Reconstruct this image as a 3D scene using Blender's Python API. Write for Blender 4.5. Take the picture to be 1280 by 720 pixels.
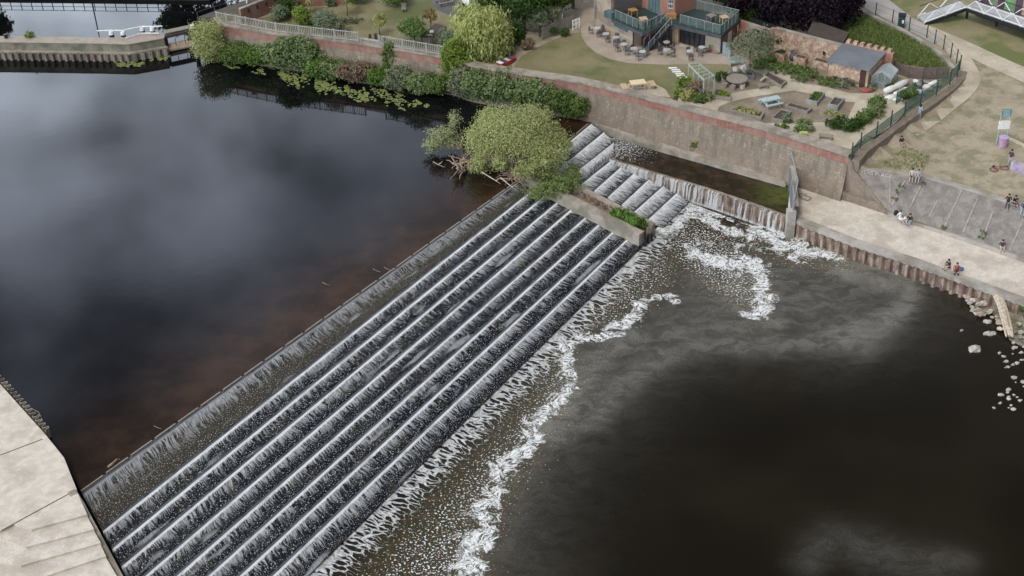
import bpy, bmesh, math, random
import numpy as np
from mathutils import Vector, Matrix
from mathutils.geometry import delaunay_2d_cdt
random.seed(4); RNG = np.random.default_rng(7)
R = math.radians
for o in list(bpy.data.objects): bpy.data.objects.remove(o)
S = bpy.context.scene; COL = S.collection

# ------------------------------------------------------------------ camera
CAMZ = 67.0; F = 1754.3; PITCH = R(34.14); ROLL = R(-2.29)
fw = Vector((0, math.cos(PITCH), -math.sin(PITCH))); up = Vector((0, math.sin(PITCH), math.cos(PITCH))); ri = Vector((1, 0, 0))
CR = math.cos(ROLL)*ri + math.sin(ROLL)*up; CU = -math.sin(ROLL)*ri + math.cos(ROLL)*up
cd = bpy.data.cameras.new('camera'); co = bpy.data.objects.new('camera', cd); COL.objects.link(co)
cd.sensor_width = 36; cd.lens = F/1280*36; cd.clip_start = 1; cd.clip_end = 5000
M3 = Matrix((CR, CU, -fw)).transposed(); co.matrix_world = Matrix.Translation((0, 0, CAMZ)) @ M3.to_4x4()
S.camera = co

# ------------------------------------------------------------------ sky, sun, exposure
SUN_EL, SUN_AZ = R(58), R(215)
W = bpy.data.worlds.new('World'); S.world = W; W.use_nodes = True
def world():
    nt = W.node_tree; nt.nodes.clear(); n = nt.nodes.new; L = nt.links.new
    out = n('ShaderNodeOutputWorld'); bg = n('ShaderNodeBackground'); L(bg.outputs[0], out.inputs[0]); bg.inputs[1].default_value = 0.12
    sky = n('ShaderNodeTexSky'); sky.sky_type = 'NISHITA'; sky.sun_disc = False; sky.sun_elevation = SUN_EL; sky.sun_rotation = SUN_AZ
    tc = n('ShaderNodeTexCoord'); sep = n('ShaderNodeSeparateXYZ'); L(tc.outputs['Generated'], sep.inputs[0])
    mp = n('ShaderNodeMapping'); mp.inputs['Scale'].default_value = (1, 1, 1.6); mp.inputs['Location'].default_value = (3.1, 1.7, .4); L(tc.outputs['Generated'], mp.inputs[0])
    ns = n('ShaderNodeTexNoise'); ns.inputs['Scale'].default_value = 7.5; ns.inputs['Detail'].default_value = 5; ns.inputs['Roughness'].default_value = .45; L(mp.outputs[0], ns.inputs['Vector'])
    # elevation ramp of the cloud deck: bright low band, dark deck, bright thin cloud overhead
    cr = n('ShaderNodeValToRGB'); e = cr.color_ramp; e.elements[0].position = 0.0; e.elements[0].color = (.95, 1, 1.05, 1)
    e.elements[1].position = 1; e.elements[1].color = (1.0, 1.0, 1.0, 1)
    for p, c in ((.36, (2.3, 2.6, 3.0)), (.395, (1.9, 2.15, 2.5)), (.44, (1.15, 1.27, 1.50)), (.49, (.84, .93, 1.14)), (.54, (.56, .61, .76)), (.59, (.27, .29, .36)), (.64, (.11, .11, .12)), (.72, (.05, .048, .045)), (.86, (1.0, 1.0, 1.0))):
        k = e.elements.new(p); k.color = (*c, 1)
    L(sep.outputs[2], cr.inputs[0])
    # a darker deck to the right of the view
    mrx = n('ShaderNodeMapRange'); mrx.inputs[1].default_value = -.20; mrx.inputs[2].default_value = .05; mrx.inputs[3].default_value = .92; mrx.inputs[4].default_value = .10; L(sep.outputs[0], mrx.inputs[0])
    mr = n('ShaderNodeMapRange'); mr.inputs[1].default_value = .36; mr.inputs[2].default_value = .62; mr.inputs[3].default_value = 6.5; mr.inputs[4].default_value = 24; L(ns.outputs[0], mr.inputs[0])
    mul = n('ShaderNodeMath'); mul.operation = 'MULTIPLY'; L(mr.outputs[0], mul.inputs[0]); L(mrx.outputs[0], mul.inputs[1])
    vm = n('ShaderNodeVectorMath'); vm.operation = 'SCALE'; L(cr.outputs[0], vm.inputs[0]); L(mul.outputs[0], vm.inputs[3])
    mx = n('ShaderNodeMix'); mx.data_type = 'RGBA'; mx.inputs[0].default_value = .88; L(sky.outputs[0], mx.inputs[6]); L(vm.outputs[0], mx.inputs[7]); L(mx.outputs[2], bg.inputs[0])
world()
sl = bpy.data.lights.new('sun', 'SUN'); sl.energy = 1.5; sl.angle = R(14); sl.color = (1, .95, .88)
so = bpy.data.objects.new('sun', sl); COL.objects.link(so)
sd = Vector((math.sin(SUN_AZ)*math.cos(SUN_EL), math.cos(SUN_AZ)*math.cos(SUN_EL), math.sin(SUN_EL)))
so.rotation_euler = sd.to_track_quat('Z', 'Y').to_euler(); so.location = (0, 60, 120)
S.view_settings.view_transform = 'Standard'; S.view_settings.look = 'None'; S.view_settings.exposure = 0.16; S.view_settings.gamma = 1
S.render.engine = 'CYCLES'

# ------------------------------------------------------------------ placing helpers
G = 5.6; UP = 2.2; QZ = 1.6; CH = 1.45; MZ = 4.6
def ray(x, y): return fw*F + CR*(x-640) - CU*(y-360)
def P(x, y, z=0.0):
    v = ray(x, y); t = (z-CAMZ)/v.z; return Vector((v.x*t, v.y*t, z))
def Ps(pts, z): return [P(a, b, z) for a, b in pts]
FA = P(1066, 208, 4.6); FB = P(1200, 95, G)
_d = (FB-FA).xy.normalized(); _n = Vector((_d.y, -_d.x))
def HM(x, y):                                   # height of the meadow beside the garden fence
    s = (Vector((x, y))-FA.xy).dot(_n); a = (Vector((x, y))-FA.xy).dot(_d)
    t = min(1, max(0, (a-2)/26)); t = t*t*(3-2*t)
    lo = MZ+(G-MZ)*t
    if s < -.4: return G
    return lo if s > .4 else G+(lo-G)*(s+.4)/.8
def PM(x, y, dz=0):
    z = 4.8
    for i in range(5): p = P(x, y, z); z = HM(p.x, p.y)+dz
    return P(x, y, z)

# ------------------------------------------------------------------ materials
MATS = {}
class NT:
    def __init__(s, name):
        s.m = bpy.data.materials.new(name); s.m.use_nodes = True; s.t = s.m.node_tree; s.t.nodes.clear()
        s.out = s.t.nodes.new('ShaderNodeOutputMaterial'); s.b = s.t.nodes.new('ShaderNodeBsdfPrincipled'); s.t.links.new(s.b.outputs[0], s.out.inputs[0])
    def L(s, a, b): s.t.links.new(a, b)
    def set(s, sock, v):
        if isinstance(v, bpy.types.NodeSocket): s.L(v, sock)
        elif isinstance(v, (tuple, list)) and len(v) == 3 and sock.type == 'RGBA': sock.default_value = (*v, 1)
        else: sock.default_value = v
    def n(s, ty, **k):
        x = s.t.nodes.new(ty)
        for a, v in k.items():
            if a.startswith('i'): s.set(x.inputs[int(a[1:])], v)
            else: setattr(x, a, v)
        return x
    def pos(s): return s.n('ShaderNodeNewGeometry').outputs[0]
    def map(s, v, sc=(1, 1, 1), loc=(0, 0, 0), rot=(0, 0, 0)):
        m = s.n('ShaderNodeMapping'); s.set(m.inputs[0], v); m.inputs['Scale'].default_value = sc; m.inputs['Location'].default_value = loc; m.inputs['Rotation'].default_value = rot; return m.outputs[0]
    def noise(s, v, scale=1, detail=3, rough=.5, dist=0):
        x = s.n('ShaderNodeTexNoise'); s.set(x.inputs['Vector'], v); x.inputs['Scale'].default_value = scale; x.inputs['Detail'].default_value = detail; x.inputs['Roughness'].default_value = rough; x.inputs['Distortion'].default_value = dist; return x.outputs[0]
    def mr(s, v, a, b, c=0.0, d=1.0, smooth=True):
        x = s.n('ShaderNodeMapRange'); x.interpolation_type = 'SMOOTHSTEP' if smooth else 'LINEAR'
        for i, q in enumerate((v, a, b, c, d)): s.set(x.inputs[i], q)
        return x.outputs[0]
    def math(s, op, a, b=0.0, c=None, clamp=False):
        x = s.n('ShaderNodeMath', operation=op); x.use_clamp = clamp; s.set(x.inputs[0], a); s.set(x.inputs[1], b)
        if c is not None: s.set(x.inputs[2], c)
        return x.outputs[0]
    def mix(s, f, a, b):
        x = s.n('ShaderNodeMix', data_type='RGBA'); s.set(x.inputs[0], f); s.set(x.inputs[6], a); s.set(x.inputs[7], b); return x.outputs[2]
    def bump(s, h, st=.3, d=.05):
        x = s.n('ShaderNodeBump'); x.inputs['Strength'].default_value = st; x.inputs['Distance'].default_value = d; s.L(h, x.inputs['Height']); s.L(x.outputs[0], s.b.inputs['Normal'])
    def base(s, v): s.set(s.b.inputs['Base Color'], v)
    def rough(s, v): s.set(s.b.inputs['Roughness'], v)
def mat(name, c1, c2=None, rough=.85, scale=1.2, sc=(1, 1, 1), spec=.3, c3=None, scale3=.25, bump=.0, metal=0, alpha=None, lo=.35, hi=.65):
    if name in MATS: return MATS[name]
    t = NT(name); p = t.pos()
    c2 = c2 or tuple(x*.72 for x in c1)
    f = t.mr(t.noise(t.map(p, sc), scale, 5, .6), lo, hi)
    c = t.mix(f, c1, c2)
    if c3: c = t.mix(t.mr(t.noise(t.map(p, sc, (7, 3, 1)), scale3, 4, .6), .45, .62), c, c3)
    fine = t.mr(t.noise(p, 14, 2, .6), .2, .8, .82, 1.16)
    v = t.n('ShaderNodeVectorMath', operation='SCALE'); t.L(c, v.inputs[0]); t.L(fine, v.inputs[3]); t.base(v.outputs[0])
    t.rough(rough); t.b.inputs['Specular IOR Level'].default_value = spec; t.b.inputs['Metallic'].default_value = metal
    if bump: t.bump(t.noise(p, 6, 4, .6), bump, .06)
    if alpha is not None: t.b.inputs['Alpha'].default_value = alpha
    MATS[name] = t.m; return t.m
def plain(name, c, rough=.6, **k): return mat(name, c, tuple(x*.85 for x in c), rough, 3, **k)
def leafmat(name, a, b):
    if name in MATS: return MATS[name]
    t = NT(name); at = t.n('ShaderNodeAttribute', attribute_name='var')
    c = t.mix(at.outputs['Fac'], a, b); t.base(c); t.rough(.7); t.b.inputs['Specular IOR Level'].default_value = .18
    tr = t.n('ShaderNodeBsdfTranslucent'); t.L(c, tr.inputs[0]); ms = t.n('ShaderNodeMixShader'); ms.inputs[0].default_value = .3
    t.L(t.b.outputs[0], ms.inputs[1]); t.L(tr.outputs[0], ms.inputs[2]); t.L(ms.outputs[0], t.out.inputs[0])
    MATS[name] = t.m; return t.m
def brickmat(name, c1, c2, mortar, sx=1.0, patch=None):
    if name in MATS: return MATS[name]
    t = NT(name); p = t.pos(); sp = t.n('ShaderNodeSeparateXYZ'); t.L(p, sp.inputs[0])
    h = t.math('ADD', sp.outputs[0], sp.outputs[1]); cb = t.n('ShaderNodeCombineXYZ'); t.L(h, cb.inputs[0]); t.L(sp.outputs[2], cb.inputs[1])
    b = t.n('ShaderNodeTexBrick'); t.L(cb.outputs[0], b.inputs[0]); b.inputs['Scale'].default_value = 2.2*sx
    b.inputs['Color1'].default_value = (*c1, 1); b.inputs['Color2'].default_value = (*c2, 1); b.inputs['Mortar'].default_value = (*mortar, 1); b.inputs['Mortar Size'].default_value = .018
    c = b.outputs[0]; f = t.mr(t.noise(t.map(p, (1, 1, .5)), .9, 5, .65), .4, .68)
    c = t.mix(f, c, patch or tuple(x*.55 for x in c1)); t.base(c); t.rough(.9); t.b.inputs['Specular IOR Level'].default_value = .2
    MATS[name] = t.m; return t.m

concrete = mat('weathered_concrete', (.40, .365, .32), (.31, .285, .25), scale=.5, c3=(.24, .21, .17), scale3=.35, bump=.2)
pale_conc = mat('pale_concrete', (.60, .54, .46), (.52, .465, .395), scale=1.6, c3=(.44, .385, .32), scale3=.45, bump=.3, lo=.40, hi=.60)
slope_conc = mat('grey_slope_concrete', (.20, .175, .158), (.155, .138, .126), scale=1.1, c3=(.235, .21, .18), scale3=1.4, bump=.3)
def masonry(name, c1, c2, c3, bs):
    t = NT(name); p = t.pos(); sp = t.n('ShaderNodeSeparateXYZ'); t.L(p, sp.inputs[0]); cb = t.n('ShaderNodeCombineXYZ'); t.L(sp.outputs[0], cb.inputs[0]); t.L(sp.outputs[2], cb.inputs[1])
    b = t.n('ShaderNodeTexBrick'); t.L(cb.outputs[0], b.inputs[0]); b.inputs['Scale'].default_value = bs; b.inputs['Color1'].default_value = (*c1, 1); b.inputs['Color2'].default_value = (*c2, 1); b.inputs['Mortar'].default_value = (*[x*.8 for x in c2], 1); b.inputs['Mortar Size'].default_value = .02
    c = t.mix(t.mr(t.noise(t.map(p, (1, 1, .16)), 1.7, 6, .7), .42, .66), b.outputs[0], c3); c = t.mix(t.mr(t.noise(t.map(p, (1, 1, .5)), 2.6, 5, .7), .56, .70, 0, .7), c, tuple(min(1, x*1.45) for x in c1))
    c = t.mix(t.mr(t.noise(t.map(p, (1, 1, .3), (9, 2, 4)), .8, 5, .65), .55, .72, 0, .6), c, tuple(x*.62 for x in c3)); t.base(c); t.rough(.9); t.b.inputs['Specular IOR Level'].default_value = .2; t.bump(t.noise(p, 6, 4, .6), .4, .06); return t.m
wall_face = masonry('old_wall_face', (.285, .232, .175), (.235, .19, .145), (.165, .14, .11), .9)
wall_low = masonry('lower_wall_face', (.275, .218, .165), (.225, .175, .135), (.17, .14, .115), 1.3)
coping_m = mat('coping_stone', (.36, .315, .26), (.27, .235, .19), scale=1.2, c3=(.20, .18, .14), scale3=.5, bump=.2)
redbrick = brickmat('red_brick', (.29, .125, .098), (.22, .085, .068), (.28, .22, .18), 1.0, (.31, .20, .155))
orangebrick = brickmat('orange_brick', (.36, .17, .11), (.28, .11, .08), (.34, .28, .22), 1.2, (.30, .16, .12))
rubble_m = mat('rubble_stone', (.42, .29, .21), (.30, .17, .12), scale=3.5, c3=(.50, .40, .30), scale3=2.5, bump=.5)
steel_rust = mat('rusty_sheet_piling', (.25, .175, .135), (.14, .10, .08), scale=2.2, sc=(1, 1, .5), c3=(.36, .28, .22), scale3=1.5, rough=.8)
steel_pale = mat('pale_sheet_piling', (.30, .255, .21), (.20, .165, .135), scale=2.0, sc=(1, 1, .4), c3=(.13, .11, .09), scale3=.8, rough=.8)
dry_grass = mat('dry_meadow_grass', (.37, .305, .225), (.31, .26, .185), scale=.6, c3=(.225, .205, .125), scale3=.55, bump=.6)
lawn_m = mat('mown_lawn', (.175, .162, .078), (.235, .20, .115), scale=.25, sc=(1, 1, 1), c3=(.115, .125, .05), scale3=.13, bump=.4)
rough_grass_m = mat('rough_green_grass', (.085, .125, .035), (.13, .165, .055), scale=.8, c3=(.19, .19, .085), scale3=.3, bump=.6)
gravel_m = mat('brown_gravel', (.29, .235, .18), (.235, .19, .145), scale=1.5, c3=(.19, .155, .115), scale3=.4, bump=.4)
path_m = mat('sandy_path', (.52, .45, .35), (.44, .38, .30), scale=.9, c3=(.38, .33, .25), scale3=.4)
patio_m = mat('patio_resin', (.40, .33, .27), (.35, .29, .235), scale=.8, c3=(.32, .26, .2), scale3=.3)
asphalt = mat('worn_asphalt', (.10, .095, .10), (.14, .13, .13), scale=.7)
wood_pale = mat('pale_timber', (.50, .38, .24), (.42, .31, .19), scale=5, sc=(1, 1, .3))
wood_grey = mat('weathered_timber', (.27, .24, .20), (.20, .175, .145), scale=4)
wood_dark = mat('dark_timber', (.06, .045, .04), (.09, .07, .06), scale=4)
wood_orange = plain('orange_timber', (.42, .22, .08))
driftwood = mat('bleached_driftwood', (.50, .43, .33), (.36, .29, .22), scale=5, bump=.5)
bark = mat('bark', (.17, .135, .10), (.10, .08, .06), scale=5, bump=.5)
soil = mat('dark_soil', (.10, .075, .06), (.065, .05, .04), scale=4, bump=.5)
white_paint = plain('white_paint', (.78, .78, .76))
grey_fence = mat('grey_fence_paint', (.42, .40, .37), (.33, .315, .29), scale=2)
green_metal = plain('green_metal', (.035, .07, .055))
dark_green = mat('dark_green_deck', (.022, .045, .042), (.035, .06, .055), rough=.5, scale=.8)
steel_m = plain('galvanised_steel', (.42, .44, .45), .4, metal=.5)
dark_metal = plain('dark_metal', (.02, .022, .025), .5)
glass_d = mat('dark_window_glass', (.03, .035, .04), (.015, .02, .022), rough=.08, spec=.5, scale=.4)
glass_t = mat('teal_window_glass', (.10, .16, .165), (.06, .1, .105), rough=.1, spec=.5, scale=.4)
glass_clear = mat('railing_glass', (.25, .33, .31), (.2, .28, .26), rough=.1, spec=.5, alpha=.16)
mesh_green = mat('green_windbreak_mesh', (.10, .20, .155), (.15, .26, .21), rough=.7, alpha=.5, scale=2)
roof_grey = mat('grey_felt_roof', (.17, .18, .20), (.13, .14, .155), rough=.6, scale=.5)
cladding = mat('timber_cladding', (.42, .36, .28), (.32, .27, .21), scale=2.2, sc=(.25, .25, 6))
cladding_grey = mat('grey_cladding', (.15, .13, .125), (.11, .10, .10), scale=2.2, sc=(.25, .25, 6))
stone_white = mat('pale_rock', (.46, .42, .37), (.28, .25, .21), scale=3, bump=.5)
cloth_white = plain('white_sacking', (.72, .70, .66), .9)

LG = {'willow2': leafmat('green_willow_leaf', (.14, .21, .06), (.27, .32, .12)), 'grass': leafmat('grass_blade', (.13, .19, .05), (.26, .30, .11)), 'willow': leafmat('willow_leaf', (.24, .28, .09), (.52, .53, .25)), 'palewillow': leafmat('pale_willow_leaf', (.26, .30, .14), (.36, .38, .20)),
 'weep': leafmat('weeping_leaf', (.30, .34, .10), (.44, .46, .18)), 'dark': leafmat('dark_leaf', (.03, .065, .015), (.075, .13, .03)),
 'mid': leafmat('mid_leaf', (.085, .145, .035), (.18, .25, .075)), 'bright': leafmat('bright_leaf', (.14, .22, .035), (.24, .30, .06)),
 'balsam': leafmat('balsam_leaf', (.085, .15, .035), (.31, .36, .18)), 'copper': leafmat('copper_leaf', (.012, .008, .014), (.035, .018, .028)),
 'olive': leafmat('olive_leaf', (.16, .18, .11), (.26, .28, .17)), 'greyg': leafmat('grey_green_leaf', (.15, .19, .11), (.23, .27, .17)),
 'reed': leafmat('reed_leaf', (.09, .17, .03), (.17, .27, .06)), 'brownbush': leafmat('brown_bush_leaf', (.20, .14, .10), (.30, .22, .15)),
 'lily': leafmat('lily_leaf', (.18, .23, .07), (.34, .38, .15)), 'orange': leafmat('russet_leaf', (.28, .15, .07), (.24, .22, .07)), 'yellow': leafmat('yellow_leaf', (.33, .34, .10), (.42, .40, .17))}

# ------------------------------------------------------------------ object helpers
def tag(o, label, cat, group=None):
    o['label'] = label; o['category'] = cat
    if group: o['group'] = group
    return o
def thing(name, label, cat, loc=(0, 0, 0), rz=0, group=None):
    o = bpy.data.objects.new(name, None); COL.objects.link(o); o.location = loc; o.rotation_euler = (0, 0, rz); o.empty_display_size = .2
    return tag(o, label, cat, group)
class MB:
    def __init__(s): s.v = []; s.f = []
    def add(s, vs, fs):
        k = len(s.v); s.v += [tuple(v) for v in vs]; s.f += [tuple(i+k for i in f) for f in fs]; return s
    def box(s, x0, x1, y0, y1, z0, z1):
        return s.add([(x0, y0, z0), (x1, y0, z0), (x1, y1, z0), (x0, y1, z0), (x0, y0, z1), (x1, y0, z1), (x1, y1, z1), (x0, y1, z1)],
                     [(0, 3, 2, 1), (4, 5, 6, 7), (0, 1, 5, 4), (1, 2, 6, 5), (2, 3, 7, 6), (3, 0, 4, 7)])
    def beam(s, a, b, w, h):                    # box from a to b, width w, height h, centred
        a = Vector(a); b = Vector(b); d = (b-a).normalized(); sx = d.cross(Vector((0, 0, 1)))
        if sx.length < 1e-3: sx = Vector((1, 0, 0))
        sx.normalize(); u = sx.cross(d); sx *= w/2; u *= h/2
        return s.add([a-sx-u, a+sx-u, a+sx+u, a-sx+u, b-sx-u, b+sx-u, b+sx+u, b-sx+u], [(0, 1, 2, 3), (7, 6, 5, 4), (0, 4, 5, 1), (1, 5, 6, 2), (2, 6, 7, 3), (3, 7, 4, 0)])
    def tube(s, pts, rs, seg=7, cap=True):
        pts = [Vector(p) for p in pts]; rs = rs if hasattr(rs, '__len__') else [rs]*len(pts); k = len(s.v); vs = []
        for i, p in enumerate(pts):
            d = (pts[min(i+1, len(pts)-1)]-pts[max(i-1, 0)]).normalized(); a = d.orthogonal().normalized() if abs(d.z) < .99 else Vector((1, 0, 0)); 
            if abs(d.z) < .99: a = d.cross(Vector((0, 0, 1))).normalized()
            b = d.cross(a)
            vs += [p+(a*math.cos(2*math.pi*j/seg)+b*math.sin(2*math.pi*j/seg))*rs[i] for j in range(seg)]
        fs = [(i*seg+j, i*seg+(j+1) % seg, (i+1)*seg+(j+1) % seg, (i+1)*seg+j) for i in range(len(pts)-1) for j in range(seg)]
        if cap: fs += [tuple(range(seg))[::-1], tuple((len(pts)-1)*seg+j for j in range(seg))]
        return s.add(vs, fs)
    def cyl(s, x, y, z0, z1, r, r2=None, seg=14): return s.tube([(x, y, z0), (x, y, z1)], [r, r if r2 is None else r2], seg)
    def prism(s, poly, z0, z1):                 # poly list of xy; z1 number or list
        n = len(poly); zt = z1 if hasattr(z1, '__len__') else [z1]*n; zb = z0 if hasattr(z0, '__len__') else [z0]*n
        area = sum(poly[i][0]*poly[(i+1) % n][1]-poly[(i+1) % n][0]*poly[i][1] for i in range(n))
        ix = list(range(n)) if area > 0 else list(range(n))[::-1]
        vs = [(poly[i][0], poly[i][1], zb[i]) for i in ix]+[(poly[i][0], poly[i][1], zt[i]) for i in ix]
        return s.add(vs, [tuple(range(n))[::-1], tuple(range(n, 2*n))]+[(i, (i+1) % n, (i+1) % n+n, i+n) for i in range(n)])
    def blob(s, c, r, sz=(1, 1, 1), rnd=.25, sub=2, rng=random):
        bm = bmesh.new(); bmesh.ops.create_icosphere(bm, subdivisions=sub, radius=1)
        ph = [rng.uniform(0, 6) for _ in range(6)]
        vs = []
        for v in bm.verts:
            q = v.co; k = 1+rnd*(math.sin(3*q.x+ph[0])*math.sin(2.7*q.y+ph[1])+.6*math.sin(5*q.z+ph[2])*math.sin(4.3*q.x+ph[3]))
            vs.append((c[0]+q.x*r*k*sz[0], c[1]+q.y*r*k*sz[1], c[2]+q.z*r*k*sz[2]))
        fs = [tuple(v.index for v in f.verts) for f in bm.faces]; bm.free(); return s.add(vs, fs)
    def build(s, name, m, parent=None, smooth=False, world=True):
        me = bpy.data.meshes.new(name); vs = s.v
        if parent is not None and world:
            par = parent; off = Vector(par.location); rz = par.rotation_euler.z
            if par.parent: off = off+Vector(par.parent.location); rz += par.parent.rotation_euler.z
            q = Matrix.Rotation(-rz, 3, 'Z'); vs = [tuple(q @ (Vector(v)-off)) for v in vs]
        me.from_pydata(vs, [], s.f); me.materials.append(m); me.update()
        bm = bmesh.new(); bm.from_mesh(me); bmesh.ops.recalc_face_normals(bm, faces=bm.faces); bm.to_mesh(me); bm.free()
        if smooth: me.polygons.foreach_set('use_smooth', [True]*len(me.polygons))
        o = bpy.data.objects.new(name, me); COL.objects.link(o); o.parent = parent; return o
def struct(o): o['kind'] = 'structure'; return o
def stuff(o, label=None, cat=None):
    o['kind'] = 'stuff'
    if label: tag(o, label, cat)
    return o
def one(name, mb, m, label, cat, group=None, smooth=False):
    """a thing that is one mesh; origin moved to its base"""
    xs = [v[0] for v in mb.v]; ys = [v[1] for v in mb.v]; zs = [v[2] for v in mb.v]
    c = Vector(((min(xs)+max(xs))/2, (min(ys)+max(ys))/2, min(zs))); mb.v = [tuple(Vector(v)-c) for v in mb.v]
    o = mb.build(name, m, None, smooth); o.location = c; return tag(o, label, cat, group)
def copytree(o, loc, rz, label=None, group=None, scale=None):
    c = o.copy(); COL.objects.link(c); c.location = loc; c.rotation_euler = (0, 0, rz)
    if label: c['label'] = label
    if group: c['group'] = group
    if scale: c.scale = (scale,)*3
    for ch in list(o.children):
        d = ch.copy(); COL.objects.link(d); d.parent = c
        for g in list(ch.children):
            e = g.copy(); COL.objects.link(e); e.parent = d
    return c

def fill(poly, z, step=None):
    """triangulated polygon (xy), z number or function, interior grid points every step"""
    n = len(poly); vs = [Vector((p[0], p[1])) for p in poly]
    if step:
        out = []
        for i in range(n):
            a, b = vs[i], vs[(i+1) % n]; k = max(1, int((b-a).length/step)); out += [a.lerp(b, j/k) for j in range(k)]
        vs = out; n = len(vs)
        arr = np.array([[v.x, v.y] for v in vs]); lo = arr.min(0); hi = arr.max(0)
        gx, gy = np.meshgrid(np.arange(lo[0]+step/2, hi[0], step), np.arange(lo[1]+step/2, hi[1], step)); gx = gx.ravel(); gy = gy.ravel()
        ins = np.zeros(len(gx), bool); x1 = arr[:, 0]; y1 = arr[:, 1]; x2 = np.roll(x1, -1); y2 = np.roll(y1, -1)
        dmin = np.full(len(gx), 1e9)
        for i in range(n):
            c = (y1[i] > gy) != (y2[i] > gy)
            with np.errstate(divide='ignore', invalid='ignore'): xx = (x2[i]-x1[i])*(gy-y1[i])/(y2[i]-y1[i])+x1[i]
            ins ^= c & (gx < xx); dmin = np.minimum(dmin, (gx-x1[i])**2+(gy-y1[i])**2)
        k = ins & (dmin > (step*.4)**2); vs += [Vector((a, b)) for a, b in zip(gx[k], gy[k])]
    r = delaunay_2d_cdt(vs, [(i, (i+1) % n) for i in range(n)], [list(range(n))], 1, 1e-4)
    zf = z if callable(z) else (lambda x, y: z)
    mb = MB(); fs = []
    vv = [(v.x, v.y, zf(v.x, v.y)) for v in r[0]]
    for f in r[2]:
        a, b, c = (Vector(vv[i]) for i in f[:3]); f = tuple(f)
        fs.append(f if (b-a).cross(c-a).z > 0 else f[::-1])
    mb.v = vv; mb.f = fs; return mb
def smooth_line(pts, n=6):
    out = []
    for i in range(len(pts)-1):
        p0 = pts[max(i-1, 0)]; p1 = pts[i]; p2 = pts[i+1]; p3 = pts[min(i+2, len(pts)-1)]
        for j in range(n):
            t = j/n; out.append(tuple(.5*((2*p1[k])+(-p0[k]+p2[k])*t+(2*p0[k]-5*p1[k]+4*p2[k]-p3[k])*t*t+(-p0[k]+3*p1[k]-3*p2[k]+p3[k])*t**3) for k in range(2)))
    out.append(tuple(pts[-1])); return out
def sheet(name, px, z, m, dz=.015, step=None, smooth=False):
    px = smooth_line(px+[px[0]])[:-1] if smooth else px
    if z == 'M': pts = [PM(*q) for q in px]; mb = fill(pts, lambda x, y: HM(x, y)+dz, step or 1.5)
    else: mb = fill([P(a, b, z) for a, b in px], z+dz, step)
    return struct(mb.build(name, m))
def ribbon(pts, w):
    """polyline (Vectors) -> strip polygon"""
    pts = [Vector((p[0], p[1])) for p in pts]; ws = w if hasattr(w, '__len__') else [w]*len(pts); a = []; b = []
    for i, p in enumerate(pts):
        d = (pts[min(i+1, len(pts)-1)]-pts[max(i-1, 0)]).normalized(); nn = Vector((-d.y, d.x))*ws[i]/2; a.append(p+nn); b.append(p-nn)
    return a+b[::-1]
def pathstrip(name, px, w, z, m, dz=.03, smooth=True):
    px = smooth_line(px, 5) if smooth else px
    pts = [PM(*q) for q in px] if z == 'M' else [P(a, b, z) for a, b in px]
    mb = fill(ribbon(pts, w), (lambda x, y: HM(x, y)+dz) if z == 'M' else z+dz, 1.5 if z == 'M' else None)
    return struct(mb.build(name, m))

def leaves(name, lobes, n, size, m, parent=None, hang=0, shell=.55, clump=.35, flat=0, aspect=1.0, zmin=None):
    """n small leaf faces spread through ellipsoid lobes (world x,y,z,rx,ry,rz) in clumps"""
    lob = np.array(lobes, float); w = lob[:, 3]*lob[:, 4]*lob[:, 5]; w = w**.8; w /= w.sum()
    nc = max(6, n//14); li = RNG.choice(len(lob), nc, p=w); d = RNG.normal(size=(nc, 3)); d /= np.linalg.norm(d, axis=1)[:, None]
    rad = (shell+(1-shell)*RNG.random(nc))**.7*RNG.uniform(.78, 1.08, nc); C = lob[li, :3]+d*lob[li, 3:]*rad[:, None]
    ci = RNG.integers(0, nc, n); L_ = lob[li[ci]]; sc = np.minimum(L_[:, 3:].min(1), 2.2)*clump
    Q = C[ci]+RNG.normal(size=(n, 3))*sc[:, None]*np.array([.6, .6, .45 if not hang else 1.0])
    if hang: Q[:, 2] -= RNG.random(n)*hang
    if zmin is not None: Q[:, 2] = np.maximum(Q[:, 2], zmin+RNG.random(n)*.15)
    N_ = d[ci]+RNG.normal(size=(n, 3))*.75+np.array([0, 0, .35]); N_[:, 2] += flat; N_ /= np.linalg.norm(N_, axis=1)[:, None]
    T = RNG.normal(size=(n, 3)); 
    if hang or aspect > 1.5: T = np.array([0, 0, 1.0])+RNG.normal(size=(n, 3))*.3
    T = T-N_*(T*N_).sum(1)[:, None]; T /= np.linalg.norm(T, axis=1)[:, None]+1e-9; B = np.cross(N_, T)
    s = size*RNG.uniform(.6, 1.3, n)[:, None]; T = T*s*aspect/2; B = B*s/2
    V = np.empty((n, 4, 3)); V[:, 0] = Q-T; V[:, 1] = Q+B*.9+T*.1; V[:, 2] = Q+T; V[:, 3] = Q-B*.9+T*.1
    V = V.reshape(-1, 3)
    if parent is not None:
        off = np.array(parent.location); V = V-off
    me = bpy.data.meshes.new(name); me.vertices.add(4*n); me.vertices.foreach_set('co', V.ravel()); me.loops.add(4*n); me.loops.foreach_set('vertex_index', np.arange(4*n)); me.polygons.add(n)
    me.polygons.foreach_set('loop_start', np.arange(0, 4*n, 4)); me.polygons.foreach_set('loop_total', np.full(n, 4))
    me.update(calc_edges=True); me.validate()
    at = me.attributes.new('var', 'FLOAT', 'FACE'); cv = RNG.random(nc)[ci]*.6+RNG.random(n)*.4; at.data.foreach_set('value', cv.astype(np.float32))
    me.materials.append(m); o = bpy.data.objects.new(name, me); COL.objects.link(o); o.parent = parent; return o
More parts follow.
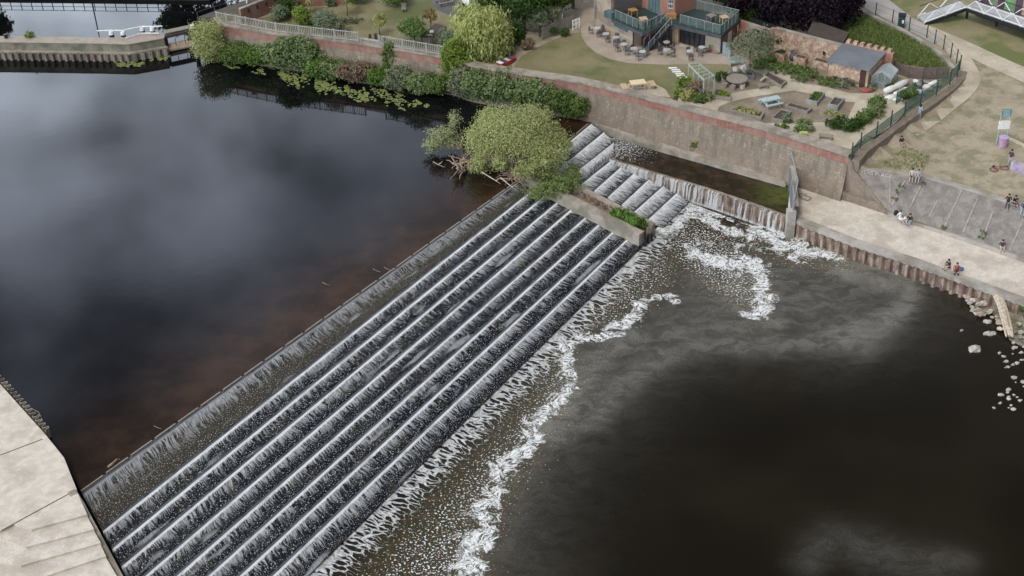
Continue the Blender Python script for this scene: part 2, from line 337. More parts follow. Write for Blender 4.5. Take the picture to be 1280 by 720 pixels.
def plant(name, label, cat, base, lobes, n, size, kind, stems=4, hang=0, group=None, trunk=None, part='foliage', aspect=1, stemr=.03, flat=0, clump=.35, shell=.55):
    """lobes relative to base (dx,dy,dz,rx,ry,rz)"""
    b = Vector(base); t = thing(name, label, cat, b, 0, group)
    L_ = [(b.x+l[0], b.y+l[1], b.z+l[2], *l[3:]) for l in lobes]
    leaves(part, L_, n, size, LG[kind], t, hang=hang, aspect=aspect, flat=flat, clump=clump, shell=shell, zmin=b.z+.05)
    mb = MB(); rr = random.Random(int(abs(b.x*31+b.y*17)))
    if trunk:
        th, tr = trunk; top = b+Vector((rr.uniform(-.2, .2), rr.uniform(-.2, .2), th)); mb.tube([b-Vector((0, 0, .1)), b.lerp(top, .5)+Vector((.06, 0, 0)), top], [tr, tr*.8, tr*.6], 8)
        src = top
    else: src = b
    for i in range(stems if trunk is None else max(stems, 5)):
        l = L_[i % len(L_)]; tgt = Vector(l[:3])+Vector((rr.uniform(-.6, .6)*l[3], rr.uniform(-.6, .6)*l[4], rr.uniform(-.1, .6)*l[5])); r0 = (trunk[1]*.5 if trunk else stemr)
        mid = src.lerp(tgt, .5)+Vector((rr.uniform(-.15, .15), rr.uniform(-.15, .15), .1)); mb.tube([src, mid, tgt], [r0, r0*.6, r0*.25], 5)
    mb.build('trunk' if trunk else 'stem', bark, t); return t
def shrub(px, py, w, h, kind, label, z=G, n=None, size=.16, d=None, group='shrubs in the garden', name='shrub', stuffz=None, **k):
    b = P(px, py, z) if z != 'M' else PM(px, py); d = d or w*.8; r = random.Random(int(px*7+py)); n = n or int(500*w*max(h, .6)*.75+150)
    lob = [(0, 0, h*.5, w*.42, d*.42, h*.5)]+[(r.uniform(-.28, .28)*w, r.uniform(-.25, .25)*d, h*r.uniform(.35, .7), w*r.uniform(.18, .28), d*.25, h*r.uniform(.22, .38)) for _ in range(4)]
    return plant(name, label, 'shrub', b, lob, n, size, kind, group=group, **k)
def tree(px, py, h, r, kind, label, z=G, n=None, size=.2, trunk=.3, cz=.62, rz=None, group=None, name='tree', base=None, **k):
    b = base or (P(px, py, z) if z != 'M' else PM(px, py)); rz = rz or h*.36; q = random.Random(int(px*3+py*5)); n = n or int(1100*r*r*.5+600)
    lob = [(0, 0, h*cz, r*.7, r*.7, rz*.9)]
    for i in range(7):
        a = 6.28*i/7+q.uniform(-.3, .3); lob.append((math.cos(a)*r*.55, math.sin(a)*r*.55, h*cz+q.uniform(-.5, .45)*rz, r*q.uniform(.3, .48), r*q.uniform(.3, .48), rz*q.uniform(.3, .45)))
    return plant(name, label, 'tree', b, lob, n, size, kind, trunk=(max(.3, h*cz-rz*.5), trunk), part='crown', group=group, stems=7, **k)

# ================================================================== RIVER BED AND WATER
bed = MB().add([(-1500, -300, -2), (1500, -300, -2), (1500, 2500, -2), (-1500, 2500, -2)], [(0, 1, 2, 3)]).build('river_bed', soil); struct(bed)

# weir lip lines, picture points (left, right of main section), and of the side section
ZK = [2.2, 1.9, 1.68, 1.46, 1.24, 1.02, .80, .58, .36, .14]
ML = [((101, 615), (652, 223)), ((126, 662), (671, 231)), ((137, 685), (683, 240)), ((152, 704), (700, 247)), ((177, 720), (718, 255)), ((216, 720), (737, 264)), ((256, 720), (754, 272)), ((295, 720), (772, 281)), ((336, 720), (792, 288)), ((385, 720), (812, 299))]
SL = [((668, 211), (737, 154)), ((685, 220), (753, 164)), ((704, 226), (768, 176)), ((721, 232), (763, 199)), ((740, 238), (776, 206)), ((757, 246), (792, 214)), ((775, 255), (809, 223)), ((789, 265), (827, 231.5)), ((805, 276), (844, 240)), ((829, 284), (862, 252))]
AB0, AB1 = P(100, 612, 2.2), P(157, 720, 1.2)
def isect(p, d, q, e):
    p = Vector(p).xy; d = Vector(d).xy; q = Vector(q).xy; e = Vector(e).xy
    t = (q-p).x*e.y-(q-p).y*e.x; t /= d.x*e.y-d.y*e.x; return p+d*t
def water_flow_mat(name, calm=False):
    t = NT(name); uv = t.n('ShaderNodeUVMap', uv_map='flow').outputs[0]; st = t.n('ShaderNodeUVMap', uv_map='st').outputs[0]
    s1 = t.n('ShaderNodeSeparateXYZ'); t.L(uv, s1.inputs[0]); s2 = t.n('ShaderNodeSeparateXYZ'); t.L(st, s2.inputs[0])
    al, v = s1.outputs[0], s1.outputs[1]; tt, row = s2.outputs[0], s2.outputs[1]
    rw = t.math('MULTIPLY', row, 37.7); cb = t.n('ShaderNodeCombineXYZ'); t.L(al, cb.inputs[0]); t.L(v, cb.inputs[1]); t.L(rw, cb.inputs[2]); c = cb.outputs[0]
    wob = t.noise(c, 1.3, 2); cb2 = t.n('ShaderNodeCombineXYZ'); t.L(t.math('ADD', al, t.math('MULTIPLY', wob, .5)), cb2.inputs[0]); t.L(v, cb2.inputs[1]); t.L(rw, cb2.inputs[2]); c2 = cb2.outputs[0]
    streak = t.noise(t.map(c2, (7.5, .5, 1)), 1, 3, .6)
    fine = t.noise(t.map(c2, (11, 1.6, 1), (5, 0, 3)), 1, 3, .6)
    big = t.noise(t.map(c, (.13, .5, 1)), 1, 3, .55)
    dots = t.noise(t.map(c, (14, 9, 1)), 1, 2, .5)
    lip = t.mr(v, .2, .28); lev = t.mr(big, .3, .7, -.24, .26, False)
    heavy = t.math('GREATER_THAN', row, 1.5)
    ext = t.math('ADD', t.math('ADD', t.math('MULTIPLY', heavy, .55), t.mr(streak, .34, .70, -.02, 1.1, False)), lev)                 # how far each jet of white reaches down the tread
    comb = t.math('MULTIPLY', t.mr(t.math('SUBTRACT', ext, tt), -.08, .30), t.mr(fine, .30, .62, .25, 1))
    comb = t.math('MULTIPLY', comb, t.mr(row, 0, .1, .62, 1))
    comb = t.math('MULTIPLY', comb, t.math('ADD', t.mr(tt, .08, .72, .72, .07, False), t.math('MULTIPLY', heavy, .34)))
    sp1 = t.math('MULTIPLY', t.mr(dots, .60, .68), t.mr(tt, .1, .5, .15, .48))
    veil = t.mr(t.noise(t.map(c, (.22, .9, 1), (9, 3, 7)), 1, 2), .60, .72, 0, .30); veil = t.math('MULTIPLY', veil, t.mr(fine, .3, .6, .5, 1))
    drop = t.math('MULTIPLY', t.mr(v, .20, .26), t.mr(t.math('ADD', v, t.math('MULTIPLY', t.math('SUBTRACT', fine, .5), -.22)), .33, .45, 1, 0))
    drop = t.math('MULTIPLY', drop, t.math('MULTIPLY', t.mr(row, 0, .1, .30, 1), t.mr(t.noise(t.map(c, (.5, 1, 1), (4, 4, 4)), 1, 4, .65), .32, .52, .72, 1)))
    foam = t.math('MAXIMUM', t.math('MULTIPLY', t.math('MAXIMUM', t.math('MAXIMUM', comb, veil), sp1), lip), drop)
    foam = t.math('MULTIPLY', foam, .95, clamp=True); sm = streak
    edge = t.mr(t.noise(t.map(c, (1.1, 1, 1), (2, 9, 0)), 1, 3), .56, .63)        # thin dark gaps in the lip
    lipc = t.mix(edge, (.075, .08, .09), (.04, .04, .04)); bedc = t.mix(t.mr(t.noise(c, .6, 3), .45, .65), (.006, .007, .011), (.016, .014, .011))
    bedc = t.mix(t.math('MULTIPLY', t.mr(row, 0, .12, 1, 0), t.mr(tt, .1, .5, .2, 1)), bedc, (.038, .032, .022))
    basec = t.mix(lip, lipc, bedc); col = t.mix(foam, basec, (.88, .90, .92)); t.base(col); t.rough(t.mr(foam, 0, 1, .15, .75))
    t.bump(t.math('ADD', sm, t.math('MULTIPLY', foam, .5)), .25, .08); t.b.inputs['IOR'].default_value = 1.33
    return t.m
flow_m = water_flow_mat('falling_water')
def weir_row(a0, a1, b0, b1, z0, z1, row, parent, last=0):
    """tread between lip line a (left,right) at z0 and next lip b at z1"""
    Lm = (a1-a0).length; nx = max(4, int(Lm/1.0)); W_ = ((b0-a0).length+(b1-a1).length)/2; dz = z0-z1
    prof = [(-.08, -.28*0-.02), (0, 0), (.24, 0), (.30, -.06*1), (.42, -.55*dz), (.60, -.66*dz)]
    mids = [(W_*k, -(.66+.24*k)*dz) for k in (.45, .65, .85)] if row > 0 else [(W_*k, -(.3+.6*k)*dz) for k in (.3, .5, .7, .85)]
    prof = prof[1:]+mids+[(W_-.02, -.93*dz), (W_, -dz-.04)]
    if row == 0: prof = [(0, .02), (.24, .01), (.34, -.05)]+mids+[(W_-.02, -.93*dz), (W_, -dz-.04)]
    vs = []; fl = []; st = []
    for (w, z) in prof:
        for i in range(nx+1):
            u = i/nx; p = a0.lerp(a1, u); q = b0.lerp(b1, u); x = p.lerp(q, w/W_); vs.append((x.x, x.y, z0+z+(random.uniform(-.012, .012) if 0 < i < nx else 0))); fl.append((u*Lm, w)); st.append((w/W_, row*.1+last))
    fs = [(r_*(nx+1)+i, r_*(nx+1)+i+1, (r_+1)*(nx+1)+i+1, (r_+1)*(nx+1)+i) for r_ in range(len(prof)-1) for i in range(nx)]
    # solid sill below the lip so that the step has depth
    k = len(vs)
    for i in range(nx+1):
        u = i/nx; p = a0.lerp(a1, u); vs.append((p.x, p.y, -1.9)); fl.append((u*Lm, 2)); st.append((0, row*.1+last))
    fs += [(i, i+1, k+i+1, k+i) for i in range(nx)]
    off = parent.location; vs = [(x-off.x, y-off.y, z-off.z) for x, y, z in vs]
    me = bpy.data.meshes.new('step'); me.from_pydata(vs, [], fs); me.materials.append(flow_m)
    l1 = me.uv_layers.new(name='flow'); l2 = me.uv_layers.new(name='st')
    for lp in me.loops: l1.data[lp.index].uv = fl[lp.vertex_index]; l2.data[lp.index].uv = st[lp.vertex_index]
    bm = bmesh.new(); bm.from_mesh(me); bmesh.ops.recalc_face_normals(bm, faces=bm.faces); bm.to_mesh(me); bm.free()
    if sum(p.normal.z for p in me.polygons) < 0: me.flip_normals()
    o = bpy.data.objects.new('step', me); COL.objects.link(o); o.parent = parent; return o
A_dir = AB1-AB0
mainl = []
for k, (a, b) in enumerate(ML):
    pa, pb = P(*a, ZK[k]), P(*b, ZK[k]); q = isect(pa, pb-pa, AB0, A_dir); mainl.append((Vector((q.x, q.y, ZK[k])), pb))
sidel = [(P(*a, ZK[k]), P(*b, ZK[k])) for k, (a, b) in enumerate(SL)]
wt = thing('stepped_weir', 'long stepped concrete weir with white water running down its wide rows of steps', 'weir', (mainl[9][1].x, mainl[9][1].y, 0))
ws = thing('stepped_weir', 'short flight of weir steps between the pale divider and the spill wall', 'weir', (sidel[9][1].x, sidel[9][1].y, 0))
for k in range(9):
    weir_row(mainl[k][0], mainl[k][1], mainl[k+1][0], mainl[k+1][1], ZK[k], ZK[k+1], k, wt)
    weir_row(sidel[k][0], sidel[k][1], sidel[k+1][0], sidel[k+1][1], ZK[k], ZK[k+1], k, ws, 2.0)
# timber/steel flash strip on the crest
for grp, par in ((mainl, wt), (sidel, ws)):
    a, b = grp[0]; mb = MB(); L_ = (b-a).length; n = int(L_/2.2)
    for i in range(n):
        u = i/n; p = a.lerp(b, u); q = a.lerp(b, (i+.86)/n); e = Vector((0, 0, .05+random.uniform(-.012, .012))); mb.beam(p+e, q+e, .12, .10)
    mb.build('crest_board', wood_grey, par)

# --- upper pool and canal
def upper_water():
    t = NT('still_river_water'); p = t.pos(); at = t.n('ShaderNodeAttribute', attribute_name='depth')
    c = t.mix(at.outputs['Fac'], (.0042, .0045, .0055), (.044, .024, .013)); n = t.mr(t.noise(p, .35, 4, .6), .35, .7, .55, 1.25)
    v = t.n('ShaderNodeVectorMath', operation='SCALE'); t.L(c, v.inputs[0]); t.L(n, v.inputs[3]); t.base(v.outputs[0]); t.rough(.04); t.b.inputs['IOR'].default_value = 1.333
    t.bump(t.noise(t.map(p, (1, 1, 1)), 1.2, 3, .5), .05, .02); return t.m
upw = upper_water()
WALLPX = [(272, 30), (345, 42), (448, 54), (562, 73), (595, 83), (660, 93), (720, 102), (776, 114.5), (860, 137), (954, 161), (1061, 194)]
COP = 6.0
wl = [P(a, b, COP) for a, b in WALLPX]                    # front upper edge of the garden wall
crest = [mainl[0][0], mainl[0][1], sidel[0][0], sidel[0][1]]
ab_up = [P(80, 572, UP), P(55, 540, UP), P(-40, 440, UP)]
upoly = [Vector((-140, ab_up[2].y)), ab_up[2], ab_up[1], ab_up[0]]+crest+[P(760, 150, UP)]+[Vector((w.x+.5, w.y+.6)) for w in wl[7:0:-1]]+[Vector((wl[0].x+.3, wl[0].y+1)), P(262, 20, UP)+Vector((2, 2, 0)), P(330, -6, UP), P(330, -14, UP)+Vector((0, 3, 0)), P(-200, -6, UP)+Vector((0, 6, 0)), Vector((-140, 190))]
mb = fill(upoly, UP+.01, 2.5); w1 = struct(mb.build('water', upw))
ca, cb_ = mainl[0][0], mainl[0][1]; cdir = (cb_-ca).normalized(); cn = Vector((-cdir.y, cdir.x, 0))
at = w1.data.attributes.new('depth', 'FLOAT', 'POINT')
vals = []
for v in w1.data.vertices:
    d = abs((v.co-ca).dot(cn)); u = (v.co-ca).dot(cdir)/((cb_-ca).length); k = 1.0*math.exp(-(d/5.5)**2); k *= .35+.65*math.exp(-((u-.55)/.6)**2)
    k = max(k, math.exp(-((v.co-P(725, 150, UP)).length/5)**2)); vals.append(k)
at.data.foreach_set('value', vals)

# --- fish channel behind the spill wall
CW = [(763, 199), (775, 203), (830, 220), (890, 238), (940, 255), (984, 271)]         # top of spill wall
LG_OUT = [(731, 148), (760, 161), (800, 176), (885, 201), (940, 218), (982, 231)]
def chan_mat():
    t = NT('channel_water'); p = t.pos(); at = t.n('ShaderNodeAttribute', attribute_name='foam').outputs['Fac']; at2 = t.n('ShaderNodeAttribute', attribute_name='weed').outputs['Fac']
    c = t.mix(t.mr(t.noise(p, .7, 5, .6), .4, .7), (.012, .009, .005), (.045, .027, .015)); c = t.mix(t.math('MULTIPLY', at2, t.mr(t.noise(p, 1.1, 4, .6), .3, .55)), c, (.065, .08, .014))
    f = t.mr(t.math('ADD', t.noise(p, 6, 4, .65), t.math('MULTIPLY', at, .36)), .80, .98); f = t.math('MULTIPLY', f, .8)
    t.base(t.mix(f, c, (.72, .75, .78))); t.rough(t.mr(f, 0, 1, .1, .7)); t.b.inputs['IOR'].default_value = 1.333; t.bump(t.noise(p, 3, 3), .12, .04); return t.m
cpoly = [P(766, 176, CH), P(748, 163, CH)]+[P(a, b, CH) for a, b in LG_OUT[1:]]+[P(988, 232, CH), P(988, 272, CH)]+[P(a, b, CH) for a, b in CW[::-1]]
mb = fill(cpoly, CH+.02, .8); w2 = struct(mb.build('water', chan_mat()))
f0 = P(770, 180, CH); w_end = P(980, 245, CH)
w2.data.attributes.new('foam', 'FLOAT', 'POINT').data.foreach_set('value', [math.exp(-(((v.co-f0).length)/6.5)**2) for v in w2.data.vertices])
w2.data.attributes.new('weed', 'FLOAT', 'POINT').data.foreach_set('value', [math.exp(-(((v.co-w_end).length)/2.3)**2) for v in w2.data.vertices])

# --- lower pool
def pool_mat():
    t = NT('lower_pool_water'); p = t.pos(); at = t.n('ShaderNodeAttribute', attribute_name='foam'); sp = t.n('ShaderNodeSeparateColor'); t.L(at.outputs['Color'], sp.inputs[0]); Rr, Gg, Bb = sp.outputs
    uv = t.n('ShaderNodeUVMap', uv_map='toe').outputs[0]; s1 = t.n('ShaderNodeSeparateXYZ'); t.L(uv, s1.inputs[0]); al, d = s1.outputs[0], s1.outputs[1]
    warp = t.n('ShaderNodeTexNoise'); t.L(p, warp.inputs['Vector']); warp.inputs['Scale'].default_value = .55; warp.inputs['Detail'].default_value = 3
    wv = t.n('ShaderNodeVectorMath', operation='MULTIPLY_ADD'); t.L(warp.outputs['Color'], wv.inputs[0]); wv.inputs[1].default_value = (3.4, 3.4, 0); t.L(p, wv.inputs[2]); pw = wv.outputs[0]
    n1 = t.noise(pw, .9, 6, .7); n2 = t.noise(pw, 4.2, 5, .66); n3 = t.noise(p, 6.2, 3, .6); n4 = t.noise(p, 13, 2, .5)
    dense = t.mr(t.math('ADD', Rr, t.math('MULTIPLY', t.math('SUBTRACT', n1, .5), 2.1)), .62, .92)
    dense = t.math('MULTIPLY', dense, t.mr(n2, .40, .56, .10, 1))
    dense = t.math('MULTIPLY', dense, t.mr(Rr, .05, .3))
    spk = t.mr(t.math('ADD', n3, t.math('MULTIPLY', t.math('ADD', Gg, t.math('MULTIPLY', t.math('SUBTRACT', n1, .5), .6)), .17)), .70, .75)
    spk = t.math('MULTIPLY', spk, t.mr(Gg, .04, .2))
    wisps = t.noise(t.map(pw, (.5, 1, 1), (0, 0, 0), (0, 0, .3)), 1.1, 7, .66)
    haze = t.math('MULTIPLY', t.math('MULTIPLY', Bb, t.mr(n4, .30, .70, .45, 1)), t.mr(wisps, .28, .72, .20, .50))
    cb = t.n('ShaderNodeCombineXYZ'); t.L(t.math('ADD', al, t.math('MULTIPLY', t.noise(p, .7, 2), 1.0)), cb.inputs[0]); t.L(d, cb.inputs[1])
    vo = t.n('ShaderNodeTexVoronoi', feature='DISTANCE_TO_EDGE'); t.L(t.map(cb.outputs[0], (2.7, .85, 1)), vo.inputs['Vector']); vo.inputs['Scale'].default_value = 1
    wid = t.math('ADD', t.mr(d, .1, 3.8, .20, -.08, False), t.math('MULTIPLY', t.math('SUBTRACT', t.noise(p, 2.6, 4, .6), .5), .30))
    apr = t.math('MULTIPLY', t.mr(t.math('SUBTRACT', wid, vo.outputs['Distance']), -.02, .07), t.mr(t.math('ADD', d, t.math('MULTIPLY', n1, 3)), 3.6, 5.6, 1, 0)); apr = t.math('MULTIPLY', apr, t.mr(n2, .32, .62, .16, .72))
    edge = t.mr(d, .08, .26, .9, 0)
    foam = t.math('MAXIMUM', t.math('MAXIMUM', dense, spk), t.math('MAXIMUM', t.math('MAXIMUM', haze, apr), edge)); foam = t.math('MINIMUM', foam, .88)
    olive = t.mix(t.mr(t.noise(p, 1.2, 4, .6), .42, .62), (.033, .030, .014), (.060, .040, .018))
    b0 = t.mix(t.mr(t.noise(p, .06, 3), .4, .65), (.0085, .0066, .0038), (.0145, .0112, .0065))
    base = t.mix(t.math('MULTIPLY', t.mr(Gg, .05, .6), .85), b0, olive)
    hb = t.mr(t.math('SUBTRACT', foam, haze), 0, .12); t.base(t.mix(foam, base, t.mix(hb, (.50, .48, .42), (.78, .79, .78)))); t.rough(t.mr(foam, 0, .6, .16, .75)); t.b.inputs['IOR'].default_value = 1.333
    h = t.math('ADD', t.noise(p, 3.5, 3, .6), t.math('MULTIPLY', foam, .35)); t.bump(h, .10, .06); return t.m
TB = P(385, 720, 0), P(812, 301, 0)
ppoly = [mainl[9][0]-Vector((0, 0, 0)), mainl[9][1], sidel[9][0], sidel[9][1]]+[P(884, 262, 0), P(940, 282, 0), P(985, 285, 0), P(1100, 325, 0), P(1280, 395, 0), P(1450, 460, 0)]+[Vector((75, 30)), Vector((-70, 30)), Vector((-70, mainl[9][0].y-18))]
# weir toe overlap: pull the water under the last lip
ppoly[0] = ppoly[0]+(mainl[8][0]-mainl[9][0])*.3; ppoly[1] = ppoly[1]+(mainl[8][1]-mainl[9][1])*.3; ppoly[2] = ppoly[2]+(sidel[8][0]-sidel[9][0])*.3; ppoly[3] = ppoly[3]+(sidel[8][1]-sidel[9][1])*.3
mb = fill(ppoly, 0.0, .55); w3 = struct(mb.build('water', pool_mat()))
V3 = np.array([v.co for v in w3.data.vertices])[:, :2]
def line_field(pxs, wid, z=0.0, amp=1.0):
    """max of gaussians along a picture polyline laid on the water; wid in metres (number or list)"""
    pts = smooth_line(pxs, 4); ws_ = wid if hasattr(wid, '__len__') else [wid]*len(pxs)
    ws_ = np.interp(np.linspace(0, 1, len(pts)), np.linspace(0, 1, len(pxs)), ws_); out = np.zeros(len(V3)); Q = np.array([P(a, b, z)[:2] for a, b in pts])
    for i in range(len(Q)-1):
        a, b = Q[i], Q[i+1]; ab = b-a; t = np.clip(((V3-a)@ab)/(ab@ab), 0, 1); dd = np.linalg.norm(V3-(a+t[:, None]*ab), axis=1); w = ws_[i]*(1-t)+ws_[i+1]*t
        out = np.maximum(out, np.exp(-(dd/w)**2))
    return out*amp*.93
def poly_field(pxs, soft):
    Q = np.array([P(a, b, 0)[:2] for a, b in pxs]); x, y = V3.T; ins = np.zeros(len(V3), bool); dm = np.full(len(V3), 1e9); n = len(Q)
    for i in range(n):
        a, b = Q[i], Q[(i+1) % n]; c = (a[1] > y) != (b[1] > y)
        with np.errstate(divide='ignore', invalid='ignore'): ins ^= c & (x < (b[0]-a[0])*(y-a[1])/(b[1]-a[1])+a[0])
        ab = b-a; t = np.clip(((V3-a)@ab)/(ab@ab), 0, 1); dm = np.minimum(dm, np.linalg.norm(V3-(a+t[:, None]*ab), axis=1))
    s = np.where(ins, dm, -dm); return 1/(1+np.exp(-s/soft))
trail = [(560, 780), (583, 722), (592, 680), (612, 662), (603, 640), (622, 605), (630, 582), (662, 557), (668, 530), (690, 508), (712, 482), (709, 459), (708, 436), (718, 425), (760, 418), (790, 398), (800, 380), (820, 371), (842, 371), (845, 380)]
dense = np.maximum.reduce([line_field(trail, [2.0, 2.0, 2.1, 1.2, 1.7, 1.2, 1.5, 1.2, 1.5, 1.2, 1.2, 1.0, 1.1, 1.0, 1.5, 1.5, 1.2, .8, .8, .5]),
    line_field([(862, 309), (880, 304), (930, 308), (960, 312)], .9, amp=.8), line_field([(861, 309), (875, 320), (904, 327), (937, 331), (952, 346), (950, 362), (957, 378), (948, 395), (925, 392)], [.9, 1.5, 2.4, 2.4, 1.6, 1.8, 1.5, 1.1, .6]),
    line_field([(900, 338), (930, 345), (940, 360)], 2.2, amp=.62),
    line_field([(819, 285), (832, 289), (850, 278), (872, 258), (884, 272), (905, 286), (930, 293), (965, 293), (985, 303), (1010, 312), (1050, 322)], [1.0, 1.0, 1.0, 1.5, 1.3, 1.2, 1.7, 2.4, 2.8, 2.2, .9]),
    line_field([(985, 318), (1005, 326), (1022, 318)], 1.2, amp=.9), line_field([(884, 261), (940, 281), (985, 287)], .9, amp=.9)])
spk = np.maximum.reduce([poly_field([(830, 310), (800, 330), (700, 440), (600, 560), (480, 680), (430, 760), (590, 760), (620, 660), (670, 560), (715, 490), (712, 425), (790, 395), (830, 365), (850, 330)], 1.0)*.9,
    poly_field([(845, 285), (880, 270), (920, 295), (940, 330), (960, 350), (955, 400), (900, 372), (865, 345), (835, 325), (825, 300)], .8)*.95, line_field([(930, 300), (990, 315), (1040, 322)], 3.2, amp=.7)])
haze = np.maximum.reduce([poly_field([(850, 345), (930, 320), (1000, 320), (1080, 320), (1120, 338), (1138, 358), (1128, 385), (1095, 415), (1040, 435), (960, 420), (900, 430), (840, 445), (780, 480), (700, 560), (655, 640), (640, 700), (610, 700), (640, 600), (700, 500), (720, 440), (790, 405)], 2.2)*.62,
    line_field([(1050, 322), (1090, 333), (1122, 345), (1138, 362), (1125, 385), (1095, 405), (1060, 420)], [1.5, 2.2, 2.2, 1.2, 1.4, 2.2, 3], amp=1.0), line_field([(1060, 340), (1090, 350), (1115, 355)], 2.5, amp=1.0),
    line_field([(840, 420), (880, 410), (930, 408), (975, 405)], 1.5, amp=.75), line_field([(960, 340), (1000, 355), (1050, 352)], 1.2, amp=.6),
    line_field([(1138, 362), (1110, 398), (1040, 424), (950, 430), (870, 432), (800, 462), (730, 525)], [1.6, 2, 2.2, 2, 1.8, 2, 2], amp=.72),
    line_field([(690, 540), (720, 490), (745, 450), (790, 420)], 2.4, amp=.8),
    line_field([(1010, 705), (1045, 672), (1090, 690), (1150, 705), (1200, 700)], [1.2, 1.6, 2.2, 2.0, 1.2], amp=.27)])
ca_ = w3.data.attributes.new('foam', 'FLOAT_COLOR', 'POINT'); arr = np.zeros((len(V3), 4), np.float32); arr[:, 0] = dense; arr[:, 1] = spk; arr[:, 2] = haze; arr[:, 3] = 1; ca_.data.foreach_set('color', arr.ravel())
ta = np.array(mainl[9][0][:2]); tb = np.array(mainl[9][1][:2]); sa = np.array(sidel[9][0][:2]); sb = np.array(sidel[9][1][:2])
def segd(a, b):
    ab = b-a; L_ = np.linalg.norm(ab); t = np.clip(((V3-a)@ab)/L_**2, 0, 1); return t*L_, np.linalg.norm(V3-(a+t[:, None]*ab), axis=1)
a1_, d1 = segd(ta, tb); a2_, d2 = segd(sa, sb); d2 = d2*1.15
use = d1 < d2; al_ = np.where(use, a1_, a2_+120); dd_ = np.where(use, d1, d2)
uvl = w3.data.uv_layers.new(name='toe'); li = np.zeros(len(w3.data.loops), int); w3.data.loops.foreach_get('vertex_index', li)
uvl.data.foreach_set('uv', np.stack([al_[li], dd_[li]], 1).astype(np.float32).ravel())

# ================================================================== TERRAIN
_spx = [(1066, 209), (1100, 213), (1142, 220), (1158, 220), (1203, 233), (1255, 249), (1300, 264)]
slope_top = [PM(*q) for q in _spx]
# ground sheet of the right bank: from the garden wall and slope top away to the horizon
def HG(x, y):
    """garden plateau left of the fence line, meadow to the right"""
    s = (Vector((x, y))-FA.xy).dot(_n)
    return HM(x, y)
gl = [Vector((w.x, w.y+.45)) for w in wl]
end = slope_top[-1]; sdir = (slope_top[-1]-slope_top[-2]).normalized()
far_r = Vector((end.x+sdir.x*40, end.y+sdir.y*40))
back = P(330, -14, G)
near_poly = gl+[Vector((FA.x-.15, FA.y-.3))]+[Vector((p.x, p.y)) for p in slope_top]+[far_r, Vector((110, 190)), Vector((-20, 230)), Vector((-36, 190)), Vector((back.x-1, back.y+10)), Vector((P(310, 5, G).x, P(310, 5, G).y)), Vector((P(264, 19, G).x, P(264, 19, G).y))]
struct(fill(near_poly, lambda x, y: HG(x, y), 2.0).build('ground', dry_grass))
mb = MB().add([(-1500, 228, 4.4), (1500, 150, 4.4), (1500, 2500, 4.4), (-1500, 2500, 4.4)], [(0, 1, 2, 3)]); struct(mb.build('ground', rough_grass_m))
mb = MB().add([(108, -300, 4.3), (1500, -300, 4.3), (1500, 190, 4.3), (108, 190, 4.3)], [(0, 1, 2, 3)]); struct(mb.build('ground', dry_grass))

# ================================================================== GARDEN RETAINING WALL
FOOT = [(735, 150), (875, 189), (985, 222)]
def wallfoot(i):                                  # wall foot goes straight down with a slight batter
    return wl[i]
t = thing('retaining_wall', 'long brick and stone retaining wall curving between the garden and the river', 'wall', (wl[8].x, wl[8].y, 0))
inner = [p+Vector((.25, 1.15, 0)) for p in wl]
def band(pts, back_, z0, z1): return MB().prism([p.xy for p in pts]+[p.xy for p in back_[::-1]], z0, z1)
def strip_wall(pts, z0, z1, th, off=0.0):
    mb = MB()
    for i in range(len(pts)-1):
        a, b = pts[i], pts[i+1]; d = (b-a).normalized(); nn = Vector((-d.y, d.x, 0)); nn = nn if nn.y > 0 else -nn
        a1, b1 = a+nn*off-d*.02, b+nn*off+d*.02
        mb.prism([a1.xy, b1.xy, (b1+nn*th).xy, (a1+nn*th).xy], z0, z1)
    return mb
dens = [Vector((*q, COP)) for q in smooth_line([(p.x, p.y) for p in wl], 4)]
def solidstrip(pts, z0, z1, th, off=0, bat=0):
    L1 = []; L2 = []; L0 = []
    for i, p in enumerate(pts):
        d = (pts[min(i+1, len(pts)-1)]-pts[max(i-1, 0)]).normalized(); nn = Vector((-d.y, d.x, 0)); nn = nn if nn.y > 0 else -nn
        L1.append(p+nn*off); L0.append(p+nn*(off-bat)); L2.append(p+nn*(off+th))
    mb = MB(); n = len(pts); vs = [(p.x, p.y, z0) for p in L0]+[(p.x, p.y, z1) for p in L1]+[(p.x, p.y, z1) for p in L2]+[(p.x, p.y, z0) for p in L2]; fs = []
    for i in range(n-1):
        for k in range(4): a = k*n; b = ((k+1) % 4)*n; fs.append((a+i, a+i+1, b+i+1, b+i))
    fs += [(0, n, 2*n, 3*n), (n-1, 4*n-1, 3*n-1, 2*n-1)]
    return mb.add(vs, fs)
solidstrip(dens, COP-.16, COP, 1.15, -.06).build('coping', coping_m, t)
solidstrip(dens, COP-.95, COP-.16, .9, .02).build('brick_band', redbrick, t)
solidstrip(dens, COP-2.4, COP-.95, .9, -.03, .22).build('wall_face', wall_face, t)
solidstrip(dens, -1.9, COP-2.4, .95, -.29, 1.25).build('lower_face', wall_low, t)

# ledge along the wall foot beside the channel
lo = [P(a, b, 2.3-.55*i/5) for i, (a, b) in enumerate(LG_OUT)]; lo[0] = P(729, 147, 2.3)
def near_wall(p):                                   # matching point on the wall line
    best = min(dens, key=lambda q: (q.xy-p.xy).length); return best+Vector((.1, .15, 0))
li_ = [near_wall(p) for p in lo]
mb = MB(); n = len(lo)
zt = [p.z for p in lo]+[p.z+.1 for p in lo[::-1]]
for i in range(n-1):
    mb.prism([lo[i].xy, lo[i+1].xy, li_[i+1].xy, li_[i].xy], -1.9, [lo[i].z, lo[i+1].z, lo[i+1].z+.06, lo[i].z+.06])
one('channel_ledge', mb, coping_m, 'narrow pale concrete ledge at the foot of the garden wall beside the brown channel', 'ledge')

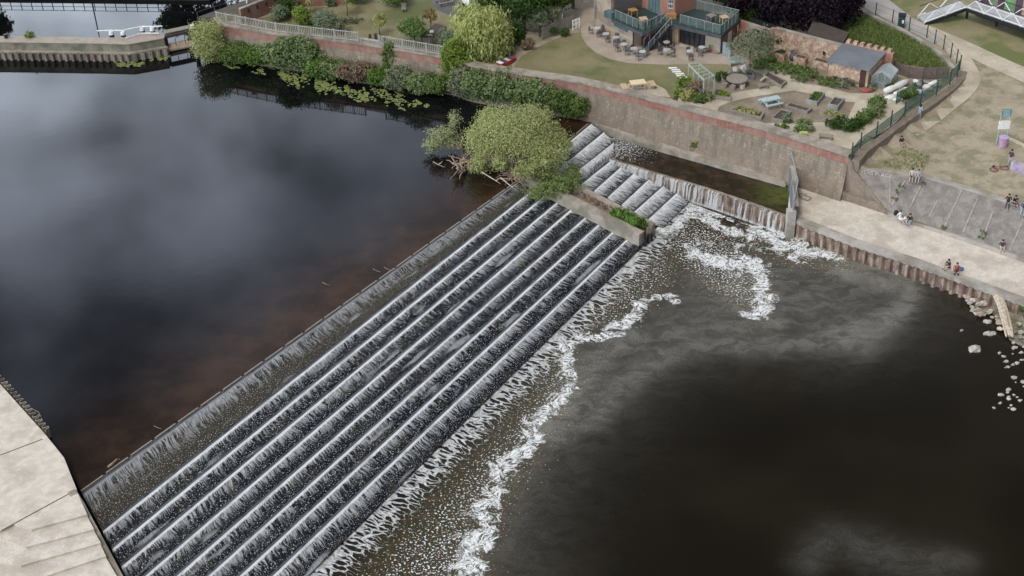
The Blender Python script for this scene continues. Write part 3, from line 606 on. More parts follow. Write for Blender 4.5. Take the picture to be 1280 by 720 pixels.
def corrugated(pts, z0, z1, pitch=.8, depth=.32):
    """folded sheet piling following a polyline (z1 number or list)"""
    out = []; zs = []; zt = z1 if hasattr(z1, '__len__') else [z1]*len(pts); acc = 0
    for i in range(len(pts)-1):
        a, b = Vector(pts[i]), Vector(pts[i+1]); L_ = (b-a).length; d = (b-a).normalized(); nn = Vector((-d.y, d.x, 0)); n = max(1, round(L_/pitch))
        for k in range(n):
            for f, o in ((.0, 0), (.30, 0), (.5, 1), (.80, 1)):
                q = a+d*L_*(k+f)/n+nn*(-depth*o); out.append(q); zs.append(zt[i]+(zt[i+1]-zt[i])*(k+f)/n)
    out.append(Vector(pts[-1])); zs.append(zt[-1]); n = len(out)
    th = .05
    vs = [(p.x, p.y, z0) for p in out]+[(p.x, p.y, z) for p, z in zip(out, zs)]; vs += [(p.x, p.y+th*1.5, z) for p, z in zip(out, zs)]
    fs = [(i, i+1, n+i+1, n+i) for i in range(n-1)]+[(n+i, n+i+1, 2*n+i+1, 2*n+i) for i in range(n-1)]
    return MB().add(vs, fs)
# spill wall with its water curtain
cw = [P(a, b, CH+.05) for a, b in CW]
t = thing('spill_wall', 'rusty sheet pile wall with thin curtains of water spilling out of the brown channel', 'wall', (cw[3].x, cw[3].y, 0))
corrugated(cw, -1.9, CH+.02, .75, .28).build('sheet_piling', steel_rust, t)
solidstrip([p+Vector((.05, .0, 0)) for p in cw], CH-.1, CH+.07, .22, -.02).build('wall_cap', steel_pale, t)
def curtain_mat():
    t = NT('water_curtain'); uv = t.n('ShaderNodeUVMap', uv_map='flow').outputs[0]; s1 = t.n('ShaderNodeSeparateXYZ'); t.L(uv, s1.inputs[0]); al, v = s1.outputs[0], s1.outputs[1]
    cb = t.n('ShaderNodeCombineXYZ'); t.L(al, cb.inputs[0]); t.L(v, cb.inputs[1]); n = t.noise(t.map(cb.outputs[0], (3.2, .25, 1)), 1, 4, .65); b = t.noise(t.map(cb.outputs[0], (.5, .1, 1)), 1, 2)
    f = t.mr(t.math('ADD', t.math('ADD', n, t.math('MULTIPLY', b, .4)), t.mr(al, 0, 22, .10, -.06, False)), .66, .82); f = t.math('MAXIMUM', f, t.math('MULTIPLY', t.mr(v, 1.1, 1.45), t.mr(n, .35, .5)))
    t.base((.62, .63, .62)); t.rough(.5); t.set(t.b.inputs['Alpha'], t.math('MULTIPLY', f, .62)); return t.m
mb = MB(); vs = []; uv_ = []; acc = 0; pr = []
for i, p in enumerate(cw):
    if i: acc += (cw[i]-cw[i-1]).length
    pr.append(acc)
off = t.location; me = bpy.data.meshes.new('water_curtain'); vv = []
for j, (o_, z) in enumerate(((-.06, CH+.09), (-.34, CH-.02), (-.50, .7), (-.62, -.05))):
    for i, p in enumerate(cw):
        d = (cw[min(i+1, 5)]-cw[max(i-1, 0)]).normalized(); nn = Vector((-d.y, d.x, 0)); q = p+nn*o_; vv.append((q.x-off.x, q.y-off.y, z-off.z)); uv_.append((pr[i], CH-z))
me.from_pydata(vv, [], [(j*6+i, j*6+i+1, (j+1)*6+i+1, (j+1)*6+i) for j in range(3) for i in range(5)]); l = me.uv_layers.new(name='flow')
for lp in me.loops: l.data[lp.index].uv = uv_[lp.vertex_index]
me.materials.append(curtain_mat()); o = bpy.data.objects.new('water_curtain', me); COL.objects.link(o); o.parent = t

# ================================================================== QUAY, SLOPE, PILES
QE = [(984, 271), (1065, 303), (1140, 327), (1209, 352), (1255, 369), (1290, 381), (1380, 412)]       # top outer edge
qe = [P(a, b, QZ) for a, b in QE]
QB = [(988, 228), (1040, 246), (1112, 268), (1158, 286), (1225, 308), (1279, 328), (1380, 365)]
qb = [P(a, b, QZ) for a, b in QB]
mb = MB()
mb.prism([p.xy for p in qe]+[p.xy for p in qb[::-1]], QZ-.45, QZ); o = mb.build('quay', pale_conc); struct(o)
t = thing('sheet_pile_edge', 'rusty corrugated sheet piling below the pale quay edge', 'sheet piling', (qe[2].x, qe[2].y, 0))
corrugated([p+Vector((.05, .12, 0)) for p in qe], -1.9, QZ-.30, .82, .36).build('sheet_piling', steel_rust, t)
solidstrip(qe, QZ-.32, QZ+.07, .75, -.1).build('edge_beam', concrete, t)
struct(MB().prism([p.xy for p in [q+Vector((.5, .8, 0)) for q in qe]]+[p.xy for p in qb[::-1]], -1.9, QZ-.44).build('quay_fill', soil))
# bench strip at the slope foot
SB_ = [(1112, 262), (1117, 269), (1180, 287), (1225, 302), (1279, 321), (1380, 357)]
sb_ = [P(a, b, QZ+.38) for a, b in SB_]
st_low = sb_[1:]
QF = [P(a, b, QZ) for a, b in [(1110, 271), (1180, 294), (1225, 309), (1279, 328), (1380, 364)]]
one('kerb_beam', MB().prism([p.xy for p in QF]+[p.xy for p in st_low[::-1]], QZ-.3, QZ+.38), concrete, 'low pale concrete kerb beam along the foot of the grey sloping bank', 'kerb')
# sloping bank
top = [PM(a, b) for a, b in [(1066, 210), (1100, 214), (1142, 221), (1158, 221), (1203, 234), (1255, 250), (1300, 265), (1400, 300)]]
bot = [P(a, b, QZ+.36) for a, b in [(1112, 266), (1113, 267), (1116, 269), (1135, 274), (1180, 287), (1230, 304), (1279, 321), (1380, 357)]]
mb = MB(); n = len(top); vs = []
for u in np.linspace(0, 1, 5):
    vs += [tuple(a.lerp(b, u)) for a, b in zip(top, bot)]
mb.add(vs, [(j*n+i, (j+1)*n+i, (j+1)*n+i+1, j*n+i+1) for j in range(4) for i in range(n-1)])
k = len(mb.v); mb.v += [(v[0], v[1], v[2]-.4) for v in vs]; 
mb.f += [(k+a, k+b, k+c, k+d) for (a, b, c, d) in mb.f[:]]
mb_slope = MB(); mb_slope.v = list(mb.v); mb_slope.f = list(mb.f)
slope = struct(mb.build('sloping_bank', slope_conc))
solid_t = [p+Vector((0, .1, .02)) for p in top]
one('slope_coping', solidstrip(solid_t, 4.2, 4.72, .4, -.1) if False else MB(), concrete, 'x', 'x') if False else None
mb = MB()
for i in range(n-1):
    a, b = top[i], top[i+1]; d = (b-a).normalized(); mb.beam(a-d*.02+Vector((0, .1, -.05)), b+d*.02+Vector((0, .1, -.05)), .42, .26)
one('edge_kerb', mb, concrete, 'thin concrete kerb along the top of the grey sloping bank where people sit', 'kerb')
# expansion joints: raised pale mortar seams
def on_slope(u, v):      # u 0..1 along, v 0 top 1 bottom (picture endpoints of each seam are interpolated)
    return None
def slope_z(x, y):
    for i in range(n-1):
        for (a, b, c) in ((top[i], top[i+1], bot[i]), (top[i+1], bot[i+1], bot[i])):
            den = (b.y-c.y)*(a.x-c.x)+(c.x-b.x)*(a.y-c.y)
            if abs(den) < 1e-6: continue
            l1 = ((b.y-c.y)*(x-c.x)+(c.x-b.x)*(y-c.y))/den; l2 = ((c.y-a.y)*(x-c.x)+(a.x-c.x)*(y-c.y))/den; l3 = 1-l1-l2
            if min(l1, l2, l3) > -.02: return l1*a.z+l2*b.z+l3*c.z
    return 3.0
from mathutils.bvhtree import BVHTree
_bv = BVHTree.FromPolygons([Vector(v) for v in mb_slope.v], mb_slope.f)
def PS(x, y):
    h = _bv.ray_cast(Vector((0, 0, CAMZ)), ray(x, y).normalized())[0]
    return h if h is not None else P(x, y, 3.2)
for i, (a, b) in enumerate([((1112, 222), (1112, 254)), ((1131, 226), (1115, 256)), ((1153, 228), (1137, 260)), ((1172, 250), (1162, 270)), ((1203, 236), (1180, 285)), ((1222, 248), (1204, 290)), ((1241, 264), (1228, 300)), ((1279, 275), (1262, 313))]):
    mb = MB(); q = 8; jp = [PS(a[0]+(b[0]-a[0])*k/q, a[1]+(b[1]-a[1])*k/q)+Vector((0, -.01, .02)) for k in range(q+1)]
    for k in range(q): mb.beam(jp[k], jp[k+1], .10+.05*(k % 2), .05)
    o = struct(mb.build('slope_joint', mat('joint_mortar', (.34, .30, .25), (.24, .215, .18), scale=3)))
# wing wall: the garden wall steps down to the quay corner
E0 = wl[-1]; cornerq = P(1112, 268, QZ)
mb = MB()
ds = (cornerq-E0); ds.z = 0; nrm = Vector((-ds.y, ds.x, 0)).normalized(); nrm = nrm if nrm.y > 0 else -nrm
ZT = [(0, COP-.35), (.10, COP-.6), (.12, COP-1.25), (.45, COP-2.35), (1.0, QZ+.35)]
for i in range(len(ZT)-1):
    a = E0+ds*ZT[i][0]; b = E0+ds*ZT[i+1][0]
    mb.prism([a.xy, b.xy, (b+nrm*.28).xy, (a+nrm*.28).xy], -.5, [ZT[i][1], ZT[i+1][1], ZT[i+1][1], ZT[i][1]])
one('wing_wall', mb, wall_low, 'stone wing wall stepping down from the garden wall end to the quay corner', 'wall')
# low plinth between the quay and the garden wall foot
wf = [P(a, b, QZ) for a, b in [(995, 229), (1040, 246), (1106, 268)]]
one('wall_plinth', solidstrip([p+Vector((0, .1, 0)) for p in wf], QZ-.3, QZ+.8, 1.2, 0), wall_low, 'brown stone plinth at the wall foot behind the pale quay', 'plinth')

def text3d(name, body, pos, size, xdir, ydir, m, parent=None, ext=.006):
    cu = bpy.data.curves.new(name, 'FONT'); cu.body = body; cu.size = size; cu.extrude = ext; cu.align_x = 'CENTER'; cu.align_y = 'CENTER'; cu.space_character = 1.1
    ob = bpy.data.objects.new(name, cu); COL.objects.link(ob); dg = bpy.context.evaluated_depsgraph_get(); me = bpy.data.meshes.new_from_object(ob.evaluated_get(dg)); bpy.data.objects.remove(ob)
    me.materials.clear(); me.materials.append(m); o = bpy.data.objects.new(name, me); COL.objects.link(o); x = xdir.normalized(); z = x.cross(ydir).normalized(); y = z.cross(x)
    o.matrix_world = Matrix.Translation(pos) @ Matrix((x, y, z)).transposed().to_4x4(); return o
a, b = PS(1078, 215), PS(1103, 219); c1 = PS(1088, 221.5)
xd = (b-a).normalized(); yd = ((a+b)/2-c1); zz = xd.cross(yd).normalized()
o = text3d('painted_lettering', "OWENS PLACE", (a+b)/2+zz*.05, .46, xd, yd, mat('faded_white_paint', (.66, .64, .60), (.50, .48, .45), scale=5)); tag(o, 'white painted words OWENS PLACE at the top of the sloping bank', 'lettering')
for v in o.data.vertices:
    w_ = o.matrix_world @ v.co; h = _bv.ray_cast(w_+Vector((0, -.6, .5)), Vector((0, .77, -.64)))[0]
    if h is not None: v.co = o.matrix_world.inverted() @ (h+Vector((0, -.03, .03)))
# weeds in the joints
for i, (x, y, r) in enumerate([(1128, 233, .5), (1124, 240, .45), (1118, 250, .35), (1152, 230, .4), (1179, 285, .3), (1229, 291, .4), (1226, 298, .25)]):
    p = PS(x, y); plant('weed_tuft', 'green weed tuft growing in a joint of the sloping bank', 'weed', p, [(0, 0, .08, r, r*1.3, .16)], 130, .1, 'mid', stems=2, group='weeds in the slope joints', stemr=.01)

# ================================================================== SLUICE FRAME at the channel end
g0, g1 = P(990, 276, QZ), P(986, 226, QZ)
t = thing('sluice_gate', 'tall pale steel sluice frame with two grey panels at the end of the channel', 'sluice gate', (g0.x, g0.y, QZ))
dg_ = (g1-g0); mid = g0.lerp(g1, .47)
MB().box(-.0, 0, 0, 0, 0, 0) if False else None
MB().prism([(g0.x-.5, g0.y-.3), (g0.x+.25, g0.y-.3), (g0.x+.25, g0.y+.4), (g0.x-.5, g0.y+.4)], -.5, QZ+1.1).build('concrete_pier', concrete, t)
for k, (a, b) in enumerate(((g0, mid), (mid, g1))):
    a2 = a.lerp(b, .03); b2 = a.lerp(b, .97); mbp = MB(); mbp.prism([(a2.x-.06, a2.y), (a2.x+.06, a2.y), (b2.x+.06, b2.y), (b2.x-.06, b2.y)], QZ-.6, QZ+1.55).build('gate_panel', cladding_grey if False else roof_grey, t)
fr = MB(); 
for q in (g0, mid, g1): fr.beam(q+Vector((0, 0, -.8)), q+Vector((0, 0, 2.2)), .16, .16)
for z in (-.3, .75, 1.7): fr.beam(g0+Vector((.1, 0, z)), g1+Vector((.1, 0, z)), .12, .12)
fr.beam(g0+Vector((0, 0, 1.7)), mid+Vector((.5, 0, 2.1)), .1, .1); fr.beam(mid+Vector((.5, 0, 2.1)), g1+Vector((0, 0, 3.0)), .1, .1); fr.beam(g1+Vector((0, 0, 0)), g1+Vector((0, 0, 3.0)), .12, .12)
fr.build('frame', steel_m, t)
MB().beam(g0+Vector((.25, 0, 1.5)), g1+Vector((.25, 0, 1.8)), .45, .06).build('walkway', concrete, t)
for x, y in ((998, 242), (1004, 246), (1008, 249)):
    p = P(x, y, QZ); one('rubble_block', MB().blob(p+Vector((0, 0, .12)), .3, (1.3, 1, .6)), stone_white, 'pale broken stone lying on the quay beside the sluice frame', 'stone', 'stones by the sluice frame')

# ================================================================== DIVIDER between the two weir flights
d0, d1 = P(650, 221, 2.35), P(803, 293, 1.15)           # near beam, picture ends at its outer bottom
e0, e1 = P(668, 212, 2.35), P(806, 282, 1.15)
dirn = (d1-d0).normalized(); side = Vector((-dirn.y, dirn.x, 0)).normalized(); side = side if side.y > 0 else -side
t = thing('divider_pier', 'pale concrete divider with twin beams between the long and short weir flights', 'pier', (d1.x, d1.y, 0))
def sloping_beam(a, b, th, zb, za, zb2):
    return MB().prism([a.xy, b.xy, (b+side*th).xy, (a+side*th).xy], zb, [za, zb2, zb2, za])
Ltot = (d1-d0).length
sloping_beam(d0+side*.0-side*.5, d1+side*.0-side*.5, .75, -1.9, 2.95, 1.35).build('coping', coping_m, t)
far_a, far_b = d0+side*1.7, d1+side*1.5
sloping_beam(far_a, far_b, .5, -1.9, 2.95, 1.35).build('coping', coping_m, t)
sloping_beam(d0+side*.25, d1+side*.25-dirn*.5, 1.4, -1.9, 2.35, .75).build('core', wall_low, t)
corrugated([far_a-side*.06+Vector((0, 0, 0)), far_b-side*.06], -.5, [2.8, 1.2], .8, .3).build('sheet_piling', steel_rust, t)
for i in range(3):
    pp = d1+side*(.1+.5*i)+dirn*.25; MB().beam(Vector((pp.x, pp.y, -1)), Vector((pp.x, pp.y, 1.15-.2*i)), .22, .22).build('end_post', dark_metal, t)
gp = d1-dirn*2.3+side*.9
gt = plant('grass_tuft', 'lush green grass clump on the lower end of the concrete divider', 'grass clump', Vector((gp.x, gp.y, 1.0)), [(-dirn.x*.9, -dirn.y*.9, .5, .9, .7, .55), (0, 0, .45, .9, .7, .55), (dirn.x*.9, dirn.y*.9, .4, .9, .7, .5)], 2600, .16, 'reed', hang=.25, aspect=3.2, stems=3, stemr=.015)

# ================================================================== WILLOW stranded on the weir
def lob(px, py, z, rx, ry, rz, b): p = P(px, py, z); return (p.x-b.x, p.y-b.y, p.z-b.z, rx, ry, rz)
b = P(640, 222, UP); _r = random.Random(5)
WLB = [lob(648, 172, 5.2, 4.0, 3.0, 2.5, b), lob(610, 176, 4.6, 2.3, 2.4, 2.1, b), lob(682, 188, 4.2, 2.5, 2.8, 1.9, b), lob(618, 152, 5.6, 2.0, 1.8, 1.5, b), lob(655, 153, 6.2, 2.8, 2.0, 1.5, b), lob(668, 212, 3.2, 2.4, 1.6, 1.1, b), lob(597, 207, 3.0, .9, 1.0, .9, b), lob(632, 202, 3.4, 1.9, 1.0, 1.0, b)]
for _i in range(34):
    _a = _r.uniform(0, 6.28); _q = _r.uniform(.85, 1.12); WLB.append(lob(646+math.cos(_a)*58*_q, 176-math.sin(_a)*42*_q+(0 if math.sin(_a) > -.2 else -8), 4.2+1.6*max(0, math.sin(_a)), _r.uniform(.35, .75), _r.uniform(.4, .8), _r.uniform(.3, .7), b))
wb = plant('willow_tree', 'big pale green willow bush stranded on the weir crest above the divider', 'tree', b,
    WLB, 70000, .125, 'willow', trunk=(1.6, .35), stems=16, part='crown', shell=.3, clump=.34)
leaves('leafy_fringe', [(*P(700, 226, 3.0)[:2], 2.7, 2.3, 1.7, .8), (*P(682, 234, 3.0)[:2], 2.6, 2.2, 1.2, .7), (*P(716, 212, 3.0)[:2], 2.6, 1.1, 1.8, .7)], 6000, .14, LG['willow2'], wb, shell=.2)
b2 = P(578, 196, UP)
plant('willow_sapling', 'thin grey green willow leaning out over the dark pool on the left', 'tree', b2,
    [lob(552, 170, 3.9, 1.9, 1.5, 1.0, b2), lob(540, 182, 3.1, 1.2, 1.0, .7, b2), lob(568, 150, 5.5, .7, .7, 1.3, b2), lob(562, 178, 3.3, 1.6, 1.1, .7, b2)], 3600, .15, 'palewillow', trunk=(1.0, .14), stems=7, part='crown', shell=.2)
def branches(name, label, base, segs, m=driftwood, group=None):
    mb = MB()
    for pts, r in segs: mb.tube(pts, [r*(1-.75*i/(len(pts)-1)) for i in range(len(pts))], 6)
    return one(name, mb, m, label, 'driftwood', group)
rr = random.Random(3)
def rnd_branch(a, b, r, k=4, w=.25):
    pts = []
    for i in range(k+1):
        p = a.lerp(b, i/k); pts.append(p+Vector((rr.uniform(-w, w), rr.uniform(-w, w), rr.uniform(-w*.4, w*.5)))*(0 if i == 0 else 1))
    return (pts, r)
segs = [rnd_branch(P(575+rr.uniform(-6, 8), 205+rr.uniform(-8, 8), 2.6), P(578+rr.uniform(-18, 12), 212+rr.uniform(-22, 12), 2.4+rr.uniform(0, 1.2)), .11) for _ in range(22)]
branches('debris_pile', 'tangled brown pile of driftwood caught at the left end of the stranded willow', None, segs, mat('wet_branches', (.22, .16, .12), (.32, .25, .19), scale=4))
segs = [rnd_branch(P(640+rr.uniform(-6, 6), 215+rr.uniform(-4, 3), 2.8), P(642+rr.uniform(-24, 20), 226+rr.uniform(-9, 12), 2.4), .09) for _ in range(16)]
branches('debris_pile', 'reddish brown twigs snagged under the willow right at the weir crest', None, segs, mat('red_branches', (.30, .19, .15), (.22, .15, .12), scale=4))
for (a, b, c), lb in zip([((602, 215), (620, 226), (626, 230)), ((625, 223), (642, 224), (645, 224)), ((626, 222), (640, 234), (646, 237)), ((640, 212), (652, 224), (657, 233)), ((541, 202), (548, 206), (556, 209)), ((596, 213), (612, 209), (614, 210))],
        ['long bare branch reaching from the debris to the weir crest', 'pale broken branch lying level on the weir crest', 'bare branch bent down over the first weir step', 'straight bare pole leaning down from the willow twigs', 'short bleached branch sticking out of the pool left of the debris', 'pale forked branch under the willow leaves']):
    branches('driftwood_branch', lb, None, [([P(*a, 2.8), P(*b, 2.5), P(*c, 2.25)], .07), ([P(*b, 2.5), P(b[0]+5, b[1]-4, 2.8)], .06)])
branches('driftwood_branch', 'curved dark branch resting on the crest near the left abutment', None, [([P(135, 584, 2.3), P(141, 579, 2.5), P(146, 574, 2.55), P(150, 574, 2.4)], .10)], mat('wet_branches', (.22, .16, .12)))
for (x, y), lb in zip([(472, 339), (486, 337), (409, 356), (198, 535)], ['thin pale twig caught on the crest in the middle of the weir', 'second thin twig crossing the crest beside the first', 'small stick standing on the crest left of the twigs', 'thin floating stick just above the crest near the abutment']):
    branches('twig', lb, None, [([P(x-6, y-3, 2.5), P(x, y, 2.35), P(x+4, y+1, 2.3)], .035)], mat('wet_branches', (.22, .16, .12)))

# ================================================================== LEFT ABUTMENT
AZ = 3.0
edge = [(-60, 425), (0, 480), (55, 541), (80, 572), (96, 612)]
t = thing('abutment', 'pale concrete abutment with shallow steps at the left end of the weir', 'abutment', P(60, 640, 0))
MB().prism([P(a, b, AZ).xy for a, b in edge+[(24, 651), (2, 663), (-60, 690), (-250, 560), (-200, 300)]], -1.9, AZ).build('deck', pale_conc, t)
# shallow steps
left_x = [(24, 650), (39, 659), (32, 681), (26, 704), (18, 730), (8, 765)]; right_x = [(95, 612), (106, 640), (114.6, 658.5), (123, 675.5), (129.5, 692), (146, 722)]
z = AZ
for i in range(5):
    z_ = AZ-.16*(i+0)-.004
    a, b = left_x[i], right_x[i]; c, d = right_x[i+1], left_x[i+1]
    MB().prism([P(*a, z_).xy, P(*b, z_).xy, P(c[0]+3, c[1]+3, z_).xy, P(d[0], d[1]+3, z_).xy], -1.9, z_).build('step', pale_conc, t)
    e = P(*a, z_); f = P(-40+i*5, a[1]-22-i*2, z_); h = P(-50+i*5, d[1]-25, z_); MB().prism([e.xy, P(d[0], d[1]+3, z_).xy, h.xy, f.xy], -1.9, z_-.002).build('step', pale_conc, t)
MB().prism([P(8, 760, 2).xy, P(150, 722, 2).xy, P(200, 800, 2).xy, P(-50, 830, 2).xy], -1.9, 2.15).build('step', pale_conc, t)
cp = [P(94, 611, AZ+.08), P(106, 630, 2.8), P(122, 660, 2.5), P(138, 690, 2.2), P(155, 722, 1.9), P(175, 765, 1.5)]
mb = MB()
for i in range(5):
    a, b = cp[i], cp[i+1]; d = (b-a).normalized(); s_ = Vector((d.y, -d.x, 0)).normalized(); s_ = s_ if s_.x > 0 else -s_
    mb.prism([(a-s_*.55).xy, a.xy, b.xy, (b-s_*.55).xy], -1.9, [a.z, a.z, b.z, b.z])
mb.build('coping', coping_m, t)
for (a, b) in (((0, 569), (53, 549)), ((24, 651), (94, 613)), ((2, 663), (24, 651))):
    MB().beam(P(*a, AZ+.004), P(*b, AZ+.004), .07, .02).build('joint', soil, t)
t2 = thing('sheet_pile_edge', 'pale zigzag sheet piling along the upper edge of the left abutment', 'sheet piling', P(30, 510, 0))
e_ = [P(a, b, AZ) for a, b in edge[:3]][::-1]
corrugated([p+Vector((.12, .05, 0)) for p in e_], -1.9, AZ+.05, .55, .38).build('sheet_piling', steel_pale, t2)
branches('driftwood_branch', 'white plank and twigs floating against the zigzag piling of the abutment', None, [([P(27, 506, 2.3), P(41, 518, 2.3)], .1), ([P(38, 510, 2.3), P(48, 515, 2.5), P(54, 527, 2.3)], .04), ([P(40, 516, 2.3), P(52, 520, 2.4)], .04)])

# ================================================================== LOCK ISLAND
IZ = 4.0; LZ = 3.1
ft = [(-60, 53), (0, 53), (120, 54.5), (161, 55.5), (205, 48)]; bk = [(-60, 45), (0, 45.5), (90, 46.5), (137, 47.5), (162, 46.5), (176, 41), (196, 41), (206, 44)]
lf = [(-60, 65), (0, 64.5), (120, 66), (163, 67), (210, 59)]
t = thing('lock_island', 'long weathered concrete lock wall with a tan top between the pool and the canal', 'lock wall', P(100, 60, 0))
MB().prism([P(a, b, IZ).xy for a, b in ft]+[P(a, b, IZ).xy for a, b in bk[::-1]], -1.9, IZ).build('upper_wall', mat('lichen_concrete', (.25, .225, .18), (.19, .175, .135), scale=1.4, c3=(.13, .14, .09), scale3=.8), t)
MB().prism([P(a, b+.2, IZ).xy for a, b in ft]+[P(a, b-.1, IZ).xy for a, b in bk[::-1]], IZ-.02, IZ+.05).build('path_surface', mat('tan_gravel_top', (.37, .31, .26), (.30, .26, .22), scale=1.3), t)
lfw = [P(a, b, LZ) for a, b in lf]; ftw = [P(a, b, IZ) for a, b in ft]
MB().prism([p.xy for p in lfw]+[(p+Vector((0, .2, 0))).xy for p in ftw[::-1]], -1.9, LZ).build('lower_ledge', coping_m, t)
corrugated([p-Vector((0, .1, 0)) for p in lfw], -1.9, LZ-.06, .78, .32).build('sheet_piling', steel_pale, t)
# gate between island and bank
a, b = P(206, 49, 3.6), P(243, 41, 3.6)
t = thing('lock_gate', 'dark timber lock gate with a slot, between the island and the brick bank', 'lock gate', (a.x, a.y, UP))
dd = (b-a).normalized(); gb = MB()
gb.beam(a+Vector((0, 0, .3)), b+Vector((0, 0, .3)), .5, .3); gb.beam(a+Vector((0, 0, -1.0)), b+Vector((0, 0, -1.0)), .35, .3)
for u in (0.02, .80, .98): q = a.lerp(b, u); gb.beam(q+Vector((0, 0, -1.6)), q+Vector((0, 0, .3)), .4, .4)
gb.build('frame', wood_dark, t)
c0, c1 = P(209, 60, LZ-.3), P(242, 53, LZ-.3)
MB().prism([a.xy, b.xy, (c1).xy, (c0).xy], 2.3, [3.0, 3.0, 2.5, 2.5]).build('apron', mat('tan_timber', (.40, .30, .23), (.32, .25, .19), scale=2), t)
MB().beam(a+Vector((0, .5, .62)), b+Vector((0, .5, .62)), .9, .1).build('walkway', wood_grey, t)
rl = MB()
for u in (.35, .7, 1.0): q = c0.lerp(c1, u); rl.beam(q, q+Vector((0, 0, 1.0)), .06, .06)
rl.build('rail', dark_metal, t)
# white handrail on the island
rp = [P(140, 45.8, IZ), P(154.5, 46, IZ), P(178.5, 40.8, IZ), P(191, 41, IZ)]
t = thing('white_handrail', 'white handrail on four stout posts at the bend of the lock island', 'railing', rp[0])
for p in rp:
    MB().cyl(p.x, p.y, IZ-.6, IZ+.28, .27, .27).build('post', dark_metal, t)
    MB().cyl(p.x, p.y, IZ+.28, IZ+.62, .28, .24).build('post_cap', white_paint, t)
tops = [p+Vector((0, 0, .75)) for p in rp]; mb = MB(); mb.tube([tops[0]-Vector((1.5, 0, 0))]+tops+[tops[-1]+Vector((1.2, 0, 0))], .07, 6)
mb.build('rail', white_paint, t); mb = MB(); mb.tube([P(157, 47.3, IZ+.3), P(176, 41.5, IZ+.3), P(199, 41.5, IZ+.3)], .06, 6); mb.build('kerb_rail', white_paint, t)
p = P(241.5, 38, 4.2); t = thing('mooring_bollard', 'single white topped bollard at the right end of the lock gate', 'bollard', p)
MB().cyl(p.x, p.y, 3.2, 4.5, .26).build('post', dark_metal, t); MB().cyl(p.x, p.y, 4.5, 4.9, .30, .24).build('post_cap', white_paint, t)
p = P(8, 48, IZ); t = thing('mooring_bollard', 'small dark bollard at the far left of the lock island', 'bollard', p); MB().cyl(p.x, p.y, IZ, IZ+.5, .18, .24).build('post', dark_metal, t); MB().beam(p+Vector((-.3, 0, .4)), p+Vector((.3, 0, .4)), .1, .1).build('cross_bar', dark_metal, t)
shrub(38, 47, 1.6, .8, 'bright', 'small bright green bush growing on the back edge of the lock island', IZ, n=500, size=.14, group=None)

# far canal bank, mostly outside the frame: seen as reflections in the canal
fb0, fb1 = P(-120, -3, UP), P(262, 1.0, UP)
t = thing('canal_bank', 'dark far bank of the canal along the top left edge', 'bank', (fb0.x, fb0.y, 0))
MB().prism([fb0.xy, fb1.xy, (fb1+Vector((6, 14, 0))).xy, (fb0+Vector((0, 16, 0))).xy], -1.9, UP+.55).build('bank', mat('dark_bank', (.05, .045, .035), (.03, .03, .022), scale=1), t)
def railing(name, label, pts, h, gap, m, rails=2, group=None, r=.05, post=.08):
    t = thing(name, label, 'fence', pts[0], 0, group); posts = []
    rl = MB()
    for i in range(len(pts)-1):
        a, b = pts[i], pts[i+1]; n = max(1, round((b-a).length/gap))
        for k in range(n+(1 if i == len(pts)-2 else 0)): posts.append(a.lerp(b, k/n))
        for j in range(rails): zz_ = Vector((0, 0, h*(1-j*.45))); rl.beam(a+zz_, b+zz_, r, r)
    rl.build('rail', m, t)
    for p in posts: MB().beam(p-Vector((0, 0, .1)), p+Vector((0, 0, h+.03)), post, post).build('post', m, t)
    return t
railing('bank_fence', 'post and rail fence on the far canal bank mirrored in the water', [fb0+Vector((0, .5, .55)), fb1+Vector((0, .5, .55))], 1.15, 1.35, wood_dark)
for i, (x, r, h) in enumerate([(-38, 3.6, 7.5), (262, 5, 9), (215, 4.5, 7.6)]):
    p = P(x, -6, UP); tree(0, 0, h, r, 'dark', ['dark tree on the far canal bank at the left edge', 'dark tree on the far canal bank nearest the brick wall', 'dark tree between two others on the far canal bank'][i], base=Vector((p.x, p.y+3+3*(i > 0), UP+.5)), n=5000, size=.35)
p = P(112, 1, UP); one('lamp_post', MB().cyl(p.x, p.y+.8, UP, UP+5.2, .09, .06), dark_metal, 'slim dark lamp post on the far canal bank', 'lamp post')

# ================================================================== GARDEN SURFACES
def px2(pts): return pts
lawn_cafe = [(640, 86), (652, 70), (680, 55), (712, 42), (728, 40), (728, 48), (733, 56), (745, 66), (762, 74), (785, 79), (830, 81), (880, 80), (918, 81), (928, 84), (905, 90), (872, 98), (845, 112), (842, 124), (815, 118), (790, 113), (770, 112), (715, 98)]
lawn_left = [(300, 31), (318, 24), (350, 19), (392, 11), (430, 4), (480, -8), (590, -8), (620, 20), (640, 60), (640, 84), (600, 78), (560, 69), (440, 48), (345, 37)]
gravel = [(842, 124), (850, 112), (868, 99), (905, 90), (935, 84), (960, 78), (985, 70), (1010, 76), (1040, 92), (1090, 115), (1110, 118), (1140, 110), (1150, 125), (1100, 160), (1062, 185), (1058, 191), (950, 155), (870, 134)]
yard = [(905, 40), (965, 62), (1040, 85), (1040, 96), (1000, 92), (960, 82), (925, 78), (900, 70)]
sheet('lawn', lawn_cafe, G, lawn_m, .012); sheet('lawn', lawn_left, G, lawn_m, .012); sheet('gravel', gravel, G, gravel_m, .014); sheet('gravel', yard, G, gravel_m, .018)
sheet('patio', [(731, 10), (738, 30), (745, 36), (790, 60), (850, 55), (900, 68), (925, 66), (940, 76), (918, 81), (880, 80), (830, 81), (785, 79), (762, 74), (745, 66), (733, 56), (727, 45), (724, 20)], G, patio_m, .024)
sheet('patio', [(1062, 187), (1030, 182), (998, 170), (985, 160), (1012, 158), (1040, 160), (1066, 164), (1092, 160), (1080, 175)], G, path_m, .024)
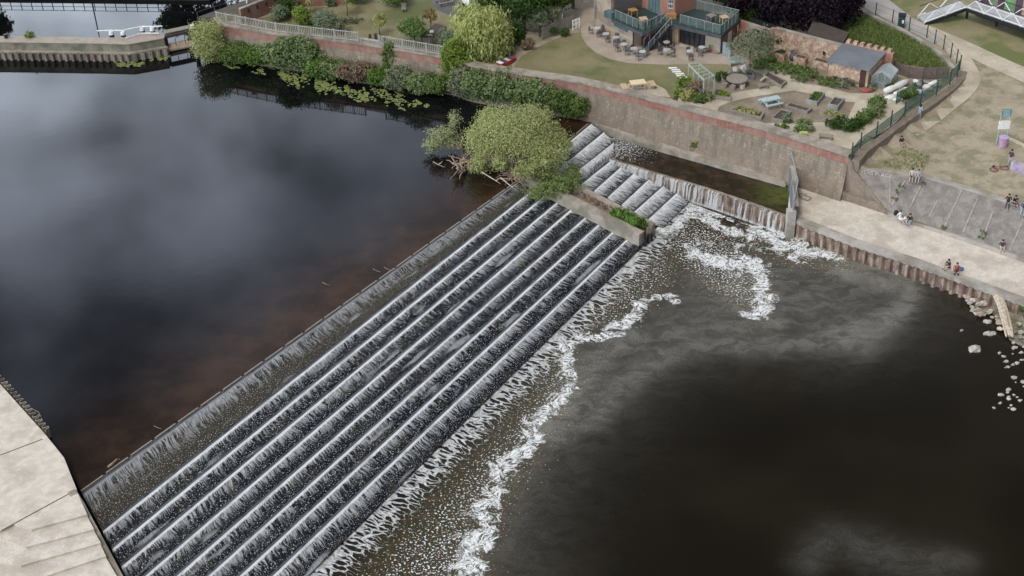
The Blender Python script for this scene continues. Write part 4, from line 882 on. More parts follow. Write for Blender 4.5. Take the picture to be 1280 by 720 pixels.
pathstrip('path', [(925, 80), (950, 86), (975, 96), (995, 108), (1030, 114), (1060, 122), (1100, 122)], [1.9]*31, G, path_m, .034)
pathstrip('path', [(1000, 108), (965, 113), (920, 121), (893, 130), (886, 140)], 1.5, G, path_m, .040)
pathstrip('path', [(882, 138), (862, 131), (862, 118), (872, 108)], 1.9, G, path_m, .046)
pathstrip('path', [(1082, 124), (1074, 140), (1064, 155), (1030, 158), (985, 159), (958, 159)], 1.5, G, path_m, .038)
pathstrip('path', [(1100, 120), (1118, 132), (1112, 146), (1094, 160), (1080, 168)], 1.9, G, path_m, .043)
sheet('flower_bed', [(838, 127), (852, 110), (872, 104), (885, 118), (880, 130), (862, 132)], G, soil, .020)
sheet('yard', [(535, -6), (545, 12), (560, 19), (575, 20), (600, 10), (600, -6)], G, asphalt, .020)
sheet('gravel', [(772, 112), (795, 100), (815, 103), (832, 112), (838, 122), (815, 119)], G, path_m, .020)
# meadow side
sheet('grass', [(1040, 26), (1056, 14), (1075, 16), (1100, 28), (1130, 42), (1160, 60), (1183, 80), (1186, 90), (1150, 84), (1112, 78), (1085, 66), (1055, 55), (1030, 48)], G, rough_grass_m, .016)
pathstrip('path', [(1070, -8), (1095, 8), (1125, 24), (1160, 40), (1200, 57), (1245, 78), (1290, 98)], 2.6, 'M', path_m, .03)
pathstrip('path', [(1168, 46), (1190, 60), (1205, 78), (1213, 98), (1204, 115), (1180, 135), (1158, 152), (1136, 166)], [1.9]*36, 'M', path_m, .045)
sheet('path', [(1062, -8), (1100, -8), (1145, 26), (1178, 48), (1170, 56), (1130, 36), (1090, 16)], G, mat('grey_tarmac_path', (.40, .37, .34), (.34, .315, .29), scale=.5), .05)
sheet('grass', [(1100, 4), (1132, 24), (1168, 38), (1212, 56), (1290, 90), (1330, 60), (1330, 30), (1230, 20), (1180, -6), (1090, -8)], 'M', mat('meadow_grass', (.19, .175, .085), (.25, .215, .13), scale=.3, c3=(.13, .145, .05), scale3=.2, bump=.4), .02)
mb = MB(); kp = [(1072, 14), (1095, 24), (1125, 38), (1155, 55), (1178, 72), (1192, 88)]; kk = [P(a, b, G) for a, b in smooth_line(kp, 3)]
for i in range(len(kk)-1): mb.beam(kk[i]+Vector((0, 0, .12)), kk[i+1]+Vector((0, 0, .12)), .42, .30)
one('path_kerb', mb, concrete, 'curved pale kerb between the long green grass and the fenced path', 'kerb')

def tuft_field(name, label, poly, z, n, size, kind, h=.2):
    pts = np.array([(PM(a, b) if z == 'M' else P(a, b, z))[:2] for a, b in poly]); lo = pts.min(0); hi = pts.max(0); out = []
    while len(out) < n:
        q = RNG.uniform(lo, hi, (n, 2)); ins = np.zeros(n, bool)
        for i in range(len(pts)):
            a, b = pts[i], pts[(i+1) % len(pts)]; c = (a[1] > q[:, 1]) != (b[1] > q[:, 1])
            with np.errstate(divide='ignore', invalid='ignore'): ins ^= c & (q[:, 0] < (b[0]-a[0])*(q[:, 1]-a[1])/(b[1]-a[1])+a[0])
        out += list(q[ins])
    Q = np.array(out[:n]); vs = np.empty((n, 3, 3)); ang = RNG.random(n)*6.28; s = size*RNG.uniform(.5, 1.3, n); zz_ = np.array([HM(*q) for q in Q]) if z == 'M' else np.full(n, z)
    cx, sx = np.cos(ang)*s*.5, np.sin(ang)*s*.5; hh = h*RNG.uniform(.5, 1.4, n)
    vs[:, 0] = np.stack([Q[:, 0]-cx, Q[:, 1]-sx, zz_], 1); vs[:, 1] = np.stack([Q[:, 0]+cx, Q[:, 1]+sx, zz_], 1); vs[:, 2] = np.stack([Q[:, 0]+RNG.normal(size=n)*.08, Q[:, 1]+RNG.normal(size=n)*.08, zz_+hh], 1)
    me = bpy.data.meshes.new(name); me.from_pydata(vs.reshape(-1, 3), [], [(3*i, 3*i+1, 3*i+2) for i in range(n)]); at = me.attributes.new('var', 'FLOAT', 'FACE'); at.data.foreach_set('value', RNG.random(n).astype(np.float32)); me.materials.append(LG[kind])
    o = bpy.data.objects.new(name, me); COL.objects.link(o); return stuff(o, label, 'grass')
tuft_field('long_grass', 'long green grass on the bank inside the fenced path', [(1034, 46), (1040, 28), (1058, 15), (1075, 17), (1100, 29), (1130, 43), (1160, 61), (1183, 82), (1186, 90), (1150, 84), (1112, 78), (1085, 66), (1055, 55)], G, 9000, .20, 'grass', .26)
tuft_field('meadow_weeds', 'patchy green weeds in the dry meadow by the slope corner', [(1100, 208), (1118, 190), (1140, 186), (1165, 196), (1155, 212), (1120, 212)], 'M', 420, .14, 'grass', .16)
tuft_field('meadow_weeds', 'thin olive grass tufts scattered over the dry meadow', [(1150, 215), (1135, 175), (1200, 130), (1270, 110), (1290, 230), (1230, 230)], 'M', 900, .10, 'olive', .05)

# ================================================================== FENCE ON THE WALL (left) : picket panels
fp = [(271, 20.5), (345, 34), (448, 46.5)]; fq = [(473, 51), (563, 67)]
def picket(pts, label):
    pts = [P(a, b, COP+.04)+Vector((0, .25, 0)) for a, b in pts]; d = []
    t = thing('picket_fence', label, 'fence', pts[0]); bars = MB(); rl = MB()
    for i in range(len(pts)-1):
        a, b = pts[i], pts[i+1]; L_ = (b-a).length; n = int(L_/.21)
        for zz_ in (.12, 1.0): rl.beam(a+Vector((0, 0, zz_)), b+Vector((0, 0, zz_)), .06, .07)
        for k in range(n): q = a.lerp(b, (k+.5)/n); bars.beam(q+Vector((0, 0, .05)), q+Vector((0, 0, 1.05)), .06, .06)
        m = round(L_/1.35)
        for k in range(m+1 if i == len(pts)-2 else m): q = a.lerp(b, k/m); MB().beam(q-Vector((0, 0, .05)), q+Vector((0, 0, 1.12)), .12, .12).build('post', grey_fence, t)
    bars.build('pickets', grey_fence, t); rl.build('rail', grey_fence, t); return t
picket([(271, 21+6), (345, 41), (448, 53)], 'long grey picket fence along the top of the river wall')
picket([(474, 57), (563, 72)], 'shorter grey picket fence on the wall to the right of the low gap')
a, b = P(448, 53, COP), P(474, 57, COP); t = thing('low_rail', 'low grey rail filling the gap between the two picket fences', 'railing', a)
mbr = MB().beam(a+Vector((0, .3, .4)), b+Vector((0, .3, .4)), .12, .12).build('rail', grey_fence, t)
for u in (.1, .5, .9): q = a.lerp(b, u)+Vector((0, .3, 0)); MB().beam(q, q+Vector((0, 0, .4)), .1, .1).build('post', grey_fence, t)

# red garden wall, towpath on the top left
a, b, c = P(306, 27, G), P(350, 12, G), P(440, 4, G)
a, b = P(302, 30, G), P(352, 10, G)
t = thing('garden_wall', 'red brick garden wall with dark slots running away beside the towpath', 'wall', a)
MB().beam(a+Vector((0, 0, .85)), b+Vector((0, 0, .85)), .3, 1.7).build('wall', redbrick, t); MB().beam(a+Vector((0, 0, 1.74)), b+Vector((0, 0, 1.74)), .42, .12).build('coping', coping_m, t)
for k in range(4): q = a.lerp(b, .2+.22*k)+Vector((.05, -.18, 1.25)); MB().beam(q-Vector((0, 0, .22)), q+Vector((0, 0, .22)), .2, .14).build('slot', dark_metal, t)
a2, b2_ = P(352, 10.2, G), P(430, 6, G)
t = thing('garden_wall', 'red brick wall end continuing behind the shrubs at the top', 'wall', a2)
MB().beam(a2+Vector((0, .2, .8)), b2_+Vector((0, .2, .8)), .3, 1.6).build('wall', redbrick, t); MB().beam(a2+Vector((0, .2, 1.64)), b2_+Vector((0, .2, 1.64)), .42, .12).build('coping', coping_m, t)
struct(MB().prism([P(246, 22, G).xy, P(300, 21, G).xy, P(352, 1, G).xy, P(352, -12, G).xy, P(330, -8, G).xy], 1, G+.03).build('towpath', mat('dark_towpath', (.10, .085, .07), (.07, .06, .05), scale=1)))
railing('towpath_rail', 'dark timber rail along the canal edge of the towpath', [P(247, 21, G), P(332, -6, G)], .55, 2.5, wood_dark, rails=1)
shrub(286, 24, 2.6, .5, 'yellow', 'low yellow green ground cover at the corner of the wall', G, n=1100, d=1.4, size=.14)
for x in (294, 309): p = P(x, 4, G); one('white_post', MB().cyl(p.x, p.y, G, G+1.0, .11, .09), white_paint, 'white post beside the canal towpath at the top edge', 'post', 'white towpath posts')

# ================================================================== RIVER BANK PLANTS at the wall foot
def bank_pt(u):          # u 0..1 along the wall front from left end to x=735
    pts = [(262, 74), (300, 84), (345, 83), (400, 97), (450, 108), (500, 113), (560, 119), (620, 128), (680, 136), (735, 149)]
    x = u*(len(pts)-1); i = min(int(x), len(pts)-2); f = x-i; return (pts[i][0]*(1-f)+pts[i+1][0]*f, pts[i][1]*(1-f)+pts[i+1][1]*f)
struct(MB().prism([P(a, b, UP).xy for a, b in [(255, 72), (300, 80), (345, 79), (400, 92), (450, 104), (500, 109), (560, 114), (620, 124), (680, 132), (733, 146)]]+[p.xy for p in [P(735, 140, UP)]+[q-Vector((0, .0, 0)) for q in wl[6:0:-1]]], -1.9, UP+.22).build('river_bank', mat('muddy_bank', (.14, .11, .08), (.10, .09, .05), scale=1.2)))
plant('willow_shrub', 'rounded pale green willow shrub at the left end of the river wall', 'shrub', P(264, 76, UP), [(0, 0, 2.3, 1.9, 1.6, 2.1), (-.6, .2, 3.3, 1.2, 1.2, 1.3), (.7, .2, 3.4, 1.2, 1.2, 1.2), (.2, -.4, 1.2, 1.9, 1.0, 1.1)], 9500, .15, 'willow', stems=8, group='shrubs along the river wall')
BL = [(296, 78, 3.4, 2.3, 'mid', 'leafy mid green shrub beside the pale willow shrub'), (322, 80, 3.2, 2.2, 'reed', 'fresh green reedy plants below the picket fence left part'), (338, 64, 2.6, 2.4, 'bright', 'bright green climber growing up the wall under the picket fence'), (352, 82, 3.6, 2.8, 'balsam', 'pale flowering shrub under the middle of the long picket fence'),
 (378, 86, 4.0, 3.9, 'balsam', 'tall pale leaved shrub bulging in the middle of the wall foot'), (370, 66, 3.0, 1.6, 'olive', 'ochre flowering climber on the wall top near the pale shrubs'), (404, 96, 3.2, 2.0, 'reed', 'green reedy clump above the lily pads'), (420, 97, 3.0, 2.1, 'balsam', 'white flowering plants right of the reedy clump'), (448, 101, 3.2, 2.2, 'brownbush', 'brown dead bush among green shrubs at the wall foot'),
 (476, 106, 2.6, 1.9, 'reed', 'bright green plants right of the brown dead bush'), (490, 98, 1.5, 4.4, 'mid', 'slim upright green shrub rising to the wall coping'), (503, 113, 2.8, 2.8, 'olive', 'yellowish bush left of the ivy covered stretch'), (526, 115, 3.0, 2.4, 'balsam', 'blue green leafed plants below the second picket fence'), (546, 116, 2.6, 2.0, 'mid', 'low green plants left of the tall ivy column'),
 (575, 112, 3.0, 6.2, 'bright', 'tall bright ivy column covering the wall beside the willow'), (580, 120, 2.6, 3.6, 'olive', 'drooping olive shrub at the foot of the ivy column'), (604, 124, 3.4, 2.6, 'balsam', 'pale green balsam clump right of the ivy column'), (630, 127, 3.2, 2.7, 'balsam', 'pale balsam clump above the stranded willow left side'), (655, 132, 3.2, 2.5, 'balsam', 'white flecked plants above the stranded willow middle'), (680, 137, 3.2, 2.4, 'balsam', 'white flecked plants above the stranded willow right side'), (704, 142, 3.0, 2.0, 'mid', 'mid green plants near the end of the planted wall foot'), (722, 146, 2.4, 1.6, 'mid', 'last low green plants just before the weir crest')]
for x, y, w, h, k, lb in BL: shrub(x, y+(1 if x < 560 else 3), w*1.45, (h*1.22+.5) if x > 590 else h*1.02, k, lb, UP+.15, n=int(1300*w*max(h, 1.6)*.5+600), size=.19 if k != 'balsam' else .21, group='shrubs along the river wall', d=w*.75, stems=5)
# lily pads
lp_ = []
for (x0, y0, x1, y1, w, n) in ((272, 82, 330, 92, 3, 70), (325, 86, 372, 100, 7, 150), (350, 92, 420, 110, 10, 330), (395, 106, 460, 124, 9, 330), (455, 113, 520, 132, 9, 230), (520, 128, 545, 136, 3, 70), (140, 80, 175, 82, 3, 120), (165, 80, 212, 71, 3, 150), (590, 118, 620, 128, 2, 30)):
    cl = [(random.random(), random.gauss(0, .45)) for _ in range(max(4, n//9))]
    for i in range(n):
        u, g = random.choice(cl); u = min(1, max(0, u+random.gauss(0, .035))); s = g+random.gauss(0, .22); lp_.append(P(x0+(x1-x0)*u+s*2, y0+(y1-y0)*u+s*w, UP))
mb = MB()
for p in lp_:
    r = random.uniform(.07, .15); a0 = random.random()*6.28; k = len(mb.v); q = 9
    zt_ = UP+.035+random.random()*.02
    mb.v += [(p.x, p.y, zt_)]+[(p.x+math.cos(a0+5.9*j/q)*r, p.y+math.sin(a0+5.9*j/q)*r, zt_+random.uniform(0, .03)) for j in range(q+1)]; mb.f += [(k, k+1+j, k+2+j) for j in range(q)]
o = mb.build('lily_pads', LG['lily']); at = o.data.attributes.new('var', 'FLOAT', 'FACE'); at.data.foreach_set('value', RNG.random(len(o.data.polygons)).astype(np.float32)); stuff(o, 'yellow green lily pads floating in patches along the river wall', 'lily pads')
shrub(868, 190, .9, 1.3, 'bright', 'single green shrub growing on the pale ledge beside the channel', 2.0, n=500, size=.13, group=None)
# ================================================================== LEFT GARDEN PLANTS
GL = [(350, 26, 2.6, 1.9, 'greyg', 'pale shrub behind the fence near the red wall'), (357, 20, 2.4, 2.2, 'dark', 'dark green shrub beside the red garden wall'), (378, 31, 2.4, 2.2, 'bright', 'bright yellow green conifer behind the picket fence'), (392, 33, 1.6, .8, 'dark', 'low dark shrub between the conifer and the grey shrub'), (410, 40, 3.4, 2.6, 'greyg', 'large grey green rounded shrub behind the picket fence'), (424, 41, 2.4, 1.9, 'olive', 'grey olive shrub right of the large grey green one'), (443, 27, 2.4, .5, 'olive', 'low oval herb bed in the left lawn'),
      (368, 12, 1.8, 1.6, 'brownbush', 'brownish shrub by the red wall near the top'), (414, 8, 1.3, 1.1, 'olive', 'small pale round shrub at the top of the left lawn'), (448, 3, 3.0, 2, 'mid', 'green shrub at the top edge of the left lawn'), (495, 6, 4.2, 2.2, 'mid', 'wide green hedge shrub at the top edge of the left lawn'),
      (565, 61, 3.2, 2.1, 'greyg', 'grey green shrub left of the weeping willow'), (583, 48, 2.0, 1.6, 'mid', 'shrub tucked under the left side of the weeping willow'), (646, 56, 2.2, 3.0, 'dark', 'dark laurel at the right side of the weeping willow'), (690, 44, 1.6, 1.0, 'dark', 'dark border shrub left of the small pale trees'), (706, 45, 1.3, .9, 'dark', 'round dark shrub at the white gate'), (660, 62, 1.5, 1.2, 'brownbush', 'russet flowering plant in the border by the lawn')]
for x, y, w, h, k, lb in GL: shrub(x, y, w, h, k, lb, group='shrubs in the left garden')
tree(518, 55, 3.4, 1.9, 'mid', 'round green fruit tree beside the dark shelter roof', n=3200, size=.18, trunk=.12, cz=.55, group='small garden trees')
tree(475, 44, 2.5, 1.0, 'yellow', 'small yellow green tree alone on the left lawn', n=900, size=.15, trunk=.06, cz=.7, group='small garden trees')
tree(538, 36, 2.3, .9, 'orange', 'small russet leaved tree behind the green fruit tree', n=700, size=.15, trunk=.06, cz=.7, group='small garden trees')
tree(434, 20, 3.0, 1.2, 'bright', 'young tree on a pale trunk at the top of the left lawn', n=900, size=.17, trunk=.07, cz=.85, group='small garden trees')
tree(388, 17, 2.6, .8, 'yellow', 'thin pale sapling in front of the red wall', n=500, size=.15, trunk=.05, cz=.75, group='small garden trees')
tree(674, 46, 3.0, 1.2, 'greyg', 'small pale variegated tree in the border, left one', n=1300, size=.17, trunk=.08, cz=.68, group='small garden trees')
tree(692, 39, 2.8, 1.0, 'olive', 'small pale tree nearest the white gate', n=1000, size=.17, trunk=.08, cz=.68, group='small garden trees')
# weeping willow
bw = P(604, 66, G)
plant('weeping_willow', 'large yellow green weeping willow with hanging fronds behind the wall', 'tree', bw, [lob(604, 38, G+2.9, 2.9, 2.4, 2.2, bw), lob(588, 24, G+2.6, 2.2, 2.2, 2.0, bw), lob(618, 38, G+2.2, 2.0, 2.0, 1.9, bw), lob(622, 52, G+1.5, 1.4, 1.6, 1.5, bw), lob(600, 56, G+1.3, 1.9, 1.2, 1.4, bw), lob(584, 42, G+1.9, 1.6, 1.3, 1.6, bw), lob(606, 20, G+3.4, 2.0, 2.0, 1.4, bw)], 17000, .16, 'weep', trunk=(2.0, .28), stems=9, part='crown', hang=1.5, aspect=3.4, clump=.22, shell=.5)
for i, (x, y, h, r, k, lb) in enumerate([(628, 22, 7, 3.4, 'dark', 'tall dark tree directly behind the weeping willow'), (655, 36, 6.4, 3.3, 'dark', 'dense dark tree in the middle of the grove'), (668, 16, 7.5, 3.8, 'mid', 'brighter green tree behind the grove'), (690, 20, 6.2, 3.0, 'dark', 'dark tree on the right of the grove by the white gate'), (716, 8, 6.0, 2.6, 'dark', 'dark tree against the tan building wall'), (600, 6, 6.0, 2.4, 'dark', 'dark tree behind the willow at the top edge')]):
    tree(x, y+2, h, r, k, lb, n=6000, size=.24, trunk=.2, cz=.52, group='trees of the dark grove')
# grove fence and white gate
railing_pts = [P(678, 52, G), P(700, 42, G), P(718, 36, G)]
mb = MB(); 
for i in range(2): mb.beam(railing_pts[i]+Vector((0, .4, .7)), railing_pts[i+1]+Vector((0, .4, .7)), .08, 1.3)
one('board_fence', mb, wood_grey, 'weathered board fence between the grove and the white gate', 'fence')
a, b = P(716, 38, G), P(724, 35, G); t = thing('garden_gate', 'small white gate with two dark slots beside the tan building', 'gate', a); gm = MB()
gm.beam(a+Vector((0, 0, .12)), b+Vector((0, 0, .12)), .08, .16); gm.beam(a+Vector((0, 0, .6)), b+Vector((0, 0, .6)), .08, .25); gm.beam(a+Vector((0, 0, 1.05)), b+Vector((0, 0, 1.05)), .08, .16)
for u in (0, .5, 1): q = a.lerp(b, u); gm.beam(q, q+Vector((0, 0, 1.15)), .12, .1)
gm.build('frame', white_paint, t); q = P(703, 36, G); MB().beam(q, q+Vector((0, 0, 1.7)), .12, .12).build('post', white_paint, t)
# shelter roof, bird table, picnic table, seat, boat bench, cafe things at top
qa, qb_, qc, qd = P(526, 58, G+.0), P(541, 60, G), P(559, 48, G), P(545, 44, G)
t = thing('timber_shelter', 'low dark brown roofed shelter behind the picket fence', 'shelter', qa)
MB().prism([p.xy for p in (qa, qb_, qc, qd)], [G+1.0]*4, [G+1.1, G+1.1, G+1.35, G+1.35]).build('roof', wood_dark, t)
for q in (qa, qb_, qc, qd): c = (qa+qb_+qc+qd)/4; q = q.lerp(c, .12); MB().beam(q, q+Vector((0, 0, 1.0)), .12, .12).build('post', wood_dark, t)
p = P(537, 58, G); t = thing('bird_table', 'grey bird table on a post in front of the dark shelter', 'bird table', p)
MB().cyl(p.x, p.y, G, G+1.3, .05).build('post', wood_grey, t); MB().box(p.x-.4, p.x+.4, p.y-.2, p.y+.2, G+1.3, G+1.36).build('tray', wood_grey, t); MB().prism([(p.x+.1, p.y-.1), (p.x+.5, p.y-.1), (p.x+.5, p.y+.5), (p.x+.1, p.y+.5)], G+1.55, G+1.62).build('roof', steel_m, t)
for x, y, lb in ((463, 51, 'black timber post left of the fence gap'), (470, 50, 'second black timber post at the fence gap'), (481, 51, 'low dark stump behind the second picket fence')):
    p = P(x, y, G); one('garden_post', MB().beam(p, p+Vector((0, 0, .75 if x < 480 else .35)), .28, .2), wood_dark, lb, 'post')
def picnic_table(px, py, rz, m, label, z=G, s=1.0, bench=True):
    p = P(px, py, z); t = thing('picnic_table', label, 'picnic table', p, rz); B = lambda *a: MB().box(*[q*s for q in a])
    B(-.9, .9, -.38, .38, .70, .76).build('tabletop', m, t, world=False)
    for sy in (-1, 1): B(-.9, .9, sy*.72-.14, sy*.72+.14, .42, .47).build('bench_plank', m, t, world=False)
    for sx in (-.65, .65):
        l = MB().beam((sx*s, -.7*s, 0), (sx*s, -.25*s, .7*s), .08, .08).beam((sx*s, .7*s, 0), (sx*s, .25*s, .7*s), .08, .08).beam((sx*s, -.8*s, .40*s), (sx*s, .8*s, .40*s), .06, .08); l.build('trestle', m, t, world=False)
    return t
picnic_table(555, 5, .4, wood_grey, 'grey picnic table on the dark yard at the top')
picnic_table(963, 132, .35, plain('pale_blue_paint', (.40, .50, .50)), 'pale blue picnic table on the gravel between the raised beds')
p = P(797, 111, G); t = thing('picnic_table', 'pale new timber picnic table on the small patio by the wall', 'picnic table', p, .15); m = mat('new_timber', (.68, .56, .36), (.60, .48, .30), scale=5)
MB().box(-.75, .75, -.5, .5, .70, .76).build('tabletop', m, t, world=False)
for sx in (-1.35, 1.45): MB().box(sx-.3, sx+.3, -.6, .6, .40, .45).build('bench_plank', wood_pale, t, world=False); MB().beam((sx, -.5, 0), (sx, -.5, .4), .08, .08).beam((sx, .5, 0), (sx, .5, .4), .08, .08).beam((sx, -.5, .2), (sx, .5, .2), .08, .08).build('trestle', wood_pale, t, world=False)
for sy in (-.45, .45): MB().beam((-.6, sy, 0), (-.6, sy, .7), .08, .08).beam((.6, sy, 0), (.6, sy, .7), .08, .08).beam((-1.3, sy, .3), (1.4, sy, .3), .06, .06).build('trestle', wood_pale, t, world=False)
p = P(505, 15, G); t = thing('garden_chair', 'small grey garden chair on the left lawn', 'chair', p); MB().box(-.25, .25, -.25, .25, .4, .46).build('seat', wood_grey, t, world=False); MB().box(-.25, .25, .2, .26, .46, .95).build('backrest', wood_grey, t, world=False)
for sx in (-.2, .2):
    for sy in (-.2, .2): MB().beam((sx, sy, 0), (sx, sy, .4), .05, .05).build('leg', wood_grey, t, world=False)
# boat planter bench
p = P(632, 80, G); t = thing('boat_planter', 'small red rowing boat with blue and cream striped boards on the lawn edge', 'boat', p, R(42))
hull = [(-1.3, 0), (-1.0, -.42), (.2, -.5), (1.1, -.3), (1.45, 0), (1.1, .3), (.2, .5), (-1.0, .42)]
MB().prism(hull, 0, .42).build('hull', plain('red_boat_paint', (.36, .05, .045)), t, world=False)
for k, (x0, x1, mm) in enumerate(((-.95, -.55, white_paint), (-.5, -.05, plain('blue_paint', (.06, .08, .22))), (0, .4, mat('cream', (.62, .52, .30))), (.45, .85, plain('blue_paint', (.06, .08, .22))))): MB().box(x0, x1, -.36, .36, .42, .47).build('board', mm, t, world=False)
# white van / cabin top
p0 = P(575, 4, G); t = thing('white_cabin', 'white metal cabin corner at the top behind the weeping willow', 'cabin', p0)
MB().prism([P(577, 5, G).xy, P(587, 11, G).xy, P(612, 2, G).xy, P(600, -6, G).xy], G, G+2.3).build('body', white_paint, t); MB().prism([P(576, 5.3, G).xy, P(587, 11.4, G).xy, P(613, 2, G).xy, P(600, -6.5, G).xy], G, G+.25).build('skirt', dark_metal, t)

# ================================================================== CAFE BUILDING
DZ = 2.35; D = G+DZ
t = thing('cafe_building', 'two winged brick and timber cafe building with dark green roof terraces', 'building', P(850, 50, G))
def PX(l, z): return [P(a, b, z).xy for a, b in l]
# left wing
lw = [P(744, 34.4, G), P(791.3, 59.4, G)]; ld = (lw[1]-lw[0]).normalized(); ln = Vector((-ld.y, ld.x, 0)); ln = ln if ln.y > 0 else -ln
w0 = MB().prism([lw[0].xy, lw[1].xy, (lw[1]+ln*1.1).xy, (lw[1]+ln*2.6-ld*2.5).xy, (lw[0]+ln*9).xy, (lw[0]+ln*12-ld*6).xy, (lw[0]-ld*.2+ln*8).xy], G, D-.3).build('left_wing_wall', mat('tan_render', (.40, .33, .24), (.33, .27, .20), scale=1.3, c3=(.26, .215, .17), scale3=.6), t)
ub = lw[0].lerp(lw[1], .42)
MB().prism([(lw[0]-ln*.01).xy, (ub-ln*.01).xy, (ub+ln*9).xy, (lw[0]+ln*9).xy], G+.01, G+7).build('upper_wall', mat('tan_render', (.40, .33, .24)), t)
MB().prism([(ub+ld*.02+ln*.3).xy, (ub+ld*.14+ln*.3).xy, (ub+ld*.14+ln*8).xy, (ub+ld*.02+ln*8).xy], D, G+6.9).build('timber_wall', cladding_grey, t)
MB().prism([(lw[0]-ld*.15-ln*.05).xy, (lw[0]-ld*.02-ln*.05).xy, (lw[0]-ld*.02+ln*8.8).xy, (lw[0]-ld*.15+ln*8.8).xy], G, G+7).build('grey_side_wall', mat('grey_render', (.30, .30, .31)), t)
for (u0, u1, z0, z1) in ((.50, .86, 1.35, 1.95),): 
    a = lw[0].lerp(lw[1], u0)-ln*.04; b = lw[0].lerp(lw[1], u1)-ln*.04; f = MB().prism([a.xy, b.xy, (b+ln*.1).xy, (a+ln*.1).xy], G+z0, G+z1).build('window', glass_t, t)
a, b = lw[0]-ln*.03, lw[1]-ln*.03; MB().prism([a.xy, b.xy, (b+ln*.05).xy, (a+ln*.05).xy], G+.03, G+.95).build('timber_panel', cladding, t)
MB().cyl(lw[1].x, lw[1].y, G, G+2.1, .05).build('drainpipe', dark_metal, t); MB().cyl(lw[0].x+.1, lw[0].y-.1, G, G+6, .06).build('drainpipe', dark_metal, t)
a, b = P(755, 24.5, G+2.0), P(764, 28, G+2.0); MB().prism([a.xy, b.xy, (b+ln*.6).xy, (a+ln*.6).xy], G+2.3, G+3.0).build('side_balcony', glass_t, t)
# decks
Lk = [(764, 24), (803, 41.7), (812, 39.5), (829, 31), (838, 29), (846, 32), (901.5, 45), (926, 24), (868.5, 11), (843.5, 20), (826, 18.5), (806, 10), (766, 10)]
MB().prism(PX(Lk, D), D-.32, D).build('terrace_deck', mat('dark_fascia', (.075, .08, .085)), t)
MB().prism(PX([(765.5, 24), (803, 41), (812, 38.9), (829, 30.4), (838, 28.4), (846, 31.4), (901.2, 44.2), (925, 24.1), (868.5, 11.2), (843.5, 20), (826, 18.5), (806, 10.2), (766, 10.2)], D), D, D+.03).build('deck_surface', dark_green, t)
# main brick block above and below
bk_ = PX([(806, 10.5), (826, 19), (843.5, 20.5), (868.5, 11.2)], D); A_, B_, C_, D_ = [Vector((*q, 0)) for q in bk_]
far1 = D_+Vector((-1, 9, 0)); far0 = A_+Vector((-3, 9, 0))
MB().prism([A_.xy, B_.xy, C_.xy, D_.xy, far1.xy, far0.xy], G, G+8.5).build('brick_wall', orangebrick, t)
# ground floor of right wing
fr0, fr1, fr2 = P(849, 52.8, G), P(900, 67, G), P(921, 47, G)
dfx = (fr1-fr0).normalized()
MB().prism([fr0.xy, fr1.xy, fr2.xy, P(868, 36, G).xy], G, D-.33).build('right_wing_wall', orangebrick, t)
fn = Vector((dfx.y, -dfx.x, 0)); fn = fn if fn.y < 0 else -fn
def panel(name, a, b, z0, z1, m, o=.04, th=.06, par=t):
    return MB().prism([(a+fn*o).xy, (b+fn*o).xy, (b+fn*(o-th)).xy, (a+fn*(o-th)).xy], G+z0, G+z1).build(name, m, par)
q0 = fr0.lerp(fr1, .01); q1 = fr0.lerp(fr1, .62)
for k in range(5): a = q0.lerp(q1, k/5+.012); b = q0.lerp(q1, (k+1)/5-.012); dd_o = panel('glass_door', a, b, .05, 1.9, glass_d); 
fm = MB()
for k in range(6): a = q0.lerp(q1, k/5); fm.beam(a+fn*.08+Vector((0, 0, .02)), a+fn*.08+Vector((0, 0, 1.95)), .09, .09)
fm.build('door_frame', dark_metal, t); panel('door_header', q0, q1, 1.9, 2.02, dark_metal, .06, .1)
panel('timber_cladding', fr0.lerp(fr1, .64), fr1, .02, 2.0, cladding, .05, .08); panel('corner_board', fr1-dfx*.12, fr1+dfx*.03, .02, 2.02, steel_m, .07, .12)
# side door of right wing, grey gate
sdv = (fr2-fr1).normalized(); a = fr1+sdv*1.9; b = fr1+sdv*2.8; sn = Vector((sdv.y, -sdv.x, 0))
MB().prism([(a+sn*.05).xy, (b+sn*.05).xy, (b-sn*.02).xy, (a-sn*.02).xy], G+.05, G+1.85).build('white_door', white_paint, t)
# brick pier left of doors, posts, window, big teal window
panel('brick_pier', P(839, 52, G), P(847.5, 54.5, G), 0, 2.0, wood_pale, .02, .5)
bv = (C_-B_).normalized(); bnm = Vector((bv.y, -bv.x, 0)); bnm = bnm if bnm.y < 0 else -bnm
a = B_.lerp(C_, .50)+bnm*.05; b = B_.lerp(C_, .86)+bnm*.05
w_ = MB().prism([a.xy, b.xy, (b-bnm*.08).xy, (a-bnm*.08).xy], D+.85, D+1.9).build('window', white_paint, t); mm = MB()
for i in range(3):
    for j in range(2): c_ = a.lerp(b, .07+i*.31)+bnm*.02; d_ = a.lerp(b, .31+i*.31)+bnm*.02; mm.prism([c_.xy, d_.xy, (d_-bnm*.04).xy, (c_-bnm*.04).xy], D+.93+j*.48, D+1.33+j*.48)
mm.build('pane', glass_d, w_)
av = (B_-A_).normalized(); an = Vector((av.y, -av.x, 0)); an = an if an.y < 0 else -an
a = A_.lerp(B_, .22)+an*.05; b = A_.lerp(B_, .96)+an*.05
w_ = MB().prism([a.xy, b.xy, (b-an*.08).xy, (a-an*.08).xy], D+.05, D+4.2).build('window', steel_m, t); mm = MB()
for i in range(4): c_ = a.lerp(b, .02+i*.25)+an*.02; d_ = a.lerp(b, .22+i*.25)+an*.02; mm.prism([c_.xy, d_.xy, (d_-an*.04).xy, (c_-an*.04).xy], D+.12, D+4.1)
mm.build('pane', glass_t, w_)
